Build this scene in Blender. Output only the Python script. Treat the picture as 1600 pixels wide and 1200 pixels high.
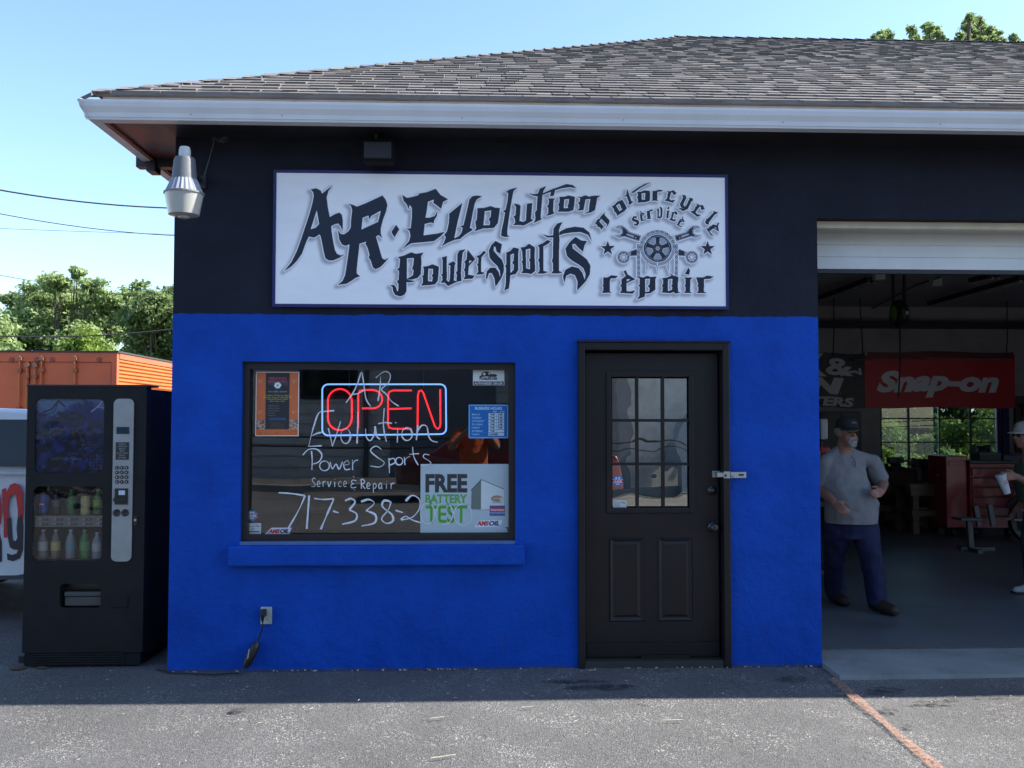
import bpy, bmesh, math, random
import numpy as np
from mathutils import Vector, Matrix, noise as mnoise
random.seed(7); NR = np.random.RandomState(5)
S = bpy.context.scene
for o in list(bpy.data.objects): bpy.data.objects.remove(o)
COL = S.collection
PI = math.pi

# ------------------------------------------------ camera
FOC = 1445.0; YAW, PITCH, ROLL = .03716, .0392, .00123
CP = Vector((0, -6.05, 1.606))
Fv = Vector((math.sin(YAW)*math.cos(PITCH), math.cos(YAW)*math.cos(PITCH), math.sin(PITCH)))
s0 = Vector((math.cos(YAW), -math.sin(YAW), 0)); u0 = s0.cross(Fv)
Sv = s0*math.cos(ROLL)+u0*math.sin(ROLL); Uv = u0*math.cos(ROLL)-s0*math.sin(ROLL)
cam = bpy.data.cameras.new('camera'); co = bpy.data.objects.new('camera', cam); COL.objects.link(co)
M = Matrix((Sv, Uv, -Fv)).transposed().to_4x4(); M.translation = CP; co.matrix_world = M
cam.sensor_width = 36; cam.lens = FOC/1600*36; cam.clip_end = 2000; cam.clip_start = .05
S.camera = co
def ray(x, y): return Fv+Sv*((x-800)/FOC)-Uv*((y-600)/FOC)
def at(x, y, Y):            # the point of the vertical plane at depth Y seen at a pixel of the photograph
    d = ray(x, y); return CP+d*((Y-CP.y)/d.y)
def atz(x, y, z=0.):
    d = ray(x, y); return CP+d*((z-CP.z)/d.z)

# ------------------------------------------------ world, sun, exposure
SUN_EL = math.radians(41); k = math.tan(SUN_EL)
SUN_AZ = math.acos(.066*k)          # from +Y towards +X
W = bpy.data.worlds.new('World'); S.world = W; W.use_nodes = True
nt = W.node_tree; nt.nodes.clear()
sky = nt.nodes.new('ShaderNodeTexSky'); sky.sky_type = 'NISHITA'; sky.sun_disc = False
sky.sun_elevation = SUN_EL; sky.sun_rotation = SUN_AZ; sky.altitude = 100
sky.air_density = 1.0; sky.dust_density = .6; sky.ozone_density = 3.6
bg = nt.nodes.new('ShaderNodeBackground'); bg.inputs[1].default_value = .102
wo = nt.nodes.new('ShaderNodeOutputWorld'); nt.links.new(sky.outputs[0], bg.inputs[0]); nt.links.new(bg.outputs[0], wo.inputs[0])
sd = bpy.data.lights.new('sun', 'SUN'); sd.energy = 3.9; sd.angle = math.radians(.53); sd.color = (1, .95, .87)
so = bpy.data.objects.new('sun', sd); COL.objects.link(so)
sdir = Vector((math.sin(SUN_AZ)*math.cos(SUN_EL), math.cos(SUN_AZ)*math.cos(SUN_EL), math.sin(SUN_EL)))
so.rotation_euler = sdir.to_track_quat('Z', 'Y').to_euler(); so.location = sdir*40
S.view_settings.view_transform = 'Standard'; S.view_settings.look = 'None'
S.view_settings.gamma = 1; S.view_settings.use_curve_mapping = False
S.view_settings.exposure = 1.78
S.render.engine = 'CYCLES'
S.cycles.max_bounces = 8; S.cycles.transparent_max_bounces = 16
S.cycles.caustics_reflective = False; S.cycles.caustics_refractive = False

# ------------------------------------------------ materials
MATS = {}
def mat(name, col, rough=.6, metal=0., var=.12, vscale=6., bump=0., bscale=60., spec=.5, coat=0., emit=None, estr=0., stretch=None, dirt=0.):
    if name in MATS: return MATS[name]
    m = bpy.data.materials.new(name); m.use_nodes = True; t = m.node_tree; n = t.nodes; L = t.links
    b = n['Principled BSDF']
    b.inputs['Roughness'].default_value = rough; b.inputs['Metallic'].default_value = metal
    b.inputs['Specular IOR Level'].default_value = spec; b.inputs['Coat Weight'].default_value = coat
    tc = n.new('ShaderNodeTexCoord'); mp = n.new('ShaderNodeMapping'); L.new(tc.outputs['Object'], mp.inputs[0])
    if stretch: mp.inputs['Scale'].default_value = stretch
    nz = n.new('ShaderNodeTexNoise'); nz.inputs['Scale'].default_value = vscale; nz.inputs['Detail'].default_value = 6
    L.new(mp.outputs[0], nz.inputs[0])
    mr = n.new('ShaderNodeMapRange'); mr.inputs[1].default_value = .3; mr.inputs[2].default_value = .7
    mr.inputs[3].default_value = 1-var; mr.inputs[4].default_value = 1+var; L.new(nz.outputs[0], mr.inputs[0])
    mx = n.new('ShaderNodeVectorMath'); mx.operation = 'SCALE'; mx.inputs[0].default_value = col[:3]; L.new(mr.outputs[0], mx.inputs['Scale'])
    out = mx.outputs[0]
    if dirt:
        n2 = n.new('ShaderNodeTexNoise'); n2.inputs['Scale'].default_value = 2.3; n2.inputs['Detail'].default_value = 9; n2.inputs['Roughness'].default_value = .7
        L.new(tc.outputs['Object'], n2.inputs[0])
        r2 = n.new('ShaderNodeMapRange'); r2.inputs[1].default_value = .5; r2.inputs[2].default_value = .72; r2.inputs[4].default_value = dirt; L.new(n2.outputs[0], r2.inputs[0])
        q = n.new('ShaderNodeMix'); q.data_type = 'RGBA'; L.new(r2.outputs[0], q.inputs[0]); L.new(out, q.inputs[6]); q.inputs[7].default_value = (.09, .08, .07, 1); out = q.outputs[2]
    L.new(out, b.inputs['Base Color'])
    if bump:
        nb = n.new('ShaderNodeTexNoise'); nb.inputs['Scale'].default_value = bscale; nb.inputs['Detail'].default_value = 5; L.new(mp.outputs[0], nb.inputs[0])
        bp = n.new('ShaderNodeBump'); bp.inputs['Strength'].default_value = bump; bp.inputs['Distance'].default_value = .01
        L.new(nb.outputs[0], bp.inputs['Height']); L.new(bp.outputs[0], b.inputs['Normal'])
    if emit:
        b.inputs['Emission Color'].default_value = (*emit, 1); b.inputs['Emission Strength'].default_value = estr
    MATS[name] = m; return m
def glass(name, tint=(.5, .5, .5), ior=1.5, rough=0., wobble=0., wscale=3., refl=(1, 1, 1), base=0.):
    m = bpy.data.materials.new(name); m.use_nodes = True; t = m.node_tree; n = t.nodes; L = t.links; n.clear()
    o = n.new('ShaderNodeOutputMaterial'); mx = n.new('ShaderNodeMixShader')
    tr = n.new('ShaderNodeBsdfTransparent'); tr.inputs[0].default_value = (*tint, 1)
    gl = n.new('ShaderNodeBsdfGlossy'); gl.inputs['Color'].default_value = (*refl, 1); gl.inputs['Roughness'].default_value = rough
    fr = n.new('ShaderNodeFresnel'); fr.inputs[0].default_value = ior
    ad = n.new('ShaderNodeMath'); ad.inputs[1].default_value = base; L.new(fr.outputs[0], ad.inputs[0])
    if wobble:
        tc = n.new('ShaderNodeTexCoord'); nz = n.new('ShaderNodeTexNoise'); nz.inputs['Scale'].default_value = wscale; nz.inputs['Detail'].default_value = 1.5
        L.new(tc.outputs['Object'], nz.inputs[0])
        bp = n.new('ShaderNodeBump'); bp.inputs['Strength'].default_value = wobble; bp.inputs['Distance'].default_value = .05
        L.new(nz.outputs[0], bp.inputs['Height']); L.new(bp.outputs[0], gl.inputs['Normal'])
    L.new(ad.outputs[0], mx.inputs[0]); L.new(tr.outputs[0], mx.inputs[1]); L.new(gl.outputs[0], mx.inputs[2]); L.new(mx.outputs[0], o.inputs[0])
    return m

# ------------------------------------------------ objects
def tag(o, label=None, cat=None, group=None, kind=None):
    if label: o['label'] = label
    if cat: o['category'] = cat
    if group: o['group'] = group
    if kind: o['kind'] = kind
    return o
def thing(name, loc, label, cat, group=None):
    o = bpy.data.objects.new(name, None); COL.objects.link(o); o.location = loc; o.empty_display_size = .1
    return tag(o, label, cat, group)
def attach(o, parent):
    if parent is not None:
        o.parent = parent
        if parent.type == 'EMPTY': o.matrix_parent_inverse = Matrix.Translation(-Vector(parent.location))
    return o
def copy_tree(o, parent=None):
    c = o.copy(); COL.objects.link(c)
    if parent is not None: c.parent = parent; c.matrix_parent_inverse = o.matrix_parent_inverse
    for ch in list(o.children): copy_tree(ch, c)
    return c
class MB:
    def __init__(s): s.v = []; s.f = []; s.m = []; s.mi = 0; s.sm = []; s.smooth = False
    def add(s, vs, fs):
        k = len(s.v); s.v += [tuple(p) for p in vs]
        for f in fs: s.f.append(tuple(i+k for i in f)); s.m.append(s.mi); s.sm.append(s.smooth)
        return s
    def box(s, a, b):
        x0, y0, z0 = a; x1, y1, z1 = b
        return s.add([(x0,y0,z0),(x1,y0,z0),(x1,y1,z0),(x0,y1,z0),(x0,y0,z1),(x1,y0,z1),(x1,y1,z1),(x0,y1,z1)],
                     [(0,3,2,1),(4,5,6,7),(0,1,5,4),(1,2,6,5),(2,3,7,6),(3,0,4,7)])
    def bbox(s, a, b, r=.01):      # box with bevelled edges (chamfer)
        bm = bmesh.new(); bmesh.ops.create_cube(bm, size=1)
        c = [(a[i]+b[i])/2 for i in range(3)]; d = [abs(b[i]-a[i]) for i in range(3)]
        for v in bm.verts: v.co = Vector([c[i]+v.co[i]*d[i] for i in range(3)])
        bmesh.ops.bevel(bm, geom=list(bm.edges), offset=min(r, min(d)*.45), segments=2, affect='EDGES', profile=.6)
        bm.verts.index_update()
        s.add([v.co[:] for v in bm.verts], [[v.index for v in f.verts] for f in bm.faces]); bm.free(); return s
    def quad(s, *p): return s.add(p, [tuple(range(len(p)))])
    def bar(s, a, b, w, h=None, up=(0, 0, 1)):
        a = Vector(a); b = Vector(b); h = h or w; d = (b-a).normalized(); u = Vector(up)
        if abs(d.dot(u)) > .98: u = Vector((0, 1, 0))
        x = d.cross(u).normalized()*w/2; y = x.cross(d).normalized()*h/2
        vs = [a-x-y, a+x-y, a+x+y, a-x+y, b-x-y, b+x-y, b+x+y, b-x+y]
        return s.add(vs, [(0,3,2,1),(4,5,6,7),(0,1,5,4),(1,2,6,5),(2,3,7,6),(3,0,4,7)])
    def tube(s, pts, r, n=8, cap=True):
        pts = [Vector(p) for p in pts]; R = r if isinstance(r, (list, tuple)) else [r]*len(pts)
        k = len(s.v); N = len(pts); pu = None
        for i, p in enumerate(pts):
            d = (pts[min(i+1, N-1)]-pts[max(i-1, 0)]).normalized()
            u = pu if pu is not None else (Vector((0, 0, 1)) if abs(d.z) < .9 else Vector((1, 0, 0)))
            x = d.cross(u); 
            if x.length < 1e-5: x = d.cross(Vector((1, .3, 0)))
            x.normalize(); y = x.cross(d).normalized(); pu = y
            for j in range(n):
                a = 2*PI*j/n; s.v.append(tuple(p+(x*math.cos(a)+y*math.sin(a))*R[i]))
        def F(f):
            s.f.append(f); s.m.append(s.mi); s.sm.append(s.smooth)
        for i in range(N-1):
            for j in range(n):
                F((k+i*n+j, k+i*n+(j+1) % n, k+(i+1)*n+(j+1) % n, k+(i+1)*n+j))
        if cap: F(tuple(k+j for j in range(n))[::-1]); F(tuple(k+(N-1)*n+j for j in range(n)))
        return s
    def lathe(s, prof, c, n=20, axis='z', cap=True):
        k = len(s.v); N = len(prof); c = Vector(c)
        for r, h in prof:
            for j in range(n):
                a = 2*PI*j/n; q = (r*math.cos(a), r*math.sin(a), h)
                if axis == 'y': q = (q[0], h, q[1])
                if axis == 'x': q = (h, q[0], q[1])
                s.v.append(tuple(c+Vector(q)))
        def F(f):
            s.f.append(f); s.m.append(s.mi); s.sm.append(s.smooth)
        for i in range(N-1):
            for j in range(n): F((k+i*n+j, k+i*n+(j+1) % n, k+(i+1)*n+(j+1) % n, k+(i+1)*n+j))
        if cap: F(tuple(k+j for j in range(n))[::-1]); F(tuple(k+(N-1)*n+j for j in range(n)))
        return s
    def prism(s, poly, y0, y1):      # polygon in (x,z), extruded along y
        n = len(poly); vs = [(x, y0, z) for x, z in poly]+[(x, y1, z) for x, z in poly]
        return s.add(vs, [tuple(range(n)), tuple(range(2*n-1, n-1, -1))]+[(i, i+n, (i+1) % n+n, (i+1) % n) for i in range(n)])
    def extr(s, poly, a, b, u, w):   # polygon in the (u,w) frame, extruded from a to b
        a = Vector(a); b = Vector(b); u = Vector(u); w = Vector(w); n = len(poly)
        vs = [a+u*p+w*q for p, q in poly]+[b+u*p+w*q for p, q in poly]
        return s.add(vs, [tuple(range(n)), tuple(range(2*n-1, n-1, -1))]+[(i, i+n, (i+1) % n+n, (i+1) % n) for i in range(n)])
    def ball(s, c, r, n=12, m=8):
        r = r if isinstance(r, (list, tuple)) else (r, r, r)
        vs = []; c = Vector(c)
        for i in range(m+1):
            t = PI*i/m
            for j in range(n):
                a = 2*PI*j/n; vs.append(c+Vector((r[0]*math.sin(t)*math.cos(a), r[1]*math.sin(t)*math.sin(a), r[2]*math.cos(t))))
        fs = [(i*n+j, (i+1)*n+j, (i+1)*n+(j+1) % n, i*n+(j+1) % n) for i in range(m) for j in range(n)]
        return s.add(vs, fs)
    def build(s, name, m, parent=None, auto=None):
        me = bpy.data.meshes.new(name); me.from_pydata(s.v, [], s.f)
        for x in (m if isinstance(m, (list, tuple)) else [m]): me.materials.append(x)
        if any(s.m): me.polygons.foreach_set('material_index', s.m)
        if auto is not None or any(s.sm):
            me.polygons.foreach_set('use_smooth', [True]*len(s.f) if auto is not None else s.sm)
        bm = bmesh.new(); bm.from_mesh(me); bmesh.ops.recalc_face_normals(bm, faces=bm.faces); bm.to_mesh(me); bm.free()
        if auto is not None: me.set_sharp_from_angle(angle=math.radians(auto))
        o = bpy.data.objects.new(name, me); COL.objects.link(o); attach(o, parent); return o
def sheet(name, m, parent, p00, p10, p11, p01):   # a printed sheet with UV
    me = bpy.data.meshes.new(name); me.from_pydata([tuple(p) for p in (p00, p10, p11, p01)], [], [(0, 1, 2, 3)])
    uv = me.uv_layers.new(name='UVMap')
    for i, c in enumerate(((0, 0), (1, 0), (1, 1), (0, 1))): uv.data[i].uv = c
    me.materials.append(m); o = bpy.data.objects.new(name, me); COL.objects.link(o); attach(o, parent); return o
def eval_copy(o):
    dg = bpy.context.evaluated_depsgraph_get(); dg.update()
    return bpy.data.meshes.new_from_object(o.evaluated_get(dg))

# ------------------------------------------------ printing canvas (flat print drawn by the script)
def text_tris(s, bold=0., spacing=1.):
    cu = bpy.data.curves.new('t', 'FONT'); cu.body = s; cu.fill_mode = 'FRONT'; cu.offset = bold; cu.resolution_u = 3; cu.space_character = spacing
    o = bpy.data.objects.new('t', cu); COL.objects.link(o); me = eval_copy(o)
    me.calc_loop_triangles()
    v = np.array([x.co[:2] for x in me.vertices]); t = np.array([x.vertices[:] for x in me.loop_triangles])
    bpy.data.objects.remove(o); bpy.data.curves.remove(cu); bpy.data.meshes.remove(me)
    return v, t
class Canvas:
    def __init__(s, w, h, bg): s.w = w; s.h = h; s.a = np.ones((h, w, 3))*np.array(bg)
    def mask(s, loops):
        M = np.zeros((s.h, s.w), bool)
        for lp in loops:
            P = np.array(lp, float); x0 = max(0, int(P[:, 0].min())-1); x1 = min(s.w, int(P[:, 0].max())+2); y0 = max(0, int(P[:, 1].min())-1); y1 = min(s.h, int(P[:, 1].max())+2)
            if x1 <= x0 or y1 <= y0: continue
            xs = np.arange(x0, x1)+.5; ys = np.arange(y0, y1)+.5; m = np.zeros((len(ys), len(xs)), bool)
            for i in range(len(P)):
                a, b = P[i], P[(i+1) % len(P)]
                if a[1] == b[1]: continue
                c = (ys >= min(a[1], b[1])) & (ys < max(a[1], b[1])); xi = a[0]+(ys-a[1])/(b[1]-a[1])*(b[0]-a[0])
                m ^= c[:, None] & (xs[None, :] < xi[:, None])
            M[y0:y1, x0:x1] ^= m
        return M
    def put(s, M, col, al=1.):
        A = (M.astype(float)*al)[..., None]; s.a = s.a*(1-A)+np.array(col)*A
    def poly(s, loops, col, al=1.): s.put(s.mask(loops), col, al)
    def rect(s, x0, y0, x1, y1, col, al=1.): s.a[max(0, int(y0)):int(y1), max(0, int(x0)):int(x1)] = s.a[max(0, int(y0)):int(y1), max(0, int(x0)):int(x1)]*(1-al)+np.array(col)*al
    def stroke(s, pts, w, col, al=1.):
        M = np.zeros((s.h, s.w), bool)
        for a, b in zip(pts[:-1], pts[1:]):
            a = np.array(a, float); b = np.array(b, float)
            x0 = max(0, int(min(a[0], b[0])-w)); x1 = min(s.w, int(max(a[0], b[0])+w)+2); y0 = max(0, int(min(a[1], b[1])-w)); y1 = min(s.h, int(max(a[1], b[1])+w)+2)
            if x1 <= x0 or y1 <= y0: continue
            X, Y = np.meshgrid(np.arange(x0, x1)+.5, np.arange(y0, y1)+.5); d = b-a; L = max(d @ d, 1e-9)
            t = np.clip(((X-a[0])*d[0]+(Y-a[1])*d[1])/L, 0, 1)
            M[y0:y1, x0:x1] |= (X-a[0]-t*d[0])**2+(Y-a[1]-t*d[1])**2 < (w/2)**2
        if al is None: return M
        s.put(M, col, al)
    def circ(s, x, y, r, col, al=1., r2=None):
        pts = [[(x+r*math.cos(i*PI/16), y+(r2 or r)*math.sin(i*PI/16)) for i in range(32)]]; s.poly(pts, col, al)
    def text(s, str_, x, y, size, col, bold=0., sx=1., shear=0., align='l', spacing=1., width=None, rot=0.):
        v, t = text_tris(str_, bold, spacing); w = v[:, 0].max()-v[:, 0].min(); v = v-np.array([v[:, 0].min(), 0])
        k = size; kx = (width/w) if width else k*sx
        X = v[:, 0]*kx+v[:, 1]*k*shear; Y = -v[:, 1]*k
        if align == 'c': X = X-w*kx/2
        if align == 'r': X = X-w*kx
        c, q = math.cos(rot), math.sin(rot); X, Y = X*c+Y*q, -X*q+Y*c
        V = np.stack([X+x, Y+y], 1); M = np.zeros((s.h, s.w), bool)
        for a in t:
            p = V[a]; x0 = max(0, int(p[:, 0].min())); x1 = min(s.w, int(p[:, 0].max())+2); y0 = max(0, int(p[:, 1].min())); y1 = min(s.h, int(p[:, 1].max())+2)
            if x1 <= x0 or y1 <= y0: continue
            XX, YY = np.meshgrid(np.arange(x0, x1)+.5, np.arange(y0, y1)+.5)
            e = [(p[(i+1) % 3, 0]-p[i, 0])*(YY-p[i, 1])-(p[(i+1) % 3, 1]-p[i, 1])*(XX-p[i, 0]) for i in range(3)]
            M[y0:y1, x0:x1] |= ((e[0] >= 0) & (e[1] >= 0) & (e[2] >= 0)) | ((e[0] <= 0) & (e[1] <= 0) & (e[2] <= 0))
        s.put(M, col)
    def material(s, name, rough=.4, spec=.5, emit=0., coat=0., bump=0.):
        h, w = s.a.shape[:2]; im = bpy.data.images.new(name, w, h); px = np.ones((h, w, 4), np.float32); px[..., :3] = np.clip(s.a[::-1], 0, 1)
        im.pixels.foreach_set(px.ravel()); im.update(); im.pack()
        m = bpy.data.materials.new(name); m.use_nodes = True; n = m.node_tree.nodes; b = n['Principled BSDF']; tx = n.new('ShaderNodeTexImage'); tx.image = im; tx.interpolation = 'Cubic'
        nz = n.new('ShaderNodeTexNoise'); nz.inputs['Scale'].default_value = 9; nz.inputs['Detail'].default_value = 7
        mr = n.new('ShaderNodeMapRange'); mr.inputs[3].default_value = .92; mr.inputs[4].default_value = 1.08
        mx = n.new('ShaderNodeVectorMath'); mx.operation = 'SCALE'; L = m.node_tree.links
        L.new(nz.outputs[0], mr.inputs[0]); L.new(tx.outputs[0], mx.inputs[0]); L.new(mr.outputs[0], mx.inputs['Scale']); L.new(mx.outputs[0], b.inputs['Base Color'])
        b.inputs['Roughness'].default_value = rough; b.inputs['Specular IOR Level'].default_value = spec; b.inputs['Coat Weight'].default_value = coat
        if bump:
            bp = n.new('ShaderNodeBump'); bp.inputs['Strength'].default_value = bump; bp.inputs['Distance'].default_value = .05; n2 = n.new('ShaderNodeTexNoise'); n2.inputs['Scale'].default_value = 2.5
            L.new(n2.outputs[0], bp.inputs['Height']); L.new(bp.outputs[0], b.inputs['Normal'])
        return m
def blur(a, r):
    for ax in (0, 1):
        for _ in range(2):
            p = np.pad(a, [(r+1, r) if i == ax else (0, 0) for i in range(a.ndim)], mode='edge'); c = np.cumsum(p, axis=ax)
            n = a.shape[ax]; a = (np.take(c, range(2*r+1, 2*r+1+n), ax)-np.take(c, range(0, n), ax))/(2*r+1)
    return a
def dilate(M, r):
    o = M.copy()
    for dy in range(-r, r+1):
        for dx in range(-r, r+1):
            if dx*dx+dy*dy <= r*r+.5: o |= np.roll(np.roll(M, dy, 0), dx, 1)
    return o

# ================================================ SETTING
def asphalt():
    m = bpy.data.materials.new('asphalt'); m.use_nodes = True; t = m.node_tree; n = t.nodes; L = t.links; b = n['Principled BSDF']
    tc = n.new('ShaderNodeTexCoord')
    def nz(sc, det=5, ro=.6):
        x = n.new('ShaderNodeTexNoise'); x.inputs['Scale'].default_value = sc; x.inputs['Detail'].default_value = det; x.inputs['Roughness'].default_value = ro; L.new(tc.outputs['Object'], x.inputs[0]); return x
    def mr(src, a, b_, c, d):
        x = n.new('ShaderNodeMapRange'); x.inputs[1].default_value = a; x.inputs[2].default_value = b_; x.inputs[3].default_value = c; x.inputs[4].default_value = d; L.new(src, x.inputs[0]); return x.outputs[0]
    def mix(f, a, b_):
        x = n.new('ShaderNodeMix'); x.data_type = 'RGBA'
        for i, q in ((0, f), (6, a), (7, b_)):
            if hasattr(q, 'is_output'): L.new(q, x.inputs[i])
            else: x.inputs[i].default_value = q if i == 0 else (*q, 1)
        return x.outputs[2]
    vo = n.new('ShaderNodeTexVoronoi'); vo.inputs['Scale'].default_value = 170; L.new(tc.outputs['Object'], vo.inputs[0])
    sp = n.new('ShaderNodeSeparateColor'); L.new(vo.outputs['Color'], sp.inputs[0])
    g = mix(mr(sp.outputs[0], .0, 1., 0, 1), (.056, .056, .058), (.138, .135, .131))
    light = mr(sp.outputs[1], .88, .94, 0, 1)
    patch = mr(nz(2.6, 9, .72).outputs[0], .47, .60, .16, 1.)
    mm = n.new('ShaderNodeMath'); mm.operation = 'MULTIPLY'; L.new(light, mm.inputs[0]); L.new(patch, mm.inputs[1])
    g = mix(mm.outputs[0], g, (.40, .385, .355))
    big = mr(nz(.6, 7).outputs[0], .3, .7, .78, 1.22)
    sc = n.new('ShaderNodeVectorMath'); sc.operation = 'SCALE'; L.new(g, sc.inputs[0]); L.new(big, sc.inputs['Scale'])
    st = nz(2.1, 6, .7); mpx = n.new('ShaderNodeMapping'); mpx.inputs['Scale'].default_value = (.55, 1.6, 1); L.new(tc.outputs['Object'], mpx.inputs[0]); L.new(mpx.outputs[0], st.inputs[0])
    stain = mr(st.outputs[0], .63, .70, 0, .55)
    g = mix(stain, sc.outputs[0], (.03, .03, .032))
    L.new(g, b.inputs['Base Color']); b.inputs['Roughness'].default_value = .82; b.inputs['Specular IOR Level'].default_value = .35
    bp = n.new('ShaderNodeBump'); bp.inputs['Strength'].default_value = .75; bp.inputs['Distance'].default_value = .006; L.new(vo.outputs['Distance'], bp.inputs['Height'])
    b2 = n.new('ShaderNodeBump'); b2.inputs['Strength'].default_value = .4; b2.inputs['Distance'].default_value = .02; L.new(nz(14, 6).outputs[0], b2.inputs['Height']); L.new(bp.outputs[0], b2.inputs['Normal']); L.new(b2.outputs[0], b.inputs['Normal'])
    return m
M_asph = asphalt()
# asphalt with fine undulation near the camera
mb = MB(); nx, ny = 120, 60
gx = np.linspace(-9, 9, nx+1); gy = np.linspace(-9, .3, ny+1)
vs = []
for y in gy:
    for x in gx:
        e = min(1, (9-abs(x))/1.5, (y+9)/1.5, (.3-y)/.3); vs.append((x, y, .012*mnoise.noise(Vector((x*.6, y*.8, 0)))*max(0, e)-.004*e))
mb.add(vs, [(j*(nx+1)+i, j*(nx+1)+i+1, (j+1)*(nx+1)+i+1, (j+1)*(nx+1)+i) for j in range(ny) for i in range(nx)])
T = 180
for (x0, y0, x1, y1) in ((-T, -T, T, -9), (-T, .3, T, T), (-T, -9, -9, .3), (9, -9, T, .3)): mb.quad((x0, y0, 0), (x1, y0, 0), (x1, y1, 0), (x0, y1, 0))
tag(mb.build('parking_lot', M_asph, None, auto=60), kind='structure')
M_grass = mat('grass', (.06, .09, .03), .95, var=.35, vscale=2)
mb = MB(); mb.quad((-170, 19, .02), (170, 19, .02), (170, 170, .02), (-170, 170, .02)); mb.quad((1, 8.9, .015), (40, 8.9, .015), (40, 18.99, .015), (1, 18.99, .015)); tag(mb.build('grass_field', M_grass), kind='structure')
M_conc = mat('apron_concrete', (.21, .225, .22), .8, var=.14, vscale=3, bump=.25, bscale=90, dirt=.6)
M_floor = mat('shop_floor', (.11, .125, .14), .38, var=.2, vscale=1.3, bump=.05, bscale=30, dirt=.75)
def rough_edge_slab():
    mb = MB(); n = 60; x0, x1 = 2.262, 6.4
    top = [(x0+(x1-x0)*i/n, -.292+.006*mnoise.noise(Vector((i*.7, 0, 0)))) for i in range(n+1)]
    for i in range(n):
        (a, ya), (b, yb) = top[i], top[i+1]
        mb.quad((a, ya, .018), (b, yb, .018), (b, .318, .026), (a, .318, .026)); mb.quad((a, ya-.004, -.01), (b, yb-.004, -.01), (b, yb, .018), (a, ya, .018))
    mb.quad((x0, -.29, -.01), (x0, -.29, .018), (x0, 0, .022), (x0, 0, -.01))
    return mb
tag(rough_edge_slab().build('concrete_apron', M_conc), kind='structure')
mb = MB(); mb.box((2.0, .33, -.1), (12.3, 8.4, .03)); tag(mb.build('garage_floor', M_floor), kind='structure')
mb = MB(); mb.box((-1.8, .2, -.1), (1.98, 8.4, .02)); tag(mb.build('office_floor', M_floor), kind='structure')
# expansion joint debris between apron and floor
mb = MB()
for i in range(60):
    x = 2.3+i*.03+random.uniform(0, .02); s_ = random.uniform(.004, .011); y = .322+random.uniform(-.008, .008)
    mb.ball((x, y, .03), (s_*1.6, s_, s_*.5), 5, 4)
tag(mb.build('joint_debris', mat('crumb', (.16, .13, .09), .95)), kind='stuff')
# worn orange paint line on the asphalt
def worn(name, col, thr=.5, scale=60):
    m = bpy.data.materials.new(name); m.use_nodes = True; t = m.node_tree; n = t.nodes; L = t.links; b = n['Principled BSDF']; b.inputs['Base Color'].default_value = (*col, 1); b.inputs['Roughness'].default_value = .85
    tc = n.new('ShaderNodeTexCoord'); a = n.new('ShaderNodeTexNoise'); a.inputs['Scale'].default_value = scale; a.inputs['Detail'].default_value = 6; a.inputs['Roughness'].default_value = .75; L.new(tc.outputs['Object'], a.inputs[0])
    r = n.new('ShaderNodeMapRange'); r.inputs[1].default_value = thr-.08; r.inputs[2].default_value = thr+.08; r.inputs[3].default_value = .85; r.inputs[4].default_value = 0; L.new(a.outputs[0], r.inputs[0])
    tr = n.new('ShaderNodeBsdfTransparent'); mx = n.new('ShaderNodeMixShader'); L.new(r.outputs[0], mx.inputs[0]); L.new(tr.outputs[0], mx.inputs[1]); L.new(b.outputs[0], mx.inputs[2]); L.new(mx.outputs[0], n['Material Output'].inputs[0])
    return m
mb = MB(); la = [atz(1292, 1061), atz(1305, 1061)]; cl = [(1300, 1061), (1342, 1097), (1384, 1133), (1425, 1168), (1462, 1200), (1530, 1262)]
c3 = [atz(*c) for c in cl]
for i in range(len(c3)-1):
    a, b = c3[i], c3[i+1]; d = (b-a).normalized(); nn = Vector((-d.y, d.x, 0))*.028
    w0 = 1+.3*math.sin(i*2.1); w1 = 1+.3*math.sin((i+1)*2.1)
    mb.quad(a-nn*w0+Vector((0, 0, .009)), b-nn*w1+Vector((0, 0, .009)), b+nn*w1+Vector((0, 0, .009)), a+nn*w0+Vector((0, 0, .009)))
tag(mb.build('orange_paint_line', worn('orange_line', (.34, .18, .12), .52, 60)), kind='structure')
# oil stains: flat irregular blotches
M_oil = worn('oil_stain', (.03, .03, .033), .50, 16)
mb = MB()
for (px, py, rx, ry) in ((1455, 1100, .13, .03), (1420, 1137, .035, .035), (1390, 1112, .04, .06), (1380, 1080, .12, .06), (1490, 1092, .05, .03), (1545, 1090, .1, .012), (375, 1112, .06, .045), (940, 1075, .22, .05), (895, 1066, .2, .03), (1240, 1062, .1, .04)):
    c = atz(px, py); pts = []
    for i in range(18):
        a = i*PI/9; q = 1+.35*mnoise.noise(Vector((math.cos(a)*1.5+px, math.sin(a)*1.5, py))); pts.append((c.x+rx*q*math.cos(a), c.y+ry*q*math.sin(a), .0095))
    mb.quad(*pts)
tag(mb.build('oil_stains', M_oil), kind='structure')
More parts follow.
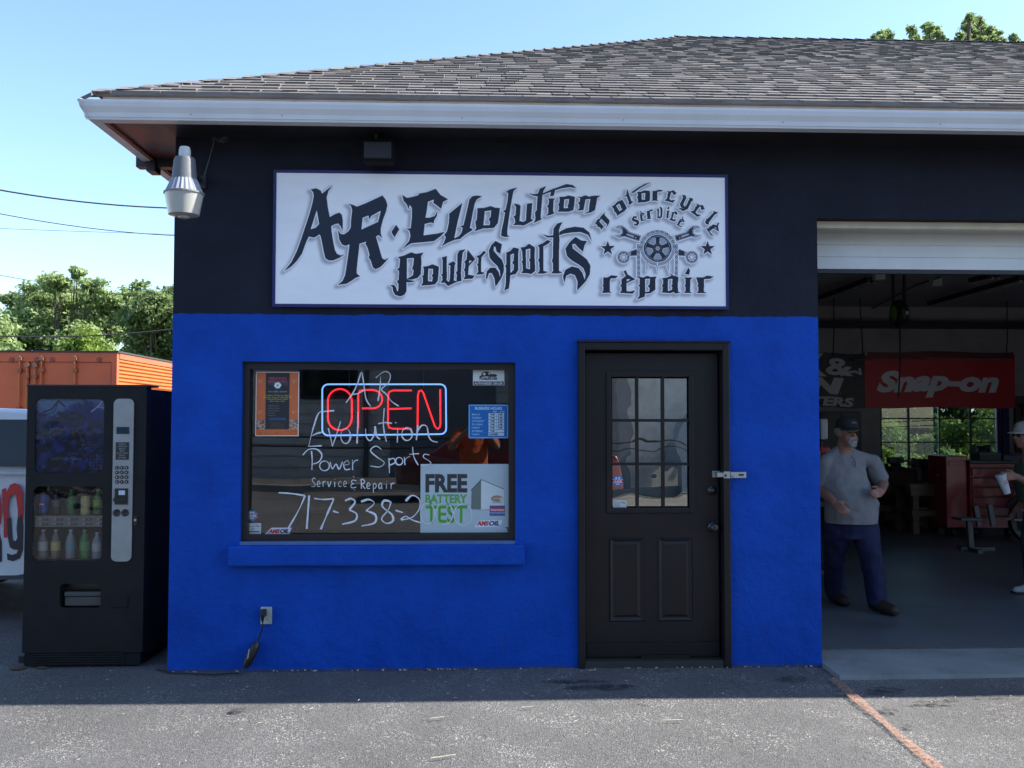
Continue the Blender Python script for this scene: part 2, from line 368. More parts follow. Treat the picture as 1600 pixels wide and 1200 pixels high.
# straw and pale grit lying on the asphalt
mb = MB()
for i in range(260):
    x = random.uniform(-3, 4); y = random.uniform(-2.6, -.2); l = random.uniform(.003, .012); a = random.uniform(0, PI)
    mb.bar((x-l*math.cos(a), y-l*math.sin(a), .011), (x+l*math.cos(a), y+l*math.sin(a), .012), .003, .002)
for (px, py, l, a) in ((825, 1108, .035, .2), (1050, 1129, .06, .0), (693, 1186, .06, .3), (683, 1125, .04, .3), (926, 1050, .025, .1), (173, 1051, .01, 0)):
    c = atz(px, py); mb.bar((c.x-l*math.cos(a), c.y-l*math.sin(a), .012), (c.x+l*math.cos(a), c.y+l*math.sin(a), .014), .006, .003)
for i in range(70):   # crumbs at the wall foot
    x = random.uniform(-1.95, 2.25); s_ = random.uniform(.003, .01); mb.ball((x, -.012+random.uniform(-.02, .004), .004), (s_, s_, s_*.6), 5, 3)
tag(mb.build('straw_and_grit', mat('straw', (.42, .38, .28), .9, var=.3)), kind='stuff')

# ================================================ THE SHOP
shop = thing('repair_shop', (0, 0, 0), 'motorcycle repair shop, blue below and black above, under a hipped shingle roof', 'building')
def stucco():
    m = bpy.data.materials.new('painted_stucco'); m.use_nodes = True; t = m.node_tree; n = t.nodes; L = t.links; b = n['Principled BSDF']
    tc = n.new('ShaderNodeTexCoord'); sx = n.new('ShaderNodeSeparateXYZ'); L.new(tc.outputs['Object'], sx.inputs[0])
    def nz(sc, det=5, ro=.6, vec=None):
        x = n.new('ShaderNodeTexNoise'); x.inputs['Scale'].default_value = sc; x.inputs['Detail'].default_value = det; x.inputs['Roughness'].default_value = ro; L.new(vec or tc.outputs['Object'], x.inputs[0]); return x
    def mr(src, a, b_, c, d):
        x = n.new('ShaderNodeMapRange'); x.inputs[1].default_value = a; x.inputs[2].default_value = b_; x.inputs[3].default_value = c; x.inputs[4].default_value = d; L.new(src, x.inputs[0]); return x.outputs[0]
    def mix(f, a, b_):
        x = n.new('ShaderNodeMix'); x.data_type = 'RGBA'
        for i, q in ((0, f), (6, a), (7, b_)):
            if hasattr(q, 'is_output'): L.new(q, x.inputs[i])
            else: x.inputs[i].default_value = q if i == 0 else (*q, 1)
        return x.outputs[2]
    ad = n.new('ShaderNodeMath'); ad.operation = 'MULTIPLY_ADD'; L.new(nz(9, 3).outputs[0], ad.inputs[0]); ad.inputs[1].default_value = .03; L.new(sx.outputs[2], ad.inputs[2])
    f = mr(ad.outputs[0], 2.307, 2.311, 0, 1)
    v = mr(nz(2.5, 8, .65).outputs[0], .3, .7, 0, 1)
    blue = mix(v, (.0014, .045, .31), (.0032, .073, .46)); black = mix(v, (.009, .011, .020), (.016, .019, .034))
    mp = n.new('ShaderNodeMapping'); mp.inputs['Scale'].default_value = (7, 7, 1.1); L.new(tc.outputs['Object'], mp.inputs[0])
    scuff = mr(nz(1.4, 9, .75, mp.outputs[0]).outputs[0], .60, .72, 0, .45)
    c = mix(f, blue, black); low = mr(sx.outputs[2], .0, .75, 1, 0)
    mm = n.new('ShaderNodeMath'); mm.operation = 'MULTIPLY'; L.new(scuff, mm.inputs[0]); L.new(low, mm.inputs[1])
    c = mix(mm.outputs[0], c, (.05, .06, .12))
    base = n.new('ShaderNodeMath'); base.operation = 'MULTIPLY_ADD'; L.new(nz(14, 6, .7).outputs[0], base.inputs[0]); base.inputs[1].default_value = .05; L.new(sx.outputs[2], base.inputs[2])
    c = mix(mr(base.outputs[0], .030, .040, .8, 0), c, (.07, .07, .075))
    L.new(c, b.inputs['Base Color']); b.inputs['Roughness'].default_value = .62; b.inputs['Specular IOR Level'].default_value = .16
    bp = n.new('ShaderNodeBump'); bp.inputs['Strength'].default_value = .8; bp.inputs['Distance'].default_value = .006; L.new(nz(150, 4, .7).outputs[0], bp.inputs['Height'])
    b2 = n.new('ShaderNodeBump'); b2.inputs['Strength'].default_value = .45; b2.inputs['Distance'].default_value = .04; L.new(nz(9, 7).outputs[0], b2.inputs['Height']); L.new(bp.outputs[0], b2.inputs['Normal']); L.new(b2.outputs[0], b.inputs['Normal'])
    return m
M_st = stucco()
def wall_grid(mb, xs, zs, holes, y0, y1, axis='y'):
    def P(x, y, z): return (x, y, z) if axis == 'y' else (y, x, z)
    def hole(cx, cz): return any(a < cx < c and b < cz < d for a, b, c, d in holes)
    nx, nz_ = len(xs)-1, len(zs)-1
    H = [[hole((xs[i]+xs[i+1])/2, (zs[j]+zs[j+1])/2) for j in range(nz_)] for i in range(nx)]
    for i in range(nx):
        for j in range(nz_):
            if H[i][j]: continue
            a, b, c, d = xs[i], xs[i+1], zs[j], zs[j+1]
            mb.quad(P(a, y0, c), P(b, y0, c), P(b, y0, d), P(a, y0, d)); mb.quad(P(a, y1, c), P(a, y1, d), P(b, y1, d), P(b, y1, c))
            if i == 0 or H[i-1][j]: mb.quad(P(a, y0, c), P(a, y0, d), P(a, y1, d), P(a, y1, c))
            if i == nx-1 or H[i+1][j]: mb.quad(P(b, y0, c), P(b, y1, c), P(b, y1, d), P(b, y0, d))
            if j == 0 or H[i][j-1]: mb.quad(P(a, y0, c), P(a, y1, c), P(b, y1, c), P(b, y0, c))
            if j == nz_-1 or H[i][j+1]: mb.quad(P(a, y0, d), P(b, y0, d), P(b, y1, d), P(a, y1, d))
XL, XR, YB = -1.975, 12.5, 8.6
WX0, WX1, WZ0, WZ1 = -1.528, .247, .80, 1.985
DX0, DX1, DZ1 = .672, 1.640, 2.10
GX0, GX1, GZ1 = 2.262, 6.4, 2.962
mb = MB()
wall_grid(mb, [XL, WX0, WX1, DX0, DX1, GX0, GX1, 7.6, 11.5, XR], [-.1, WZ0, WZ1, DZ1, GZ1, 3.50], [(WX0, WZ0, WX1, WZ1), (DX0, -.2, DX1, DZ1), (GX0, -.2, GX1, GZ1), (7.6, -.2, 11.5, GZ1)], 0, .2)
mb.build('front_wall', M_st, shop)
mb = MB(); wall_grid(mb, [.2, YB-.2], [-.1, 3.50], [], XL, XL+.2, 'x'); mb.build('side_wall', M_st, shop)
mb = MB(); wall_grid(mb, [.2, YB-.2], [-.1, 3.50], [], XR-.2, XR, 'x'); mb.build('side_wall', M_st, shop)
# rear wall with steel window
RW = (at(1375, 640, 8.4), at(1566, 736, 8.4)); RX0, RX1 = RW[0].x, RW[1].x; RZ0, RZ1 = RW[1].z, 2.18
M_in = mat('interior_cream', (.42, .40, .385), .85, var=.08, vscale=2, bump=.15, bscale=50, dirt=.3)
mb = MB(); wall_grid(mb, [XL, RX0, RX1, XR], [-.1, RZ0, RZ1, 3.50], [(RX0, RZ0, RX1, RZ1)], YB-.2, YB); mb.build('rear_wall', M_in, shop)
mb = MB(); mb.box((XL+.2, .2, 3.42), (XR-.2, YB-.2, 3.46)); mb.build('ceiling', M_in, shop)
mb = MB(); mb.box((1.98, .2, 0), (2.1, 8.4, 3.42)); mb.build('partition_wall', M_in, shop)
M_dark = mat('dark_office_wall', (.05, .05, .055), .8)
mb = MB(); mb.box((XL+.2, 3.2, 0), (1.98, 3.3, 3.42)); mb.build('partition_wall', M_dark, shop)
M_blk = mat('black_paint', (.011, .010, .011), .42, var=.18, bump=.06, bscale=80)
M_sash = mat('window_blue_trim', (.02, .03, .13), .6)
rw = MB(); f = .03
for (a, b, c, d) in ((RX0, RX0+.04, RZ0, RZ1), (RX0+.04, RX1, RZ0, RZ0+.04), (RX0+.04, RX1, RZ1-.04, RZ1)): rw.box((a, YB-.17, c), (b, YB-.12, d))
rwo = rw.build('window', M_blk, shop)
mb = MB(); mb.box((RX1-.0, YB-.235, RZ0-.05), (RX1+.11, YB-.2, RZ1+.1)); mb.box((RX1-.05, YB-.17, RZ0+.04), (RX1, YB-.1, RZ1-.04)); mb.build('frame', M_sash, rwo)
vb = [at(p, 690, 8.4).x for p in (1422, 1470, 1519)]; hb = [at(1450, p, 8.4).z for p in (691, 654)]; hb.append(2*hb[1]-hb[0]-.02)
xs = [RX0+.04]+vb+[RX1-.05]; zs = [RZ0+.04]+[h for h in hb if h < RZ1-.1]+[RZ1-.04]
mb = MB()
for i, x in enumerate(vb):
    w = .032 if i != 1 else .02; mb.box((x-w/2, YB-.16, RZ0+.04), (x+w/2, YB-.13, RZ1-.04))
for i, z in enumerate(zs[1:-1]):
    for a, b in zip(xs[:-1], xs[1:]): mb.box((a+.016, YB-.158, z-.011), (b-.016, YB-.132, z+.011))
mb.build('glazing_bars', M_blk, rwo)
M_rg = glass('rear_glass', (.55, .62, .6), base=.02)
for i in range(len(xs)-1):
    for j in range(len(zs)-1):
        mb = MB(); mb.box((xs[i]+.014, YB-.147, zs[j]+.012), (xs[i+1]-.014, YB-.143, zs[j+1]-.012)); mb.build('pane', M_rg, rwo)

# --- eaves: soffit, fascia, gutters
EX, EY = -2.31, -.34          # fascia plane
M_sof = mat('soffit_black', (.016, .015, .018), .45, var=.3)
def bounce_tinted(name):  # black soffit, with orange light bounced off the trailer painted in as patches
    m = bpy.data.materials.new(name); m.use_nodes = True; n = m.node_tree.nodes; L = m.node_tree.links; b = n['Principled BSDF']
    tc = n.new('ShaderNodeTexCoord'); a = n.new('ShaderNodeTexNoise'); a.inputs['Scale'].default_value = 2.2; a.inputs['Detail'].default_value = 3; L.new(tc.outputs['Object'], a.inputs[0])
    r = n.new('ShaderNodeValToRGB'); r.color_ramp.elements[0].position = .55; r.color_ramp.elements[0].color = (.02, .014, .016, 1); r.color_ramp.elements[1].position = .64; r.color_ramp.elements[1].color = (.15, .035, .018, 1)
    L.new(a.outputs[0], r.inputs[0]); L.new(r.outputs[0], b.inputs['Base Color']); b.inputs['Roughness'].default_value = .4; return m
M_bounce = bounce_tinted('soffit_orange_bounce')
mb = MB(); mb.box((XL, EY+.02, 3.45), (XR+.33, 0, 3.47)); mb.build('soffit', M_sof, shop)
mb = MB(); mb.box((EX+.02, EY+.02, 3.452), (XL, YB+.3, 3.472)); mb.build('soffit', M_bounce, shop)
M_gut = mat('gutter_white', (.64, .65, .67), .35, var=.05, vscale=4, dirt=.10)
M_gutd = mat('gutter_lower', (.70, .69, .68), .4, var=.08, dirt=.3)
GZ = 3.432
prof = [(0, 0), (.062, 0), (.066, .012), (.070, .014), (.074, .040), (.092, .072), (.098, .098), (.098, .112), (.090, .115), (.086, .108), (.086, .1), (.06, .06), (.055, .02), (.01, .02), (.006, .115), (0, .115)]
def gutter_front(x0, x1):
    mb = MB(); n = len(prof); vs = []
    for x, mit in ((x0, 1), (x1, 0)):
        for p, q in prof: vs.append((x-(p if mit else 0), EY-p, GZ+q))
    mb.add(vs, [(i, (i+1) % n, (i+1) % n+n, i+n) for i in range(n)]+[tuple(range(n, 2*n))]); return mb
g = gutter_front(EX, XR+.33).build('gutter', M_gut, shop)
mb = MB(); n = len(prof); vs = []
for y, mit in ((EY, 1), (YB+.35, 0)):
    for p, q in prof: vs.append((EX-p, y-(p if mit else 0), GZ+q))
mb.add(vs, [(i, (i+1) % n, (i+1) % n+n, i+n) for i in range(n)]); mb.build('gutter', M_gutd, shop)
# corner cap strip, hangers, screws
mb = MB()
for i in range(1, len(prof)-7):
    p, q = prof[i]; p2, q2 = prof[i+1]; mb.bar((EX-p-.002, EY-p-.002, GZ+q), (EX-p2-.002, EY-p2-.002, GZ+q2), .022, .004)
mb.build('corner_strip', mat('strip_metal', (.50, .47, .45), .5, dirt=.4), g)
for x in (-1.75, -1.2, -.1, .9, 1.9, 2.9): mb = MB(); mb.lathe([(.004, -.002), (.003, .003)], (x, EY-.074, GZ+.035), 8, 'y'); mb.build('screw', mat('screw_dark', (.2, .19, .18), .5), g)
mb = MB(); mb.box((EX, EY, 3.435), (XR+.33, EY+.02, 3.60)); mb.build('fascia', M_gutd, shop)
mb = MB(); mb.box((EX, EY+.02, 3.437), (EX+.02, YB+.3, 3.60)); mb.build('fascia', mat('fascia_side', (.42, .12, .08), .6), shop)
mb = MB(); c = at(226, 235, .55); mb.box((EX-.11, .52, 3.395), (EX+.16, .60, 3.47)); mb.box((EX-.03, .50, 3.36), (EX+.03, .62, 3.43)); mb.build('bracket', M_blk, shop)

# --- roof
PIT = .51; RY = 4.3; ex0, ey0, ez0 = -2.345, -.385, 3.598; run = RY-ey0; rz = ez0+PIT*run; rx0 = ex0+run; rx1 = XR+.345-run+.0; ex1 = XR+.345; ey1 = RY+run
M_deck = mat('roof_deck', (.06, .055, .05), .9)
mb = MB()
A_, B_, C_, D_ = (ex0, ey0, ez0), (ex1, ey0, ez0), (ex1, ey1, ez0), (ex0, ey1, ez0); R0, R1 = (rx0, RY, rz), (rx1, RY, rz)
mb.quad(A_, B_, R1, R0); mb.quad(B_, C_, R1); mb.quad(C_, D_, R0, R1); mb.quad(D_, A_, R0)
mb.quad(A_, D_, C_, B_)
roof = mb.build('roof', M_deck, shop)
mb = MB(); mb.box((ex0+.005, ey0-.012, 3.588), (ex1, ey0+.03, 3.614)); mb.build('starter_strip', mat('starter_strip', (.15, .135, .13), .9, var=.2), roof)
def shingle_mat(name, c):
    m = mat(name, c, .92, var=.13, vscale=40, bump=.4, bscale=220, spec=.2); return m
SM = [shingle_mat('shingle_%s' % n_, c) for n_, c in (('grey', (.158, .148, .142)), ('brown', (.140, .128, .120)), ('pale', (.176, .166, .158)), ('dark', (.112, .103, .099)), ('mid', (.150, .140, .133)))]
ns = Vector((0, -PIT, 1)).normalized(); us = Vector((0, 1, PIT)).normalized(); slope = run*math.sqrt(1+PIT*PIT)
EXP = .137; rows = int(slope/EXP)+1; singles = []; rest = MB()
def tabverts(x0, x1, s0_, thick, sk):
    b = Vector((0, ey0, ez0)); L0 = s0_; L1 = min(s0_+EXP+.03, slope)
    lo, hi = .004+thick, .004
    P = lambda x, s_, h: (b+us*s_+ns*h)+Vector((x, 0, 0))
    return [P(x0+sk, L0, .003), P(x1-sk, L0, .003), P(x1-sk, L0, lo+.004), P(x0+sk, L0, lo+.004), P(x0, L1, .003), P(x1, L1, .003), P(x1, L1, hi+.002), P(x0, L1, hi+.002)]
FB = [(0,1,2,3),(3,2,6,7),(1,5,6,2),(4,0,3,7)]
for r in range(rows):
    s_ = r*EXP-.012; yy = ey0+s_*us.y; xa = ex0+(yy-ey0)+.0; xb = ex1-(yy-ey0)-.02
    x = xa-random.uniform(0, .1); proud = random.random() < .5
    while x < xb:
        w = random.uniform(.10, .24) if proud else random.uniform(.08, .22)
        a, b_ = max(x, xa), min(x+w, xb)
        if b_-a > .02:
            th = .010 if proud else .0055; mi = random.choices(range(5), (5, 4, 3, 2 if proud else 5, 4))[0]
            vs = tabverts(a+.001, b_-.001, s_+random.uniform(-.003, .003)+(0 if proud else .012), th+random.uniform(0, .003), random.uniform(0, .012) if proud else 0)
            if a < 3.6 and len(singles) < 300:
                q = MB(); q.add(vs, FB); singles.append(q.build('shingle', SM[mi], roof))
            else: rest.mi = mi; rest.add(vs, FB)
        x += w; proud = not proud
o = rest.build('shingle_field', SM, roof); o['kind'] = 'stuff'
# hip and ridge caps
caps = MB(); Aa = Vector(A_); Rr = Vector(R0); d = (Rr-Aa); n_ = 46
for i in range(n_):
    p = Aa+d*(i/n_)+d.normalized()*.03; q = Aa+d*((i+1.25)/n_); l = Vector((-.13, 0, 0)); f_ = Vector((0, -.13, 0)); dz = Vector((0, 0, -.13*PIT)); h = Vector((0, 0, .028)); h2 = Vector((0, 0, .012))
    caps.mi = random.choice((0, 1, 2, 4))
    # left flank, right flank
    lf = Vector((.0, .15, 0)); rf = Vector((.15, 0, 0))
    caps.add([p+h, q+h2, q+lf*.0+Vector((-.11, .0, -.11*PIT))+h2, p+Vector((-.11, 0, -.11*PIT))+h, q+Vector((0, -.11, -.11*PIT))+h2, p+Vector((0, -.11, -.11*PIT))+h,
              p, p+Vector((-.11, 0, -.11*PIT)), p+Vector((0, -.11, -.11*PIT))], [(0,1,2,3),(0,5,4,1),(0,3,7,6),(0,6,8,5)])
x = rx0-.1
while x < rx1+.1:
    caps.mi = random.choice((0, 1, 4)); h = .03; a = (x, RY, rz+h); b = (x+.16, RY, rz+.016)
    caps.add([a, b, (x+.16, RY-.13, rz-.13*PIT+.02), (x, RY-.13, rz-.13*PIT+h+.004), (x+.16, RY+.13, rz-.13*PIT+.02), (x, RY+.13, rz-.13*PIT+h+.004)], [(0,1,2,3),(0,5,4,1),(0,3,5)])
    x += .14
caps.build('hip_and_ridge_caps', SM, roof)

# --- window
M_sill = M_st
wy = .10
mb = MB(); t_ = .040
mb.box((WX0, wy-.06, WZ0+.022), (WX0+t_, wy+.04, WZ1)); mb.box((WX1-t_, wy-.06, WZ0+.022), (WX1, wy+.04, WZ1)); mb.box((WX0+t_, wy-.06, WZ1-.046), (WX1-t_, wy+.04, WZ1)); mb.box((WX0+t_, wy-.06, WZ0+.022), (WX1-t_, wy+.04, WZ0+.062))
win = mb.build('window', M_blk, shop)
M_wg = glass('shop_window_glass', (.62, .62, .64), ior=1.5, base=.05, wobble=.02, wscale=1.5)
mb = MB(); mb.box((WX0+t_+.001, wy-.012, WZ0+.063), (WX1-t_-.001, wy-.006, WZ1-.047)); mb.build('pane', M_wg, win)
mb = MB(); mb.box((WX0+.0, .002, WZ0-.001), (WX1, .2, WZ0+.021)); mb.build('inner_sill', mat('sill_ledge', (.10, .16, .32), .7, dirt=.4), win)
mb = MB(); s0_, s1_ = at(356, 849, -.05), at(820, 883, -.05); mb.bbox((s0_.x, -.055, .672), (s1_.x, .001, .803), .012); mb.build('sill', M_st, win)

# --- entrance door
M_door = mat('door_black_brown', (.0115, .0092, .0095), .46, spec=.32, var=.16, vscale=5, bump=.05, bscale=70, dirt=.06)
dx0, dx1, dz0, dz1 = .714, 1.598, .050, 2.052; dy = .055
mb = MB(); wall = [dx0, .868, 1.420, dx1]
gz0, gz1 = 1.012, 1.912
wall_grid(mb, wall, [dz0, gz0, gz1, dz1], [(.868, gz0, 1.420, gz1)], dy, dy+.044)
door = mb.build('door', M_door, shop)
# glazing surround and muntins
mb = MB()
for (a, b, c, d) in ((.852, .885, gz0-.017, gz1+.017), (1.403, 1.436, gz0-.017, gz1+.017), (.885, 1.403, gz1-.017, gz1+.017), (.885, 1.403, gz0-.017, gz0+.017)): mb.bbox((a, dy-.012, c), (b, dy+.02, d), .005)
mb.build('glazing_surround', M_door, door)
gx = [.885+(.518)*i/3 for i in range(4)]; gzs = [gz0+.017+(gz1-gz0-.034)*i/3 for i in range(4)]
mb = MB()
for x in gx[1:3]: mb.box((x-.009, dy-.006, gzs[0]), (x+.009, dy+.014, gzs[3]))
for z in gzs[1:3]:
    for i in range(3): mb.box((gx[i]+(.009 if i else 0), dy-.005, z-.009), (gx[i+1]-(.009 if i < 2 else 0), dy+.013, z+.009))
mb.build('muntins', M_door, door)
M_dg = glass('door_mirror_film', (.12, .12, .12), ior=1.6, base=.46, wobble=.075, wscale=2.6, refl=(.86, .86, .80))
for i in range(3):
    for j in range(3):
        mb = MB(); mb.box((gx[i]+.0095, dy+.015, gzs[j]+.0095), (gx[i+1]-.0095, dy+.018, gzs[j+1]-.0095)); mb.build('pane', M_dg, door)
# raised panels: recess + field
for x0 in (.868, 1.190):
    x1 = x0+.232 if x0 < 1 else 1.422; z0, z1 = .285, .835
    mb = MB()
    o_ = [(x0, z0), (x1, z0), (x1, z1), (x0, z1)]; i_ = [(x0+.028, z0+.028), (x1-.028, z0+.028), (x1-.028, z1-.028), (x0+.028, z1-.028)]; k_ = [(x0+.045, z0+.045), (x1-.045, z0+.045), (x1-.045, z1-.045), (x0+.045, z1-.045)]
    vs = [(x, dy-.001, z) for x, z in o_]+[(x, dy-.010, z) for x, z in [(x0+.008, z0+.008), (x1-.008, z0+.008), (x1-.008, z1-.008), (x0+.008, z1-.008)]]+[(x, dy-.0015, z) for x, z in i_]+[(x, dy-.009, z) for x, z in k_]
    fs = [(a*4+i, a*4+(i+1) % 4, (a+1)*4+(i+1) % 4, (a+1)*4+i) for a in range(3) for i in range(4)]+[(12, 13, 14, 15)]
    mb.add(vs, fs); mb.build('panel', M_door, door)
mb = MB(); mb.box((dx0+.005, dy-.012, .062), (dx1-.005, dy, .15)); mb.box((dx0+.36, dy-.03, .045), (dx0+.68, dy-.012, .072)); mb.build('sweep', M_door, door)
M_knob = mat('knob_black', (.012, .012, .013), .3, spec=.6)
for z, r in ((1.145, .032), (.900, .034)):
    c = at(1112, 766, dy) if r == .032 else at(1113, 823, dy)
    mb = MB(); mb.smooth = True; mb.lathe([(r, 0), (r, -.008), (r*.8, -.014), (.014, -.016), (.014, -.035)]+([(.022, -.04), (.028, -.055), (.026, -.07), (.012, -.076)] if r > .033 else [(.018, -.036), (.018, -.042)]), (c.x, dy, c.z), 20, 'y'); mb.build('knob', M_knob, door)
c1, c2 = at(1114, 741, dy-.02), at(1165, 741, -.03)
M_gal = mat('galvanised', (.46, .47, .45), .38, metal=.6, var=.15, dirt=.25)
mb = MB(); z = c1.z; mb.box((c1.x, dy-.004, z-.021), (c1.x+.05, dy, z+.021)); mb.box((c1.x+.052, -.043, z-.022), (c1.x+.094, -.038, z+.022)); mb.box((c1.x+.098, -.044, z-.019), (c2.x, -.040, z+.019)); mb.box((c1.x+.01, -.038, z-.014), (c1.x+.06, dy-.004, z+.014))
hasp = mb.build('hasp', M_gal, door)
mb = MB(); mb.box((c2.x-.05, -.0455, z-.006), (c2.x-.016, -.0441, z+.006)); mb.lathe([(.005, -.002), (.004, .0)], (c1.x+.012, dy-.004, z+.01), 8, 'y')
for q in (.1,.112): mb.lathe([(.004, -.002), (.003, .0)], (c1.x+q, -.0441, z-.008), 8, 'y')
mb.box((c1.x+.058, -.0445, z-.012), (c1.x+.07, -.0431, z+.004)); mb.build('hasp_slot', M_knob, hasp)
# frame (proud of the wall) and threshold
mb = MB(); fx0, fx1, fz = .658, 1.656, 2.118
for (a, b, c, d) in ((fx0, fx0+.044, 0, fz), (fx1-.046, fx1, 0, fz), (fx0+.044, fx1-.046, fz-.05, fz)): mb.bbox((a, -.034, c), (b, .06, d), .006)
mb.box((fx0-.006, -.040, fz), (fx1+.006, .0, fz+.012))
mb.build('door_frame', M_door, shop)
mb = MB(); mb.box((dx0-.01, -.02, 0), (dx1+.01, .2, .046)); mb.build('threshold', mat('threshold', (.03, .028, .026), .6, dirt=.3), shop)

# --- overhead garage door, rolled up
M_gd = mat('garage_door_white', (.66, .68, .68), .45, var=.05, vscale=3, dirt=.15)
gd = MB(); gd.box((GX0-.05, .222, 3.02), (GX1+.05, .25, 3.40)); gd = gd.build('garage_door', M_gd, shop)
zb = 2.668; zt = 3.01; npn = 4
for i in range(npn):
    z0 = zb+(zt-zb)*i/npn; z1 = zb+(zt-zb)*(i+1)/npn-.0012
    mb = MB(); mb.bbox((GX0-.06, .300-.0, z0), (GX1+.06, .335, z1), .002); mb.build('panel', M_gd, gd)
mb = MB(); mb.box((GX0-.06, .298, zb-.030), (GX1+.06, .34, zb-.001)); mb.build('bottom_seal', M_blk, gd)
mb = MB(); mb.bbox((GX0+.001, .10, GZ1-.048), (GX1-.001, .16, GZ1-.001), .005); mb.build('stop_moulding', mat('trim_cream', (.66, .62, .50), .6, dirt=.2), gd)
for x in (GX0+.05, GX1-.05):
    mb = MB(); mb.tube([(x, .36, 2.6), (x, .38, 2.9), (x, .5, 3.08), (x, .8, 3.12), (x, 3.2, 3.12)], .02, 6); mb.build('track', M_gal, gd)

# ================================================ THE SIGN
SX0, SX1, SZ0, SZ1 = at(428, 372, 0).x, at(1136, 372, 0).x, at(780, 482, 0).z, at(780, 271, 0).z
SY = -.022; bd = .019
def cw(ox, oy, s): return lambda pts: [(ox+x/s, oy+y/s) for x, y in pts]
A1, A2, A3, A4, A5 = cw(430, 270, 6), cw(600, 280, 6), cw(740, 280, 6), cw(920, 280, 7.2727), cw(920, 340, 7.2727)
G = []   # list of (loops) in photo pixels: the lettering of the sign
G.append([A1([(332,155),(385,145),(425,165),(440,195),(490,155),(540,115),(500,170),(482,230),(495,330),(512,415),(560,388),(600,372),(625,395),(634,450),(632,545),(612,500),(590,475),(560,482),(525,500),(530,560),(545,650),(560,725),(578,758),(610,775),(650,765),(600,798),(545,822),(500,822),(470,800),(455,740),(440,660),(425,590),(412,578),(395,592),(365,608),(315,598),(290,650),(250,760),(200,830),(150,880),(80,925),(150,840),(200,740),(240,630),(280,510),(320,390),(350,280),(362,215),(355,180)]), A1([(390,350),(412,480),(380,515),(332,530)])])
G.append([A1([(680,290),(730,300),(765,318),(850,285),(1005,212),(1035,250),(1052,300),(1040,360),(1010,440),(990,520),(990,570),(1003,612),(970,583),(945,598),(965,670),(990,760),(1005,805),(1030,815),(1065,795),(1030,840),(985,885),(940,905),(915,885),(895,820),(875,795),(885,770),(865,700),(845,665),(855,645),(790,665),(785,720),(775,800),(765,900),(765,945),(795,970),(755,985),(720,1010),(670,1040),(585,1052),(630,1015),(655,960),(665,900),(680,800),(697,670),(660,685),(625,672),(600,625),(588,535),(612,572),(645,578),(685,550),(708,515),(712,430),(722,350),(710,310)]), A1([(820,422),(875,400),(880,440),(900,405),(990,355),(965,460),(808,532)])])
G.append([A1([(1133,488),(1163,530),(1118,605),(1088,555)])])
G.append([A2([(170,148),(215,175),(270,165),(325,150),(325,135),(400,122),(485,90),(530,148),(600,188),(555,212),(535,278),(495,245),(462,222),(468,190),(412,212),(400,300),(388,362),(430,360),(475,345),(503,295),(495,345),(470,385),(465,415),(440,405),(382,420),(370,528),(420,520),(500,510),(572,492),(530,535),(470,580),(380,590),(260,600),(215,625),(170,658),(200,620),(235,580),(248,530),(240,485),(210,462),(250,460),(260,370),(262,270),(240,240),(230,285),(215,238),(185,205)])])
G.append([A2([(735,222),(612,322),(608,410),(590,490),(565,520),(580,545),(560,600),(535,632),(600,595),(660,570),(715,560),(760,520),(825,480),(830,465),(805,458),(830,330),(850,230),(870,190),(920,160),(870,152),(825,162),(800,190),(785,260),(765,350),(745,430),(710,445),(738,455),(728,500),(700,535),(658,555),(690,400)])])
gl_o = [A3([(35,272),(100,268),(160,252),(205,268),(248,270),(240,330),(228,410),(190,458),(90,462),(5,490),(25,460),(15,400),(30,380),(35,300)]), A3([(105,300),(165,292),(160,350),(140,380),(155,395),(150,430),(92,432)])]; G.append(gl_o)
G.append([A3([(410,78),(340,95),(300,120),(325,130),(318,200),(300,285),(272,300),(295,312),(280,400),(262,480),(258,530),(290,542),(335,540),(315,520),(318,460),(330,370),(345,270),(362,170),(375,110)])])
G.append([A3([(375,228),(420,235),(440,248),(438,300),(430,390),(465,400),(490,385),(495,300),(500,230),(550,222),(545,300),(538,370),(560,385),(500,420),(470,435),(430,430),(365,430),(390,410),(385,365),(370,350),(392,340),(398,260)])])
G.append([A3([(680,65),(655,110),(645,150),(640,220),(632,300),(628,360),(640,375),(600,395),(560,412),(580,375),(575,310),(592,290),(595,220),(600,160),(560,155),(515,130),(560,140),(602,135),(620,90),(640,80)])])
G.append([A3([(648,132),(720,100),(790,75),(870,45),(930,55),(965,85),(900,75),(830,85),(760,105),(700,128),(646,148)])])
G.append([A3([(745,85),(765,110),(750,155),(715,160),(725,120)])])
gl_i = [A3([(695,180),(770,180),(750,195),(745,300),(760,320),(720,335),(675,345),(700,320),(700,270),(688,250),(702,240),(708,195)])]; G.append(gl_i)
gl_o2 = [A3([(800,165),(850,165),(890,152),(950,165),(945,230),(935,290),(890,305),(785,305),(800,285),(800,250),(790,235),(803,225),(808,185)]), A3([(850,190),(895,185),(890,230),(880,250),(888,270),(845,272)])]; G.append(gl_o2)
gl_n = [A3([(960,165),(1010,165),(1050,150),(1085,165),(1110,155),(1190,155),(1160,175),(1150,230),(1138,290),(1100,312),(1030,325),(1080,300),(1085,240),(1095,185),(1050,190),(1040,240),(1030,290),(965,295),(990,275),(990,235),(975,225),(995,210),(998,175)])]; G.append(gl_n)
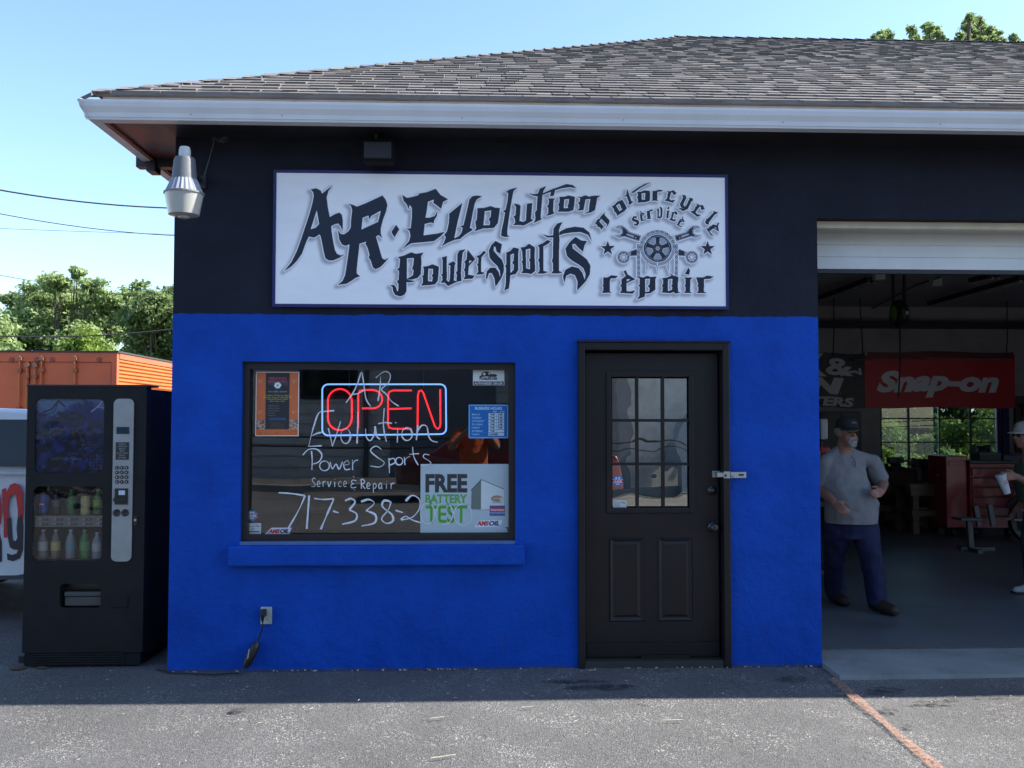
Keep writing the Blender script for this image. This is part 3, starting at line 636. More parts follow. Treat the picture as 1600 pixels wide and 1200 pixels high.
# second line
G.append([A2([(130,730),(190,715),(255,685),(300,700),(370,688),(350,720),(350,800),(345,890),(315,925),(262,942),(212,942),(300,955),(240,968),(212,965),(210,1050),(190,1085),(150,1100),(105,1085),(85,1050),(80,1010),(55,995),(95,990),(115,1020),(122,1050),(133,1050),(135,980),(120,958),(138,940),(140,860),(120,845),(143,830),(150,750)]), A2([(215,740),(280,740),(275,800),(262,845),(278,850),(272,900),(215,935)])])
G.append([A2([(365,820),(410,815),(455,798),(515,820),(512,880),(505,950),(480,985),(440,992),(345,998),(365,970),(365,920),(352,910),(370,900),(375,850)]), A2([(415,840),(460,840),(458,890),(445,905),(458,920),(450,960),(412,955)])])
G.append([A2([(540,735),(590,720),(588,800),(590,910),(587,950),(610,962),(618,930),(622,812),(598,797),(650,768),(672,787),(662,810),(655,950),(680,955),(682,890),(672,880),(686,860),(688,700),(708,667),(765,658),(738,690),(728,780),(722,880),(727,955),(690,960),(650,978),(600,1002),(570,970),(530,972),(548,945),(546,908),(532,897),(548,885),(550,760)])])
G.append([A2([(785,662),(855,750),(795,815),(788,895),(850,905),(830,932),(745,938),(760,910),(757,860),(745,850),(758,838),(762,790),(750,778),(775,750),(778,700)]), A2([(800,762),(825,765),(797,792)])])
G.append([A2([(865,720),(900,710),(935,672),(960,685),(930,712),(912,735),(910,868),(948,878),(920,892),(862,895),(882,870),(880,812),(870,800),(882,790),(885,740)])])
gl_s = [A3([(205,578),(265,610),(250,700),(215,680),(205,635),(190,630),(188,670),(225,715),(265,755),(285,810),(282,870),(262,925),(205,1010),(195,930),(170,880),(145,880),(122,945),(115,920),(125,860),(160,828),(205,830),(235,870),(250,925),(247,860),(222,812),(180,775),(150,735),(142,670),(165,620)])]; G.append(gl_s)
G.append([A3([(300,690),(340,675),(375,640),(425,652),(418,700),(420,850),(395,890),(345,900),(340,960),(330,1025),(285,1045),(300,1000),(302,900),(305,830),(295,815),(306,800),(308,700)]), A3([(345,710),(378,695),(375,760),(362,785),(378,800),(375,850),(345,880)])])
G.append([A3([(440,640),(480,635),(520,605),(575,640),(572,720),(578,860),(540,890),(500,882),(440,880),(462,860),(458,790),(448,775),(460,760),(455,680)]), A3([(490,660),(530,650),(530,740),(518,760),(530,775),(528,845),(492,835)])])
G.append([A3([(600,620),(650,600),(690,570),(725,580),(700,605),(655,630),(655,860),(700,870),(660,885),(595,885),(618,860),(615,780),(605,760),(615,740),(615,640)])])
G.append([A3([(835,402),(812,440),(800,480),(805,560),(800,700),(800,860),(835,875),(790,885),(725,885),(745,860),(742,780),(732,765),(742,745),(745,600),(745,545),(690,545),(645,515),(700,530),(745,525),(750,460),(785,415)])])
G.append([A3([(804,493),(870,460),(950,445),(1030,455),(1085,500),(1108,580),(1070,520),(1000,495),(920,500),(850,510),(806,525)])])
G.append([A3([(955,540),(1010,575),(1065,580),(1040,620),(1025,680),(980,640),(950,605),(925,610),(930,650),(990,695),(1060,750),(1095,810),(1090,890),(1050,960),(970,1045),(975,960),(950,900),(910,885),(870,905),(850,970),(838,910),(860,850),(920,818),(985,832),(1020,878),(1042,945),(1050,890),(1030,835),(985,800),(920,762),(875,720),(860,650),(900,590)])])
# repair
gl_r = [A5([(165,680),(215,680),(255,655),(335,665),(300,690),(250,692),(240,720),(240,840),(262,855),(145,855),(165,830),(165,780),(150,770),(165,760)])]
gl_e = [A5([(395,610),(420,598),(440,645),(530,700),(430,745),(428,835),(470,840),(530,825),(500,865),(350,855),(372,830),(370,785),(352,775),(372,760),(372,700),(400,680),(420,660)]), A5([(432,700),(478,702),(430,726)])]
gl_p = [A5([(555,670),(620,680),(665,660),(700,675),(770,670),(755,700),(755,820),(700,860),(640,862),(635,900),(545,930),(575,890),(575,830),(578,785),(560,775),(578,760),(578,690)]), A5([(640,695),(695,695),(690,760),(670,780),(690,800),(688,840),(640,845)])]
gl_a = [A5([(830,690),(890,680),(938,660),(912,628),(965,660),(1020,680),(1010,760),(1015,840),(1040,850),(990,865),(960,845),(930,860),(820,850),(840,830),(840,790),(828,775),(842,760),(845,710)]), A5([(900,702),(950,695),(948,760),(935,775),(948,790),(945,820),(900,835)])]
gl_i2 = [A5([(1130,565),(1150,600),(1140,650),(1090,640),(1115,600)]), A5([(1075,680),(1180,680),(1155,705),(1150,840),(1175,858),(1080,858),(1100,830),(1098,785),(1085,775),(1100,760),(1100,700)])]
G += [gl_r, gl_e, gl_p, gl_a, [gl_i2[0]], [gl_i2[1]], [A5([(1220,680),(1300,680),(1345,660),(1420,670),(1380,695),(1310,700),(1308,840),(1340,858),(1220,858),(1245,835),(1245,785),(1230,775),(1245,760)])]]
# arc lettering from unit glyphs (x-height 1, y up)
def unit(loops, deslant=0.):
    P = np.array([p for l in loops for p in l]); x0, x1 = P[:, 0].min(), P[:, 0].max(); y0, y1 = P[:, 1].min(), P[:, 1].max(); h = y1-y0
    return [[((x-(x0+x1)/2)/h-deslant*((y1-y)/h-.5), (y1-y)/h-.5) for x, y in l] for l in loops]
U = {'o': unit(gl_o2, .05), 'r': unit(gl_r), 'e': unit(gl_e), 'i': unit(gl_i2), 'm': unit(gl_n, .12),
     'c': [[(-.38,.32),(-.1,.36),(.1,.52),(.38,.34),(.22,.12),(.06,.3),(-.02,.28),(-.04,-.28),(.12,-.34),(.40,-.22),(.28,-.5),(-.38,-.48),(-.22,-.3),(-.22,-.02),(-.3,.05),(-.22,.12),(-.24,.26)]],
     't': [[(.1,.85),(-.06,.6),(-.12,.42),(-.62,.30),(-.2,.32),(-.14,.3),(-.14,-.3),(-.26,-.4),(-.1,-.5),(.22,-.34),(.08,-.26),(.08,.4)]],
     'l': [[(.3,.9),(-.06,.72),(.02,.6),(-.02,-.1),(-.12,-.2),(-.02,-.3),(-.04,-.45),(.16,-.56),(.36,-.42),(.24,-.3),(.2,.5)]],
     'y': [[(-.42,.42),(-.2,.5),(-.06,.34),(-.08,-.22),(.06,-.34),(.14,-.2),(.16,.36),(.1,.44),(.36,.5),(.44,.36),(.36,.28),(.34,-.4),(.1,-.72),(-.36,-.62),(.1,-.5),(-.1,-.52),(-.3,-.34),(-.28,.26)]],
     'v': [[(-.32,.4),(-.12,.5),(-.04,.36),(-.06,-.28),(.06,-.36),(.12,-.2),(.12,.4),(-.0,.62),(.22,.6),(.34,.4),(.32,-.3),(.1,-.52),(-.3,-.42),(-.2,-.3),(-.22,.3)]],
     's': [[(.02,.5),(.36,.38),(.24,.12),(.1,.3),(-.06,.26),(.36,-.12),(.28,-.4),(-.06,-.56),(-.38,-.36),(-.3,-.2),(-.12,-.34),(.06,-.24),(-.34,.12),(-.3,.34)]]}
def place(ch, cx, cy, size, deg, sx=1.):
    a = math.radians(deg); c, s_ = math.cos(a), math.sin(a)
    G.append([[(cx+(x*c*sx-y*s_)*size, cy-(x*s_*sx+y*c)*size) for x, y in l] for l in U[ch]])
for ch, x, y, d, sz in (('m',165,487,46,19),('o',345,322,33,18.5),('t',462,222,20,18),('o',620,195,4,18.5),('r',778,182,-1,17.5),('c',930,190,-14,19),('y',1098,262,-24,20),('c',1240,345,-35,19.5),('l',1362,440,-40,18),('e',1427,560,-52,22)):
    place(ch, 920+x/7.2727, 280+y/7.2727, sz, d, 1.12)
for ch, x, y, d, sz in (('s',530,472,26,15),('e',608,415,14,16.5),('r',697,398,6,14.5),('v',802,388,0,16),('i',900,372,-6,19),('c',963,418,-16,16),('e',1052,482,-28,16.5)):
    place(ch, 920+x/7.2727, 280+y/7.2727, sz, d, .88)
G.append([A4([(480,150),(560,95),(640,50),(715,36),(660,58),(590,98),(505,158)])])
for sx_ in (215, 1350):
    G.append([A5([(sx_+(85 if i % 2 == 0 else 34)*math.sin(i*PI/5), 350-(85 if i % 2 == 0 else 34)*math.cos(i*PI/5)) for i in range(10)])])
# emblem: wrenches, sockets, spikes
EM = []
wl = [(290,120),(330,92),(385,92),(432,128),(470,165),(595,203),(572,272),(480,240),(405,216),(350,232),(282,196),(340,198),(370,180),(375,150),(345,125)]
EM.append([A5(wl)]); EM.append([A5([(1566-x, y) for x, y in wl])])
for q in (lambda x: x, lambda x: 1566-x):
    EM.append([A5([(q(445), 395), (q(540), 355), (q(560), 430), (q(470), 440)])])
    EM.append([A5([(q(395)+72*math.cos(i*PI/12), 450+72*math.sin(i*PI/12)) for i in range(24)])])
for x0, x1 in ((680, 648), (780, 780), (890, 912)): EM.append([A5([(x0-22, 505), (x0+22, 505), (x1, 612)])])
EM.append([A5([(783+196*math.cos(i*PI/20), 350+196*math.sin(i*PI/20)) for i in range(40)])])
for xx in (565, 995): EM.append([A5([(xx-19, 300), (xx+19, 300), (xx+19, 690), (xx-19, 690)])])
RS = 2.6; cwid = int((1136-428)*RS); chgt = int(cwid*(SZ1-SZ0)/(SX1-SX0))
def topx(pt):
    w = at(pt[0], pt[1], SY-.006); return ((w.x-SX0-bd)/(SX1-SX0-2*bd)*cwid, (SZ1-bd-w.z)/(SZ1-SZ0-2*bd)*chgt)
white = (.955, .955, .965); ink = (.095, .115, .19)
cv = Canvas(cwid, chgt, white)
tot = np.zeros((chgt, cwid), bool); inkm = tot.copy(); emb = tot.copy()
for g_ in G:
    m_ = cv.mask([[topx(p) for p in l] for l in g_]); inkm |= m_
for g_ in EM: emb |= cv.mask([[topx(p) for p in l] for l in g_])
halo = dilate(inkm | emb, 4)
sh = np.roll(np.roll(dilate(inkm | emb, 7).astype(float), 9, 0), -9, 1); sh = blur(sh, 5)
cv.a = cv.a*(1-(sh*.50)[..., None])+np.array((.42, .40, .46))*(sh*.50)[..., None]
cv.put(halo, (.95, .95, .96)); cv.put(inkm, ink)
cv.put(emb, (.50, .51, .56)); cv.put(emb & ~np.roll(dilate(~emb, 2), 0, 0), (.62, .63, .68))
def A5p(x, y): return topx(A5([(x, y)])[0])
def ring(x, y, r, col):
    c_ = A5p(x, y); r_ = r/7.2727*RS*.97; cv.circ(c_[0], c_[1], r_, col)
def PL(pts, col): cv.poly([[A5p(*p) for p in pts]], col)
lt = (.90, .90, .92)
for q in (lambda x: x, lambda x: 1566-x):
    PL([(q(370),100),(q(415),128),(q(450),172),(q(582),215),(q(566),258),(q(470),228),(q(400),205),(q(385),212),(q(360),205),(q(388),180),(q(388),140)], ink)
    PL([(q(430),180),(q(500),200),(q(545),226),(q(535),238),(q(480),218),(q(425),196)], (.72,.73,.77)); ring(q(520), 222, 10, ink)
    PL([(q(480),385),(q(545),365),(q(545),425),(q(480),430)], ink)
    ring(q(395), 450, 72, lt); ring(q(395), 450, 66, ink); ring(q(395), 450, 58, (.66,.67,.71)); ring(q(395), 450, 44, lt); ring(q(395), 450, 32, (.5,.5,.55)); ring(q(395), 450, 24, lt)
    for i in range(8): ring(q(395)+44*math.cos(i*PI/4), 450+44*math.sin(i*PI/4), 7, ink)
for x0, x1 in ((680, 650), (780, 780), (890, 910)): PL([(x0-10, 512), (x0+10, 512), (x1, 595)], lt)
# chain
cl_ = [(783+190*math.cos(math.radians(a)), 350+195*math.sin(math.radians(a))) for a in np.arange(175, 366, 8.5)]+[(565, y) for y in range(330, 690, 30)]+[(995, y) for y in range(330, 690, 30)]
for i, (x, y) in enumerate(cl_): ring(x, y, 20, lt)
for i, (x, y) in enumerate(cl_): ring(x, y, 15, ink if i % 2 else (.45,.46,.52)); ring(x, y, 7, lt)
ring(783, 350, 174, lt); ring(783, 350, 166, ink); ring(783, 350, 150, (.60,.61,.66)); ring(783, 350, 143, ink)
for i in range(5):
    a0 = -PI/2+PI/5+i*2*PI/5
    pts = [(783+r*math.cos(a0+d), 350+r*math.sin(a0+d)) for r, d in ((62, -.32), (62, .32), (122, .42), (132, .2), (132, -.2), (122, -.42))]
    PL(pts, lt); PL([(783+(x-783)*.9+12*math.cos(a0), 350+(y-350)*.9+12*math.sin(a0)) for x, y in pts], (.62,.63,.69))
ring(783, 350, 50, (.35,.36,.42)); ring(783, 350, 42, ink); ring(783, 350, 24, lt); ring(783, 350, 14, ink); ring(783, 350, 6, lt)
for a in (-2.4, -.8, .6, 2.3): cv.stroke([A5p(783+156*math.cos(a+d), 350+156*math.sin(a+d)) for d in (-.3, -.15, 0, .15, .3)], 3, lt)
# dark letters stay above the emblem
for g_ in G[-30:]: pass
cv.put(inkm & ~(emb & ~dilate(inkm, 1)), ink)
wsm = Canvas(8, 8, (1, 1, 1))
cv.a *= (1-.05*np.clip(blur(NR.rand(chgt, cwid), 20)*2-1, -1, 1))[..., None]
M_sign = cv.material('sign_print', rough=.38)
sign = thing('shop_sign', ((SX0+SX1)/2, -.02, SZ0), 'wide white shop sign with black gothic lettering and wheel emblem on the black wall', 'sign')
mb = MB(); mb.box((SX0+.002, SY+.001, SZ0+.002), (SX1-.002, -.001, SZ1-.002)); mb.build('backing', mat('sign_edge', (.5, .5, .52), .5), sign)
sheet('printed_face', M_sign, sign, (SX0+bd, SY-.006, SZ0+bd), (SX1-bd, SY-.006, SZ0+bd), (SX1-bd, SY-.006, SZ1-bd), (SX0+bd, SY-.006, SZ1-bd))
M_sb = mat('sign_border_navy', (.014, .013, .12), .45, var=.15)
mb = MB()
for (a, b, c, d) in ((SX0, SX0+bd, SZ0, SZ1), (SX1-bd, SX1, SZ0, SZ1), (SX0+bd, SX1-bd, SZ0, SZ0+bd), (SX0+bd, SX1-bd, SZ1-bd, SZ1)): mb.box((a, SY-.010, c), (b, SY, d))
mb.build('border', M_sb, sign)
for x in (SX0+.01, (SX0+SX1)/2, SX1-.01):
    for z in (SZ0+.01, SZ1-.01): mb = MB(); mb.lathe([(.006, -.003), (.005, 0)], (x, SY-.010, z), 8, 'y'); mb.build('screw', M_knob, sign)

# ================================================ WALL LIGHTS
c = at(288, 290, -.42); LX, LY = c.x, -.42
def zz(py): return at(288, py, LY).z
def rr(px): return abs(at(288+px, 300, LY).x-c.x)
lamp = thing('security_light', (LX, LY, zz(338)), 'grey security light with ribbed collar and milky lens at the left corner below the gutter', 'lamp')
mb = MB(); mb.smooth = True; mb.lathe([(rr(9), zz(245)), (rr(8.8), zz(236)), (rr(7.5), zz(230)), (.004, zz(229))], (LX, LY, 0), 20); mb.build('photocell', mat('photocell_grey', (.50, .51, .50), .5), lamp, auto=40)
mb = MB(); mb.lathe([(rr(19.5), zz(281)), (rr(19), zz(279)), (rr(16.5), zz(252)), (rr(15), zz(247)), (rr(10), zz(245))], (LX, LY, 0), 28); mb.build('housing', mat('lamp_housing', (.10, .11, .12), .55, var=.12, bump=.1), lamp, auto=40)
mb = MB(); n = 48; k0 = len(mb.v)
pr = [(rr(20), zz(281)), (rr(28.5), zz(300)), (rr(29.5), zz(302.5))]
for i in range(n):
    a = 2*PI*i/n; w = 1 if i % 2 else .95
    for r, h in pr: mb.v.append((LX+r*w*math.cos(a), LY+r*w*math.sin(a), h))
for i in range(n):
    for q in range(2): mb.f.append((i*3+q, ((i+1) % n)*3+q, ((i+1) % n)*3+q+1, i*3+q+1)); mb.m.append(0); mb.sm.append(False)
mb.build('ribbed_collar', mat('lamp_collar', (.24, .26, .31), .55), lamp)
mb = MB(); mb.lathe([(rr(31), zz(304)), (rr(31), zz(301.5)), (rr(28.5), zz(300.5)), (rr(28.5), zz(304))], (LX, LY, 0), 28); mb.build('rim', mat('lamp_rim', (.16, .17, .18), .5), lamp)
M_lens = mat('lamp_lens', (.40, .40, .365), .30, var=.06, coat=.4)
mb = MB(); mb.lathe([(rr(29.5), zz(303.5)), (rr(28), zz(312)), (rr(24.5), zz(330)), (rr(23.5), zz(336)), (rr(14), zz(338.5)), (rr(9), zz(338)), (rr(7), zz(341)), (.003, zz(341.5))], (LX, LY, 0), 28); mb.build('lens', M_lens, lamp, auto=30)
mb = MB(); mb.tube([(LX, LY, zz(262)), (LX+.0, LY+.2, zz(258)), (LX-.03, -.001, zz(255))], .018, 8); mb.box((LX-.07, -.02, zz(268)), (LX+.01, -.001, zz(248))); mb.build('arm', M_gal if 0 else mat('arm_black', (.02, .02, .024), .5), lamp)
# cable and bundle under the soffit
mb = MB(); pts = [at(*p) for p in ((332, 212, -.012), (334, 222, -.012), (327, 248, -.012), (319, 275, -.012), (316, 290, -.012), (308, 292, -.03))]; mb.tube(pts, .004, 6)
for i in range(5):
    c = at(338+i*3, 213+i*1.5, -.02); mb.tube([c+Vector((.03*math.cos(a+i), -.004*i, .02*math.sin(a*1.3+i))) for a in np.linspace(0, 5.5, 9)], .003, 5)
tag(mb.build('lamp_cable', mat('cable_grey', (.06, .06, .065), .5)), 'thin grey cable coiled under the soffit and drooping to the security light', 'cable')
c0, c1 = at(568, 216, -.14), at(616, 256, -.14)
fl = thing('floodlight', ((c0.x+c1.x)/2, -.1, c1.z), 'small black painted floodlight on the wall above the sign, just under the gutter', 'floodlight')
mb = MB(); mb.bbox((c0.x, -.20, c1.z), (c1.x, -.07, c0.z-.02), .02); M_fl = mat('floodlight_black', (.006, .006, .008), .8, spec=.15); mb.build('housing', M_fl, fl)
mb = MB(); mb.bbox((c0.x+.012, -.212, c1.z+.015), (c1.x-.012, -.199, c0.z-.04), .006); mb.build('lens', mat('flood_lens', (.008, .008, .01), .5), fl)
mb = MB(); mb.lathe([(.05, -.03), (.05, 0)], ((c0.x+c1.x)/2, 0, c0.z+.015), 16, 'y'); mb.tube([((c0.x+c1.x)/2, -.03, c0.z+.015), ((c0.x+c1.x)/2, -.1, c0.z-.01)], .014, 8); mb.bar(((c0.x+c1.x)/2-.02, -.1, c0.z-.02), ((c0.x+c1.x)/2-.02, -.12, c0.z+.06), .02); mb.build('bracket', M_sof, fl)
# small camera-like clip at the sill
# ================================================ OUTLET AND CORD
c0, c1 = at(407.5, 948.5, -.01), at(424.5, 975, -.01)
ol = thing('wall_outlet', ((c0.x+c1.x)/2, -.01, c1.z), 'weathered white outdoor outlet on the blue wall below the window', 'outlet')
mb = MB(); mb.bbox((c0.x, -.014, c1.z), (c1.x, -.001, c0.z), .003); mb.build('cover_plate', mat('outlet_plate', (.42, .46, .44), .55, dirt=.7, var=.3), ol)
mb = MB(); mb.bbox((c0.x+.034, -.019, c1.z+.02), (c1.x-.012, -.0145, c1.z+.045), .002); mb.bbox((c0.x+.034, -.019, c1.z+.06), (c1.x-.012, -.0145, c1.z+.09), .002); mb.build('socket', mat('outlet_socket', (.32, .34, .33), .5), ol)
cord = thing('adapter_cable', (at(390, 1048, -.04).x, -.04, 0), 'black power cord with long inline adapter, plugged into the outlet and hanging to the ground', 'cord')
M_rub = mat('rubber_black', (.012, .012, .013), .45)
mb = MB(); c = at(412, 958, -.03); mb.bbox((c.x-.018, -.06, c.z-.02), (c.x+.018, -.016, c.z+.026), .01); mb.tube([(c.x, -.055, c.z-.015), (c.x-.003, -.05, c.z-.05)], [.013, .007], 8); mb.build('plug', M_rub, cord)
mb = MB(); mb.tube([at(411, 965, -.045), at(410, 980, -.045), at(407, 990, -.035), at(403, 1000, -.03), at(401.5, 1005, -.035)], .0045, 8)
mb.tube([at(383, 1042, -.05), at(378, 1047, -.07), atz(374, 1052, .008), atz(362, 1052, .008), atz(330, 1054, .008), atz(295, 1052, .008), atz(263, 1051, .008), atz(245, 1046, .008)], .0045, 8); mb.build('flex', M_rub, cord)
mb = MB(); mb.smooth = True; a, b = at(402, 1003, -.035), at(383, 1043, -.055); d = b-a
mb.tube([a, a+d*.08, a+d*.2, a+d*.5, a+d*.85, a+d*.97, b], [.012, .023, .028, .031, .027, .02, .006], 12); mb.build('adapter', M_rub, cord, auto=50)
mb = MB(); m_ = a+d*.42; mb.bar(m_+Vector((-.012, -.030, .03)), m_+Vector((-.020, -.031, -.03)), .006, .003); mb.build('adapter_label', mat('label_grey', (.4, .4, .4), .5), cord)

# ================================================ ON AND BEHIND THE SHOP WINDOW
GY = wy-.0145        # just proud of the glass
def K(x, y, Y=GY): return at(370+x/3.429, 550+y/3.429, Y)
def rect_px(x0, y0, x1, y1, Y):   # in photo pixels -> world rectangle
    a, b = at((x0+x1)/2, y1, Y), at((x0+x1)/2, y0, Y); return at(x0, (y0+y1)/2, Y).x, at(x1, (y0+y1)/2, Y).x, a.z, b.z
def stuck(name, px, canvas, Y, label, cat, thick=.0012, group=None, rough=.4, poly=None):
    x0, x1, z0, z1 = rect_px(*px, Y)
    t = thing(name, ((x0+x1)/2, Y, z0), label, cat, group)
    if poly: 
        mb = MB(); mb.prism([(x0+(x1-x0)*u, z0+(z1-z0)*v) for u, v in poly], Y, Y+thick); mb.build('backing', mat('paper_edge', (.6, .6, .6), .6), t)
        me = bpy.data.meshes.new('print'); me.from_pydata([(x0+(x1-x0)*u, Y-.0006, z0+(z1-z0)*v) for u, v in poly], [], [tuple(range(len(poly)))])
        uv = me.uv_layers.new(name='UVMap')
        for i, c in enumerate(poly): uv.data[i].uv = c
        me.materials.append(canvas.material(name+'_print', rough)); o = bpy.data.objects.new('print', me); COL.objects.link(o); attach(o, t)
    else:
        mb = MB(); mb.box((x0, Y, z0), (x1, Y+thick, z1)); mb.build('backing', mat('paper_edge', (.6, .6, .6), .6), t)
        sheet('print', canvas.material(name+'_print', rough), t, (x0, Y-.0006, z0), (x1, Y-.0006, z0), (x1, Y-.0006, z1), (x0, Y-.0006, z1))
    return t
# event poster
P = Canvas(264, 400, (.93, .93, .93)); P.rect(4, 4, 260, 396, (.80, .42, .24)); P.rect(60, 6, 206, 358, (.16, .17, .19))
for x0, x1 in ((6, 58), (208, 258)):
    for i in range(260):
        P.circ(random.uniform(x0, x1), random.uniform(300, 356), random.uniform(1.5, 4), random.choice([(.3, .35, .38), (.7, .72, .7), (.85, .6, .4), (.2, .25, .3)]))
for i in range(160): P.circ(random.uniform(6, 256), random.uniform(362, 392), random.uniform(1, 4), random.choice([(.85, .35, .15), (.8, .5, .2), (.7, .25, .12)]), .6)
P.text('RIDE-A-THON', 133, 48, 20, (.78, .30, .38), .02, align='c', width=104); P.text('MARDI NIGHT', 133, 66, 20, (.62, .28, .4), .03, align='c', width=116)
for i in range(24): P.stroke([(77+i*5, 60), (77+i*5, 66+random.uniform(4, 28))], 1.4, (.5, .3, .4))
for a in range(7): P.circ(133+13*math.cos(a), 84+11*math.sin(a), 9, (.86, .9, .9))
P.circ(133, 84, 6, (.4, .55, .45)); P.stroke([(133, 92), (130, 108)], 3, (.7, .75, .75))
P.text('AND BIKE SHOW', 133, 128, 13, (.75, .75, .77), .0, align='c', width=116)
for i, s_ in enumerate(('Live Music Refreshments Games', 'Saturday August Cruise Parade', 'Charity Drive for Kids', 'Rain or Shine - Noon')): P.text(s_, 133, 150+i*12, 11, (.80, .78, .25), .01, align='c', width=(150, 176, 128, 92)[i])
for i in range(5): P.text(('Registration 9 am', 'Ride departs 10 am', 'Food and vendors', 'Door prizes', 'Free parking')[i], 76, 214+i*15, 9, (.6, .62, .6) if i != 3 else (.7, .65, .3))
P.rect(80, 286, 186, 302, (.16, .3, .45))
for i in range(5): P.text(('all proceeds go to the', 'children of the county', 'thank you to sponsors', 'and to our volunteers', 'see you at the ride')[i], 133, 318+i*9, 8, (.62, .34, .22), align='c', width=84)
for x, y in ((24, 70), (232, 70), (24, 262), (232, 262)): P.text('AUG', x-10, y-12, 12, (.82, .74, .66)); P.text('12', x-6, y, 13, (.82, .74, .66), .02)
stuck('event_poster', (399.5, 581, 467, 681.5), P, GY, 'orange and black event poster in the upper left corner of the shop window', 'poster')
# neon sign (hangs behind the glass)
NY = wy+.13
def NK(x, y): return K(x, y, NY)
neon = thing('open_sign', NK(790, 445), 'lit neon OPEN sign, red letters in a blue border, hanging behind the window', 'neon sign')
def arc(cx, cy, r, a0, a1, n=7): return [(cx+r*math.cos(math.radians(a0+(a1-a0)*i/(n-1))), cy+r*math.sin(math.radians(a0+(a1-a0)*i/(n-1)))) for i in range(n)]
M_nb = mat('neon_blue', (.2, .3, .6), .3, emit=(.16, .36, 1.0), estr=1.45); M_nr = mat('neon_red', (.5, .05, .05), .3, emit=(1.0, .022, .03), estr=1.6); M_ntube = mat('neon_unlit', (.25, .25, .3), .2)
bo = arc(490, 205, 32, 180, 270)+arc(1090, 203, 30, 270, 360)+arc(1092, 410, 30, 0, 90)+arc(490, 415, 32, 90, 180); bo.append(bo[0])
mb = MB(); mb.smooth = True; mb.tube([NK(*p) for p in bo], .0052, 8); mb.build('border_tube', M_nb, neon)
LT = {'O': arc(552, 262, 64, 180, 360, 12)+arc(552, 355, 64, 0, 180, 12)+[(488, 262)],
      'P': [(650, 408), (651, 225), (660, 207), (680, 203), (730, 203)]+arc(730, 253, 49, 270, 450, 10)+[(672, 302)],
      'E': [(937, 206), (835, 206), (815, 215), (811, 235), (810, 385), (816, 405), (835, 411), (936, 411)],
      'E2': [(812, 305), (935, 302)],
      'N': [(968, 412), (970, 235), (976, 210), (988, 205), (998, 216), (1062, 400), (1076, 413), (1088, 402), (1091, 385), (1090, 200)]}
for k_, pts in LT.items():
    mb = MB(); mb.smooth = True; mb.tube([NK(*p) for p in pts], .0052, 8); mb.build('letter_tube', M_nr, neon)
mb = MB(); a, b = NK(470, 430), NK(1112, 190); mb.box((a.x, NY+.03, a.z), (b.x, NY+.034, b.z)); mb.build('back_panel', mat('neon_back', (.008, .008, .01), .3), neon)
mb = MB()
for x in (600, 1000): mb.tube([NK(x, 190)+Vector((0, .02, 0)), NK(x, 40)+Vector((0, .02, .03))], .002, 4)
mb.build('hanging_chain', M_gal, neon)
# chalk marker lettering
HW = {'S': [[(.9,.85),(.6,1),(.2,.85),(.3,.6),(.8,.35),(.8,.1),(.4,0),(.0,.05)]], 'e': [[(.15,.3),(.75,.35),(.6,.6),(.3,.6),(.1,.3),(.3,.02),(.8,.08)]], 'r': [[(.2,.6),(.25,0)],[(.25,.3),(.5,.6),(.9,.58)]],
      'v': [[(.1,.6),(.4,0),(.85,.6)]], 'i': [[(.5,.55),(.5,0)],[(.5,.8),(.52,.84)]], 'c': [[(.85,.5),(.5,.62),(.15,.35),(.35,.02),(.85,.08)]], 'R': [[(.2,1),(.2,0)],[(0,.9),(.4,1.05),(.85,.85),(.7,.6),(.25,.5),(.6,.25),(1,.0)]],
      'p': [[(.2,.55),(.25,-.4)],[(.22,.45),(.55,.6),(.85,.35),(.6,.05),(.25,.1)]], 'a': [[(.75,.55),(.4,.6),(.12,.3),(.35,.0),(.7,.25),(.75,.55),(.75,.1),(.9,0)]], 'o': [[(.5+.38*math.cos(t), .3+.3*math.sin(t)) for t in np.linspace(0, 6.4, 12)]],
      'w': [[(.0,.55),(.2,.0),(.5,.45),(.7,.0),(1.,.6)]]}
M_chalk = mat('paint_marker_white', (.66, .70, .74), .8, var=.22, vscale=120)
lett = thing('window_lettering', K(640, 950), 'hand written white marker lettering and phone number across the shop window glass', 'lettering')
def ribbon(mb, pts, w, Y):
    P3 = [K(x, y, Y) for x, y in pts]; L_ = []; R_ = []
    # densify with catmull-rom
    Q = []
    for i in range(len(P3)-1):
        p0, p1, p2, p3 = P3[max(i-1, 0)], P3[i], P3[i+1], P3[min(i+2, len(P3)-1)]
        for s_ in range(4):
            t = s_/4; Q.append(.5*((2*p1)+(p2-p0)*t+(2*p0-5*p1+4*p2-p3)*t*t+(3*p1-p0-3*p2+p3)*t**3))
    Q.append(P3[-1])
    for i, p in enumerate(Q):
        d = (Q[min(i+1, len(Q)-1)]-Q[max(i-1, 0)]); d = d.normalized() if d.length > 1e-6 else Vector((1, 0, 0)); n_ = Vector((-d.z, 0, d.x)); ww = w*(.82+.75*mnoise.noise(p*14))/2
        L_.append(p+n_*ww); R_.append(p-n_*ww)
    n = len(Q); k_ = len(mb.v); Yo = Vector((0, -.0008*len(mb.v)/4000, 0))
    mb.add([tuple(v+Yo) for v in L_+R_], [(i, i+1, n+i+1, n+i) for i in range(n-1)])
wct = [0]
def word(name, strokes, w, Y=None):
    for s_ in strokes:
        pass
    mb = MB()
    for i, s_ in enumerate(strokes):
        wct[0] += 1; ribbon(mb, s_, w, (Y or GY-.003)-.00006*wct[0])
    mb.build(name, M_chalk, lett)
def ell(cx, cy, rx, ry, a0=-1.3, a1=5.3): return [(cx+rx*math.cos(t), cy+ry*math.sin(t)) for t in np.linspace(a0, a1, 13)]
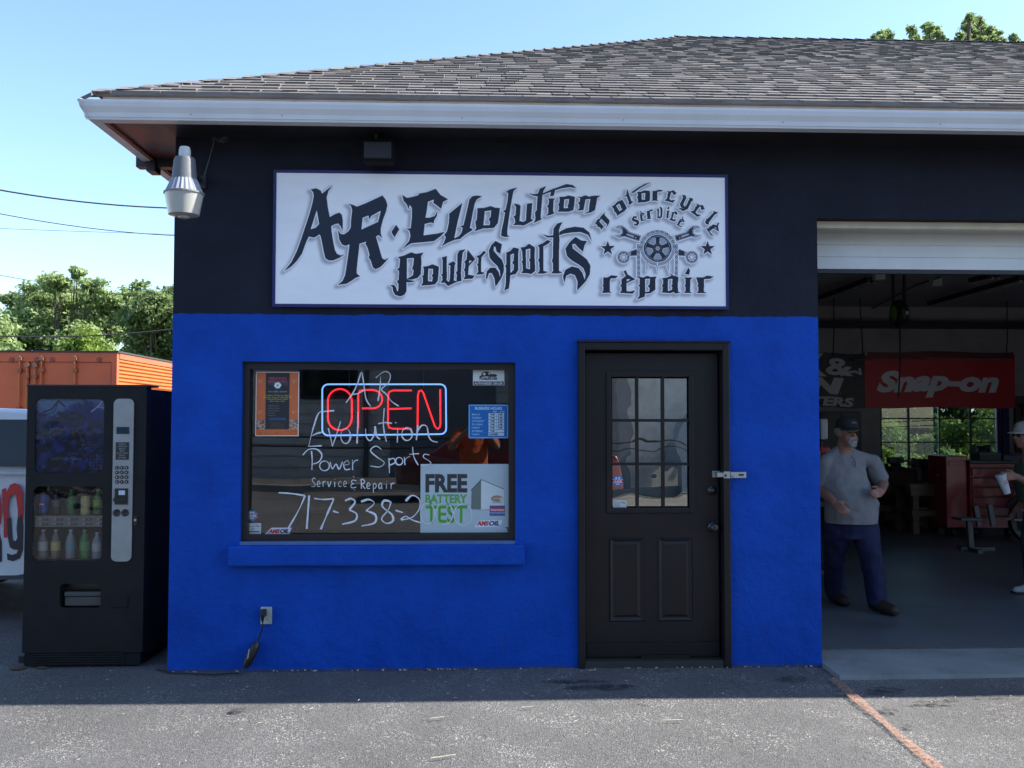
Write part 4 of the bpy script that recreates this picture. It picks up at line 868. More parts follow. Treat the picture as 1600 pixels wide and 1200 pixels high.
def hand(s_, x0, x1, base, h):
    out = []; n = len(s_); st = (x1-x0)/n
    for i, ch in enumerate(s_):
        for k_ in HW[ch]: out.append([(x0+i*st+u*st*.82, base-v*h) for u, v in k_])
    return out
word('initials', [[(585,272),(625,215),(650,160),(668,108),(680,170),(692,250),(718,292)], [(615,228),(650,222),(682,205)], [(757,262),(766,200),(771,130)], [(745,138),(790,105),(822,120),(812,165),(775,200),(800,225),(830,265),(868,290)]], .0085)
word('word_evolution', [[(522,314),(480,318),(440,326),(415,390),(398,450),(385,505)], [(383,506),(420,504),(455,502)], [(405,448),(430,436),(456,430)], [(490,408),(502,455),(512,505)], [(512,505),(535,440),(556,372)], ell(583,450,26,40), [(648,322),(648,400),(644,490)], [(690,410),(694,455),(715,475),(737,440),(741,398)], [(741,400),(750,450),(768,468)], [(790,302),(785,380),(792,440),(802,480)], [(758,384),(795,378),(832,382)], [(862,412),(860,485)], [(848,378),(855,380)], ell(912,440,28,34), [(970,392),(962,472)], [(965,430),(990,394),(1018,400),(1028,450),(1045,475),(1076,483)]], .0105)
word('word_power', [[(400,530),(404,580),(402,632)], [(354,552),(385,522),(430,522),(456,552),(440,588),(400,602)], ell(470,610,26,26), [(500,588),(512,626),(532,600),(548,628),(566,588)], [(575,606),(602,600),(592,582),(572,600),(582,630),(608,626)], [(620,578),(621,632)], [(622,600),(634,582),(650,580)]], .0085)
word('word_sports', [[(775,522),(745,504),(716,528),(750,562),(790,592),(765,616),(715,610)], [(815,568),(818,648)], [(815,578),(840,570),(848,592),(820,606)], ell(870,585,19,20), [(897,562),(901,606)], [(900,580),(912,566),(928,560)], [(942,508),(948,560),(972,606)], [(924,548),(976,544)], [(1032,552),(1006,548),(1000,564),(1028,582),(1040,598),(1008,606),(985,604)]], .0075)
word('word_service', hand('Service', 400, 598, 722, 48), .006)
word('ampersand', [[(640,690),(620,686),(615,700),(628,706)], [(628,706),(612,712),(616,728),(640,724)], [(626,666),(627,670)], [(629,736),(630,740)]], .006)
word('word_repair', hand('Repair', 662, 852, 733, 50), .006)
word('phone_number', [[(225,754),(290,758),(366,770)], [(366,770),(330,850),(275,946)], [(388,768),(382,850),(375,948)], [(415,784),(460,790),(520,786)], [(520,788),(488,860),(450,950)], [(516,852),(546,862)], [(580,797),(612,785),(634,805),(602,845)], [(602,845),(642,868),(632,905),(565,922)], [(666,802),(708,790),(736,812),(692,850)], [(692,850),(742,872),(738,915),(668,932)], [(822,802),(790,796),(780,828),(830,870),(836,905),(802,918),(776,892),(812,845),(826,802)], [(850,848),(890,860)], [(905,798),(940,768),(978,790),(978,840),(940,885),(880,900)], [(878,898),(905,880),(940,900),(988,915)]], .0125)
# battery test poster
B = Canvas(556, 430, (.68, .74, .76))
B.text('FREE', 30, 172, 150, (.20, .21, .23), .045, width=262); B.text('BATTERY', 30, 244, 74, (.36, .62, .30), .04, width=262); B.text('TEST', 32, 366, 150, (.30, .62, .22), .02, width=258)
B.poly([[(318, 160), (378, 98), (378, 286), (316, 282)]], (.42, .47, .44))
for i in range(5): B.stroke([(324+i*12, 158-i*12), (323+i*12, 282+i*.5)], 2.5, (.34, .39, .36))
B.poly([[(378, 98), (520, 160), (520, 270), (378, 288)]], (.80, .83, .83)); B.poly([[(312, 166), (378, 96), (384, 100), (320, 168)]], (.3, .36, .3)); B.stroke([(378, 97), (520, 158)], 5, (.38, .48, .34)); B.stroke([(316, 284), (378, 290), (440, 284)], 3, (.5, .55, .55))
B.circ(478, 218, 38, (.62, .48, .40), 1, 20); B.text('cycle', 452, 222, 22, (.85, .82, .78)); B.circ(505, 222, 12, (.8, .74, .7)); B.text('GUARD', 445, 246, 11, (.3, .3, .35), width=66)
B.rect(432, 262, 528, 326, (.25, .32, .55)); B.rect(434, 276, 526, 298, (.74, .28, .32)); B.text('Interstate', 440, 295, 20, (.9, .88, .9), .02, width=84); B.text('BATTERIES', 440, 316, 12, (.75, .78, .9), width=84); B.rect(432, 304, 528, 306, (.85, .85, .9))
B.poly([[(338, 398), (372, 354), (512, 354), (500, 388), (476, 394), (352, 396)]], (.88, .88, .9))
B.text('AMS', 352, 386, 38, (.72, .16, .22), .05, shear=.25, width=70); B.text('OIL', 424, 386, 38, (.13, .15, .38), .05, shear=.25, width=70)
B.rect(530, 398, 552, 402, (.15, .15, .18)); B.poly([[(540, 402), (556, 400), (556, 430), (544, 426)]], (.3, .33, .36))
for y in range(0, 430, 6): B.stroke([(548, y), (548+2*math.sin(y), y+6)], 1.5, (.5, .55, .57))
stuck('battery_poster', (657, 725, 796, 832), B, GY, 'pale poster offering a free battery test in the lower right of the shop window', 'poster')
word('phone_number', [ell(1022,865,38,56), ell(1112,866,46,58), ell(1212,872,48,58)], .006, GY-.0045)
# hours card
H_ = Canvas(256, 220, (.20, .50, .72)); H_.poly([[(4, 10), (10, 4), (246, 4), (252, 10), (252, 210), (246, 216), (10, 216), (4, 210)]], (.55, .72, .82)); H_.poly([[(8, 12), (12, 8), (244, 8), (248, 12), (248, 208), (244, 212), (12, 212), (8, 208)]], (.05, .38, .66))
H_.text('BUSINESS HOURS', 128, 34, 25, (.80, .88, .92), .02, align='c', width=172); H_.text('OPEN', 152, 50, 11, (.8, .88, .9), .02); H_.text('CLOSE', 200, 50, 11, (.8, .88, .9), .02)
for i, d_ in enumerate(('MONDAY', 'TUESDAY', 'WEDNESDAY', 'THURSDAY', 'FRIDAY', 'SATURDAY', 'SUNDAY')):
    y = 70+i*21.5; H_.text(d_, 22, y, 15, (.80, .87, .9), .01, width=8.8*len(d_)); H_.rect(128, y-14, 228, y+4, (.74, .8, .82)); H_.stroke([(22, y+5), (228, y+5)], 1, (.4, .65, .8))
    if i < 6: H_.text('9 00' if i != 5 else '9 00', 140, y, 15, (.12, .13, .16), .05)
    if i < 5: H_.text('5 00', 190, y, 15, (.12, .13, .16), .05)
    if i == 6: H_.text('CLOSED', 134, y, 15, (.12, .13, .16), .05)
    H_.rect(180, y-14, 182, y+4, (.2, .5, .7))
stuck('business_hours_card', (732, 632, 794.5, 685), H_, GY, 'blue business hours card on the right side of the shop window', 'card')
D_ = Canvas(200, 96, (.80, .82, .82)); D_.circ(92, 44, 52, (.12, .13, .15), 1, 18); D_.circ(84, 24, 30, (.12, .13, .15), 1, 16); D_.circ(72, 24, 9, (.8, .82, .82)); D_.circ(104, 22, 6, (.8, .82, .82)); D_.circ(128, 34, 26, (.15, .15, .17), 1, 10)
D_.circ(96, 50, 60, (.8, .82, .82), 1, 10); D_.text('RoadRide', 40, 60, 30, (.1, .1, .12), .03, shear=.3, width=112)
D_.rect(4, 72, 196, 94, (.14, .14, .16)); D_.text('AUTHORIZED DEALER', 100, 90, 18, (.85, .86, .87), .03, align='c', width=180)
stuck('dealer_sticker', (739, 578.5, 788, 602), D_, GY, 'small white authorized dealer sticker in the upper right corner of the shop window', 'sticker')
O8 = [(.5+.5*math.cos(PI/8+i*PI/4)/.924, .5+.5*math.sin(PI/8+i*PI/4)/.924) for i in range(8)]
def octa():
    c_ = Canvas(80, 80, (.20, .45, .70)); c_.rect(0, 26, 80, 54, (.80, .80, .84)); c_.rect(0, 30, 80, 50, (.66, .20, .24)); c_.text('ALARM', 40, 47, 18, (.9, .9, .92), .03, align='c', width=60); c_.circ(28, 16, 7, (.85, .87, .9)); c_.circ(50, 16, 7, (.85, .87, .9)); c_.rect(26, 60, 54, 66, (.8, .85, .9)); return c_
def insp():
    c_ = Canvas(110, 80, (.74, .77, .76)); c_.stroke([(10, 24), (26, 20), (40, 26), (60, 20), (78, 22), (98, 28)], 3, (.2, .24, .3)); c_.stroke([(12, 38), (24, 34), (40, 42), (54, 36)], 3, (.3, .34, .4)); c_.rect(10, 60, 100, 68, (.25, .27, .3)); c_.stroke([(70, 12), (84, 16), (96, 24)], 3, (.15, .15, .18)); c_.text('8 45 71', 12, 56, 14, (.3, .3, .35)); return c_
stuck('alarm_sticker', (386, 797.5, 402, 813.5), octa(), GY, 'small blue and red octagonal alarm sticker in the lower left of the shop window', 'sticker', poly=O8)
stuck('notice_sticker', (386, 817.5, 408, 834), insp(), GY, 'small white notice sticker in the bottom left corner of the shop window', 'sticker')
AM = Canvas(300, 80, (.82, .82, .84)); AM.text('AMS', 48, 62, 62, (.66, .10, .14), .06, shear=.25, width=118); AM.text('OIL', 168, 62, 62, (.09, .12, .30), .06, shear=.25, width=100); AM.poly([[(0, 66), (60, 10), (74, 10), (20, 70)]], (.66, .1, .14)); AM.stroke([(30, 70), (230, 70)], 3, (.5, .52, .6))
stuck('oil_brand_sticker', (412, 824.5, 456, 835), AM, GY, 'slanted red and blue oil company sticker at the bottom left of the shop window', 'sticker', poly=[(0, 0), (.28, 1), (1, 1), (.9, 0)])
dyy = dy-.001
DYg = dy+.0135
stuck('alarm_sticker', (957, 743.5, 973.5, 760), octa(), DYg, 'small blue and red octagonal alarm sticker on the door glass', 'sticker', poly=O8)
stuck('notice_sticker', (958, 781.5, 979, 796.5), insp(), DYg, 'small white notice sticker on the lower left door pane', 'sticker')

# ================================================ VENDING MACHINE
VY = .10
v0, v1 = at(39, 800, VY).x, at(226, 800, VY).x; vH = 1.822; vD = .86
vm = thing('vending_machine', ((v0+v1)/2, VY+vD/2, 0), 'tall black drinks vending machine with two glass windows, left of the blue corner', 'vending machine')
M_vm = mat('vending_black', (.009, .010, .012), .6, spec=.22, var=.2, vscale=8, bump=.08, bscale=200, dirt=.05)
def V(px, py, Y=VY): return at(px, py, Y)
def vr(px0, py0, px1, py1, Y=VY):
    a = V((px0+px1)/2, py1, Y); b = V((px0+px1)/2, py0, Y); return V(px0, (py0+py1)/2, Y).x, V(px1, (py0+py1)/2, Y).x, a.z, b.z
mb = MB(); mb.bbox((v0+.008, VY+.095, .06), (v1-.004, VY+vD, vH-.012), .006); mb.box((v0+.03, VY+.12, 0), (v1-.03, VY+vD-.04, .06)); mb.build('cabinet', M_vm, vm)
w1 = vr(54, 623, 162, 739); w2 = vr(49.5, 760, 158, 876); w3 = vr(93, 912, 161, 950)
xs = sorted([v0, w2[0], w1[1], v1]); 
mb = MB(); wall_grid(mb, [v0, w1[0], w3[0], w1[1], v1], [.10, w3[2], w3[3], w2[2], w2[3], w1[2], w1[3], vH], [(w1[0], w1[2], w1[1], w1[3]), (w1[0], w2[2], w1[1], w2[3]), (w3[0], w3[2], w1[1], w3[3])], VY, VY+.09)
mb.build('front_door', M_vm, vm)
mb = MB(); mb.bbox((v0-.006, VY-.006, vH-.0), (v1+.012, VY+.2, vH+.014), .004); mb.build('top_trim', M_blk, vm)
def rrect(x0, x1, z0, z1, r, n=6):
    o = []
    for cx, cz, a in ((x1-r, z0+r, -90), (x1-r, z1-r, 0), (x0+r, z1-r, 90), (x0+r, z0+r, 180)):
        for i in range(n+1): q = math.radians(a+90*i/n); o.append((cx+r*math.cos(q), cz+r*math.sin(q)))
    return o
def corner_mask(mb, x0, x1, z0, z1, r, y0, y1):
    for cx, cz, sx_, sz_ in ((x0, z0, 1, 1), (x1, z0, -1, 1), (x1, z1, -1, -1), (x0, z1, 1, -1)):
        pts = [(cx, cz)]+[(cx+sx_*(r-r*math.sin(t)), cz+sz_*(r-r*math.cos(t))) for t in np.linspace(0, PI/2, 6)][::-1]
        mb.prism([(x, z) for x, z in pts], y0, y1)
mb = MB()
corner_mask(mb, w1[0], w1[1], w1[2], w1[3], .04, VY+.001, VY+.012); corner_mask(mb, w1[0], w1[1], w2[2], w2[3], .04, VY+.001, VY+.012); corner_mask(mb, w3[0], w1[1], w3[2], w3[3], .03, VY+.001, VY+.012)
mb.build('window_corners', M_vm, vm)
# upper advert panel (printed backlit art, unlit)
q = Canvas(270, 290, (.05, .06, .16)); big = blur(NR.rand(290, 270), 14); big = (big-big.min())/(np.ptp(big)); sm_ = blur(NR.rand(290, 270), 4); sm_ = (sm_-sm_.min())/np.ptp(sm_)
q.a = np.stack([.05+.16*sm_*big, .06+.13*sm_, .15+.35*big*sm_], -1)
yy_, xx_ = np.mgrid[0:290, 0:270]
ww = 1/(1+np.exp((yy_-80-30*np.sin(xx_/40)+20*sm_*4)/6)); q.a = q.a*(1-ww[..., None])+np.array((.46, .45, .42))*ww[..., None]*(.7+.5*sm_[..., None])
q.a = np.clip(q.a*np.array((1.0, 1.25, 1.7))+np.array((.0, .0, .03)), 0, 1)
m_ = blur(NR.rand(290, 270), 7); m_ = np.clip(((m_-m_.mean())/m_.std()+.6)/1.8, 0, 1)[..., None]; lo_ = np.clip((yy_-70)/60., 0, 1)[..., None]
q.a = q.a*(1-lo_)+lo_*(np.array((.035, .045, .11))*(1-m_)+np.array((.13, .20, .50))*m_)
m2 = blur(NR.rand(290, 270), 5); m2 = np.clip(((m2-m2.mean())/m2.std()-.9)/1.2, 0, 1)[..., None]*lo_; q.a = q.a*(1-m2)+m2*np.array((.36, .12, .26))
for i in range(26):
    x, y = random.uniform(20, 250), random.uniform(80, 270); pts_ = [(x, y)]
    for j in range(5): pts_.append((pts_[-1][0]+random.uniform(-16, 16), pts_[-1][1]+random.uniform(-5, 16)))
    q.stroke(pts_, random.uniform(1, 2.6), random.choice([(.55, .62, .85), (.3, .42, .8), (.7, .72, .8)]), .55)
q.stroke([(90, 60), (120, 66), (150, 58), (180, 70)], 16, (.07, .08, .17)); q.stroke([(60, 80), (120, 76), (190, 84)], 14, (.06, .07, .15))
for i in range(7): q.stroke([(120+60*math.sin(i), 60+i*25), (140+70*math.sin(i+1), 75+i*28), (130+60*math.cos(i*2), 100+i*27)], 2, (.30, .42, .70), .5)
q.stroke([(10, 60), (60, 40), (85, 8), (110, 30)], 6, (.08, .09, .14)); q.stroke([(85, 8), (70, 50), (20, 70)], 3, (.1, .1, .16)); q.stroke([(215, 50), (240, 30), (262, 4)], 5, (.7, .78, .9)); q.stroke([(240, 30), (266, 38)], 3, (.7, .8, .9))
for r_ in range(6):
    for c_ in range(7):
        cx_, cy_ = 196+c_*13+(r_ % 2)*6.5, 130+r_*11
        if cx_ < 268: q.stroke([(cx_+6*math.cos(t), cy_+6*math.sin(t)) for t in np.linspace(0, 2*PI, 7)], 1.4, (.28, .32, .42))
for r_ in range(5):
    for c_ in range(5): q.circ(215+c_*13, 225+r_*12, 5, (.40, .44, .55), .5)
for i in range(30): q.stroke([(60+i*4, 232+random.uniform(-3, 3)), (62+i*4, 238+random.uniform(-4, 4))], 2, (.6, .65, .75), .8)
sheet('advert_panel', q.material('vending_art', .5, bump=.2), vm, (w1[0], VY+.022, w1[2]), (w1[1], VY+.022, w1[2]), (w1[1], VY+.022, w1[3]), (w1[0], VY+.022, w1[3]))
M_vg = glass('vending_glass', (.96, .96, .97), ior=1.4, base=.0, wobble=.05, wscale=6)
for a in (w1[2:], w2[2:]):
    mb = MB(); mb.box((w1[0]+.001, VY+.008, a[0]+.001), (w1[1]-.001, VY+.011, a[1]-.001)); mb.build('pane', M_vg, vm)
# product window interior
M_vin = mat('vending_inner', (.72, .69, .68), .5)
mb = MB(); mb.box((w1[0]-.02, VY+.15, w2[2]-.02), (w1[1]+.02, VY+.16, w2[3]+.02)); mb.box((w1[0]-.02, VY+.09, w2[2]-.025), (w1[1]+.02, VY+.2, w2[2]-.005)); mb.build('display_back', M_vin, vm)
sz0, sz1 = V(100, 823, VY+.03).z, V(100, 807, VY+.03).z
q = Canvas(420, 60, (.50, .49, .47)); 
for i in range(5):
    for r_ in range(2): q.text(('$1.25' if (i+r_) % 2 else '$1.50'), 42+i*88, 24+r_*28, 18, (.15, .15, .16), .04); q.rect(26+i*88, 8+r_*28, 36+i*88, 22+r_*28, (.66, .66, .64))
mb = MB(); mb.box((w1[0]-.01, VY+.034, sz0), (w1[1]+.01, VY+.19, sz1)); mb.build('shelf', M_vin, vm)
sheet('price_strip', q.material('price_strip', .5), vm, (w1[0], VY+.033, sz0+.001), (w1[1], VY+.033, sz0+.001), (w1[1], VY+.033, sz1-.001), (w1[0], VY+.033, sz1-.001))
# bottles
def bottle(x, z, h, r, body, label, cap, lab_txt, lbl):
    t = thing('drink_bottle' if h > .16 else 'drink_can', (x, VY+.095, z), lbl, 'bottle' if h > .16 else 'can', 'drinks on display in the vending machine')
    c = (x, VY+.095, z); m1 = MB(); m1.smooth = True
    if h > .16: pr_ = [(r*.8, 0), (r, .01), (r, h*.18), (r*.92, h*.3), (r, h*.42), (r, h*.60), (r*.75, h*.76), (r*.38, h*.88), (r*.36, h*.94)]
    else: pr_ = [(r*.85, 0), (r, .008), (r, h-.012), (r*.85, h)]
    m1.lathe(pr_, c, 14); m1.build('body', body, t, auto=60)
    m1 = MB(); m1.lathe([(r*1.03, h*.30), (r*1.03, h*.60)] if h > .16 else [(r*1.02, h*.12), (r*1.02, h*.86)], c, 14, cap=False); m1.build('label', label, t, auto=60)
    if h > .16: m1 = MB(); m1.lathe([(r*.42, h*.93), (r*.42, h), (.002, h)], c, 10); m1.build('cap', cap, t)
    return t
def dm(n_, c_): return mat('drink_'+n_, c_, .25, var=.1)
xb = [V(p, 800, VY+.1).x for p in (69, 89, 112, 134, 153)]; z1b, z2b = sz1+.002, w2[2]-.004; hb_ = w2[3]-sz1-.025; hb2 = sz0-w2[2]-.02
spec = [(0, z1b, hb_*.92, .030, 'cola', (.03, .015, .01), (.03, .12, .42), (.1, .2, .5), 'blue labelled cola bottle, first in the upper row of the vending machine'),
        (1, z1b, hb_, .030, 'dark', (.02, .02, .022), (.12, .12, .13), (.05, .05, .05), 'dark bottle with grey label, second in the upper row of the vending machine'),
        (2, z1b, hb_, .031, 'green', (.03, .16, .05), (.05, .25, .08), (.05, .3, .1), 'green soda bottle, third in the upper row of the vending machine'),
        (3, z1b, .13, .030, 'lemon', (.5, .45, .12), (.58, .54, .25), (.5, .5, .5), 'yellow can, fourth in the upper row of the vending machine'),
        (4, z1b, hb_, .030, 'green2', (.04, .2, .05), (.3, .42, .1), (.4, .4, .05), 'green bottle with yellow label, last in the upper row of the vending machine'),
        (0, z2b, hb2, .031, 'clear', (.32, .30, .28), (.62, .62, .60), (.6, .6, .6), 'clear bottle with white label, first in the lower row of the vending machine'),
        (1, z2b, hb2, .031, 'tea', (.25, .20, .15), (.60, .52, .22), (.5, .5, .5), 'pale bottle with yellow label, second in the lower row of the vending machine'),
        (2, z2b, hb2, .031, 'water', (.34, .36, .36), (.20, .42, .48), (.5, .6, .7), 'water bottle with blue label, third in the lower row of the vending machine'),
        (3, z2b, hb2, .032, 'lime', (.06, .28, .08), (.14, .40, .14), (.1, .4, .15), 'bright green bottle, fourth in the lower row of the vending machine'),
        (4, z2b, hb2*.9, .031, 'ltblue', (.30, .36, .38), (.5, .55, .56), (.35, .5, .6), 'pale blue bottle, last in the lower row of the vending machine')]
for (i, z, h, r, n_, cb, cl2, cc, lbl) in spec:
    t = bottle(xb[i], z, h, r, dm(n_+'_body', cb), dm(n_+'_label', cl2), dm(n_+'_cap', cc), '', lbl)
    if n_ == 'cola':
        c_ = (xb[i], VY+.095-r*1.03-.001, z+h*.47); m1 = MB(); m1.lathe([(.014, -.001), (.014, 0)], c_, 16, 'y'); em = m1.build('emblem', dm('emblem_white', (.75, .75, .75)), t)
        m1 = MB(); m1.prism([(c_[0]+.0135*math.cos(a), c_[2]+.003+.0105*math.sin(a)) for a in np.linspace(0.1, PI-.1, 8)], c_[1]-.002, c_[1]-.0012); m1.build('emblem_red', dm('emblem_red', (.6, .03, .04)), em)
        m1 = MB(); m1.prism([(c_[0]+.0135*math.cos(a), c_[2]-.003+.0105*math.sin(a)) for a in np.linspace(PI+.1, 2*PI-.1, 8)], c_[1]-.002, c_[1]-.0012); m1.build('emblem_blue', dm('emblem_blue', (.03, .1, .45)), em)
# selection strip
s3 = vr(176.5, 623, 208, 877)
M_strip = mat('strip_grey', (.30, .31, .31), .42, metal=.2, var=.08, vscale=14, dirt=.1)
mb = MB(); mb.prism(rrect(s3[0], s3[1], s3[2], s3[3], .035), VY-.010, VY-.0005); mb.build('selection_strip', M_strip, vm)
def plate(px0, py0, px1, py1, y0, y1, m, name, par=None, r=.003):
    a = vr(px0, py0, px1, py1); mb = MB(); mb.bbox((a[0], VY-y1, a[2]), (a[1], VY-y0, a[3]), r); return mb.build(name, m, par or vm)
M_lcd = mat('lcd_dark', (.012, .03, .045), .15, spec=.7); M_blkp = mat('plastic_black', (.014, .014, .016), .35)
plate(183, 667, 203, 678, .0105, .013, M_lcd, 'display')
q = Canvas(80, 100, (.14, .15, .17))
for i, s_ in enumerate(('INSERT', 'COINS OR', 'BILLS', 'MAKE', 'SELECTION', 'PRESS', 'RETURN')): q.text(s_, 40, 14+i*13, 10, (.6, .62, .62), .02, align='c', width=10*len(s_)*.75)
a = vr(182, 691, 202.5, 718); mb = MB(); mb.box((a[0], VY-.0125, a[2]), (a[1], VY-.0105, a[3])); mb.build('instruction_plate', M_blkp, vm)
sheet('instruction_print', q.material('instructions', .4), vm, (a[0], VY-.0132, a[2]), (a[1], VY-.0132, a[2]), (a[1], VY-.0132, a[3]), (a[0], VY-.0132, a[3]))
for r_ in range(4):
    for c_ in range(3):
        p = V(184+c_*7.4, 730.5+r_*7.4); mb = MB(); mb.lathe([(.0115, -.0105), (.0115, -.016), (.009, -.018), (.001, -.018)], (p.x, VY, p.z), 12, 'y'); b_ = mb.build('button', M_blkp, vm)
        mb = MB(); mb.box((p.x-.003, VY-.0190, p.z-.004), (p.x+.003, VY-.0182, p.z+.004)); mb.build('button_legend', mat('legend_grey', (.4, .4, .4), .5), b_)
ba = plate(180.5, 763, 201, 788, .0105, .018, M_blkp, 'bill_acceptor'); plate(187, 766, 197, 773, .0185, .0195, mat('bill_label', (.5, .56, .62), .4), 'bill_label', ba, .0005); plate(179.5, 777, 200, 783, .018, .030, M_blkp, 'bill_slot', ba)
for px in (183.5, 196.5):
    p = V(px, 801); mb = MB(); mb.lathe([(.024, -.0105), (.024, -.014), (.018, -.015), (.012, -.012), (.001, -.012)], (p.x, VY, p.z), 18, 'y'); mb.build('coin_button', M_blkp, vm)
# delivery bin, coin return, lock, grille
mb = MB(); mb.box((w3[0]-.01, VY+.088, w3[2]-.01), (w1[1]+.01, VY+.12, w3[3]+.01)); mb.build('bin_back', M_blkp, vm)
z_ = (w3[2]+w3[3])/2; mb = MB(); mb.bbox((w3[0]+.02, VY+.02, z_-.008), (w1[1]-.004, VY+.05, z_+.022), .006); mb.bbox((w3[0]+.02, VY+.03, w3[2]+.008), (w1[1]-.004, VY+.04, z_-.012), .004); mb.build('bin_flap', mat('bin_flap', (.05, .052, .055), .4), vm)
plate(174, 930, 200, 949, .0005, .008, M_vm, 'coin_return', None, .006)
a = vr(209, 806, 215, 821); mb = MB(); mb.bbox((a[0], VY-.006, a[2]), (a[1], VY-.0005, a[3]), .002); lk = mb.build('lock_plate', M_blkp, vm); mb = MB(); mb.lathe([(.008, -.0065), (.008, -.011), (.001, -.011)], ((a[0]+a[1])/2, VY, (a[2]+a[3])/2+.005), 12, 'y'); mb.build('lock_cylinder', M_gal, lk)
mb = MB(); mb.bbox((v0+.005, VY+.02, .012), (v1-.02, VY+.06, .099), .004); kp = mb.build('kick_plate', M_vm, vm)
for i in range(5): mb = MB(); z = .022+i*.016; mb.box((v0+.07, VY+.008, z), (v1-.12, VY+.0195, z+.006)); mb.build('grille_slat', M_blkp, kp)
mb = MB(); mb.box((v0-.03, VY+.02, .03), (v0+.004, VY+.10, .075)); mb.build('hinge_foot', M_blkp, vm)
mb = MB(); mb.ball((v0-.02, VY-.02, .005), (.05, .03, .008), 9, 5); mb.ball((v0+.13, VY-.005, .005), (.03, .02, .012), 8, 5); mb.ball((v0+.0, VY+.0, .006), (.03, .015, .01), 8, 5)
tag(mb.build('dead_leaves', mat('dead_leaf', (.06, .035, .018), .9)), kind='stuff')

# ================================================ WHITE VAN (left, beside the vending machine)
VNY = 1.5
van = thing('parked_van', (-5.4, VNY+.9, 0), 'white van with big red and dark lettering on its side, parked behind the vending machine', 'van')
M_wp = mat('van_white', (.66, .67, .68), .28, var=.03, coat=.6)
def carbody(prof, yc, hw, tumble, z_belt):
    # prof: list of (x,z) outline; cross-section narrows above the belt line
    mb = MB(); n = len(prof); rings = []
    steps = [(-1, 0), (-.985, 0.0)]
    ys = [-1, -.96, -.85, 0, .85, .96, 1]
    vs = []
    cx = sum(p[0] for p in prof)/n; cz = sum(p[1] for p in prof)/n
    for t in ys:
        sh = {1: .035, .96: .01}.get(abs(t), 0)
        for x, z in prof:
            y = yc+t*hw; 
            if z > z_belt: y = yc+t*(hw-tumble*(z-z_belt))
            vs.append((x+(cx-x)*sh, y, z+(cz-z)*sh*1.2))
    fs = [(a*n+i, a*n+(i+1) % n, (a+1)*n+(i+1) % n, (a+1)*n+i) for a in range(len(ys)-1) for i in range(n)]+[tuple(range(n)), tuple(range(len(ys)*n-1, (len(ys)-1)*n-1, -1))]
    mb.add(vs, fs); return mb
xr = -3.13
prof_v = [(xr, .42), (xr+.02, .75), (xr-.02, 1.12), (xr-.14, 1.58), (xr-.30, 1.675), (xr-.8, 1.70), (-6.3, 1.71), (-6.8, 1.66), (-7.5, 1.13), (-8.25, .98), (-8.4, .75), (-8.38, .42), (-7.95, .34), (-3.6, .34)]
body = carbody(prof_v, VNY+.92, .92, .16, 1.14).build('body', M_wp, van, auto=35)
M_vgl = mat('van_glass', (.012, .016, .02), .06, spec=.35, var=.1)
def tum(z): return VNY+.16*max(0, z-1.14)
def sidepan(name, x0, x1, z0, z1, m, off, par, r=.05):
    mb = MB(); P_ = rrect(x0, x1, z0, z1, r); mb.add([(x, tum(z)-off, z) for x, z in P_]+[(x, tum(z)-off+.012, z) for x, z in P_], [tuple(range(len(P_)))]+[(i, i+len(P_), (i+1) % len(P_)+len(P_), (i+1) % len(P_)) for i in range(len(P_))]); return mb.build(name, m, par)
zwt, zwb = at(20, 655.5, VNY).z, at(20, 729, VNY).z
for a, b in ((-4.4, xr-.17), (-5.6, -4.46), (-6.75, -5.66)): sidepan('side_window', a, b, zwb, zwt, M_vgl, .008, van)
sidepan('belt_moulding', -7.9, xr-.05, at(20, 741, VNY).z, at(20, 737, VNY).z, mat('van_groove', (.42, .44, .47), .4), .006, van, .004)
sidepan('rocker_strip', -7.6, xr-.35, at(20, 905, VNY).z, at(20, 899, VNY).z, mat('van_trim', (.05, .052, .06), .5), .012, van, .006)
for s_, n_ in ((-7.35, 'wheel'), (-4.75, 'wheel')):
    for y in (VNY+.02, VNY+1.62):
        mb = MB(); mb.lathe([(.20, .02), (.33, 0), (.345, .04), (.345, .18), (.33, .22), (.20, .2)], (s_, y, .345), 24, 'y'); w = mb.build('wheel', M_rub, van); mb = MB(); mb.lathe([(.2, .03), (.12, .02), (.05, .0), (.01, 0)], (s_, y, .345), 20, 'y'); mb.build('rim', M_gal, w)
def letters3d(s, x, z, h, m, par, Y, bold=.02, sx=1., shear=0., name='lettering', thick=.002, yfun=None):
    v, t = text_tris(s, bold); v = v-np.array([v[:, 0].min(), 0]); mb = MB()
    mb.add([(x+(p[0]*sx+p[1]*shear)*h, (yfun(z+p[1]*h) if yfun else Y), z+p[1]*h) for p in v], [tuple(q) for q in t]); return mb.build(name, m, par)
M_vr = mat('decal_red', (.50, .022, .028), .35); M_vn = mat('decal_navy', (.016, .016, .03), .35)
a = at(-55, 832, VNY-.004); b = at(37, 832, VNY-.004)
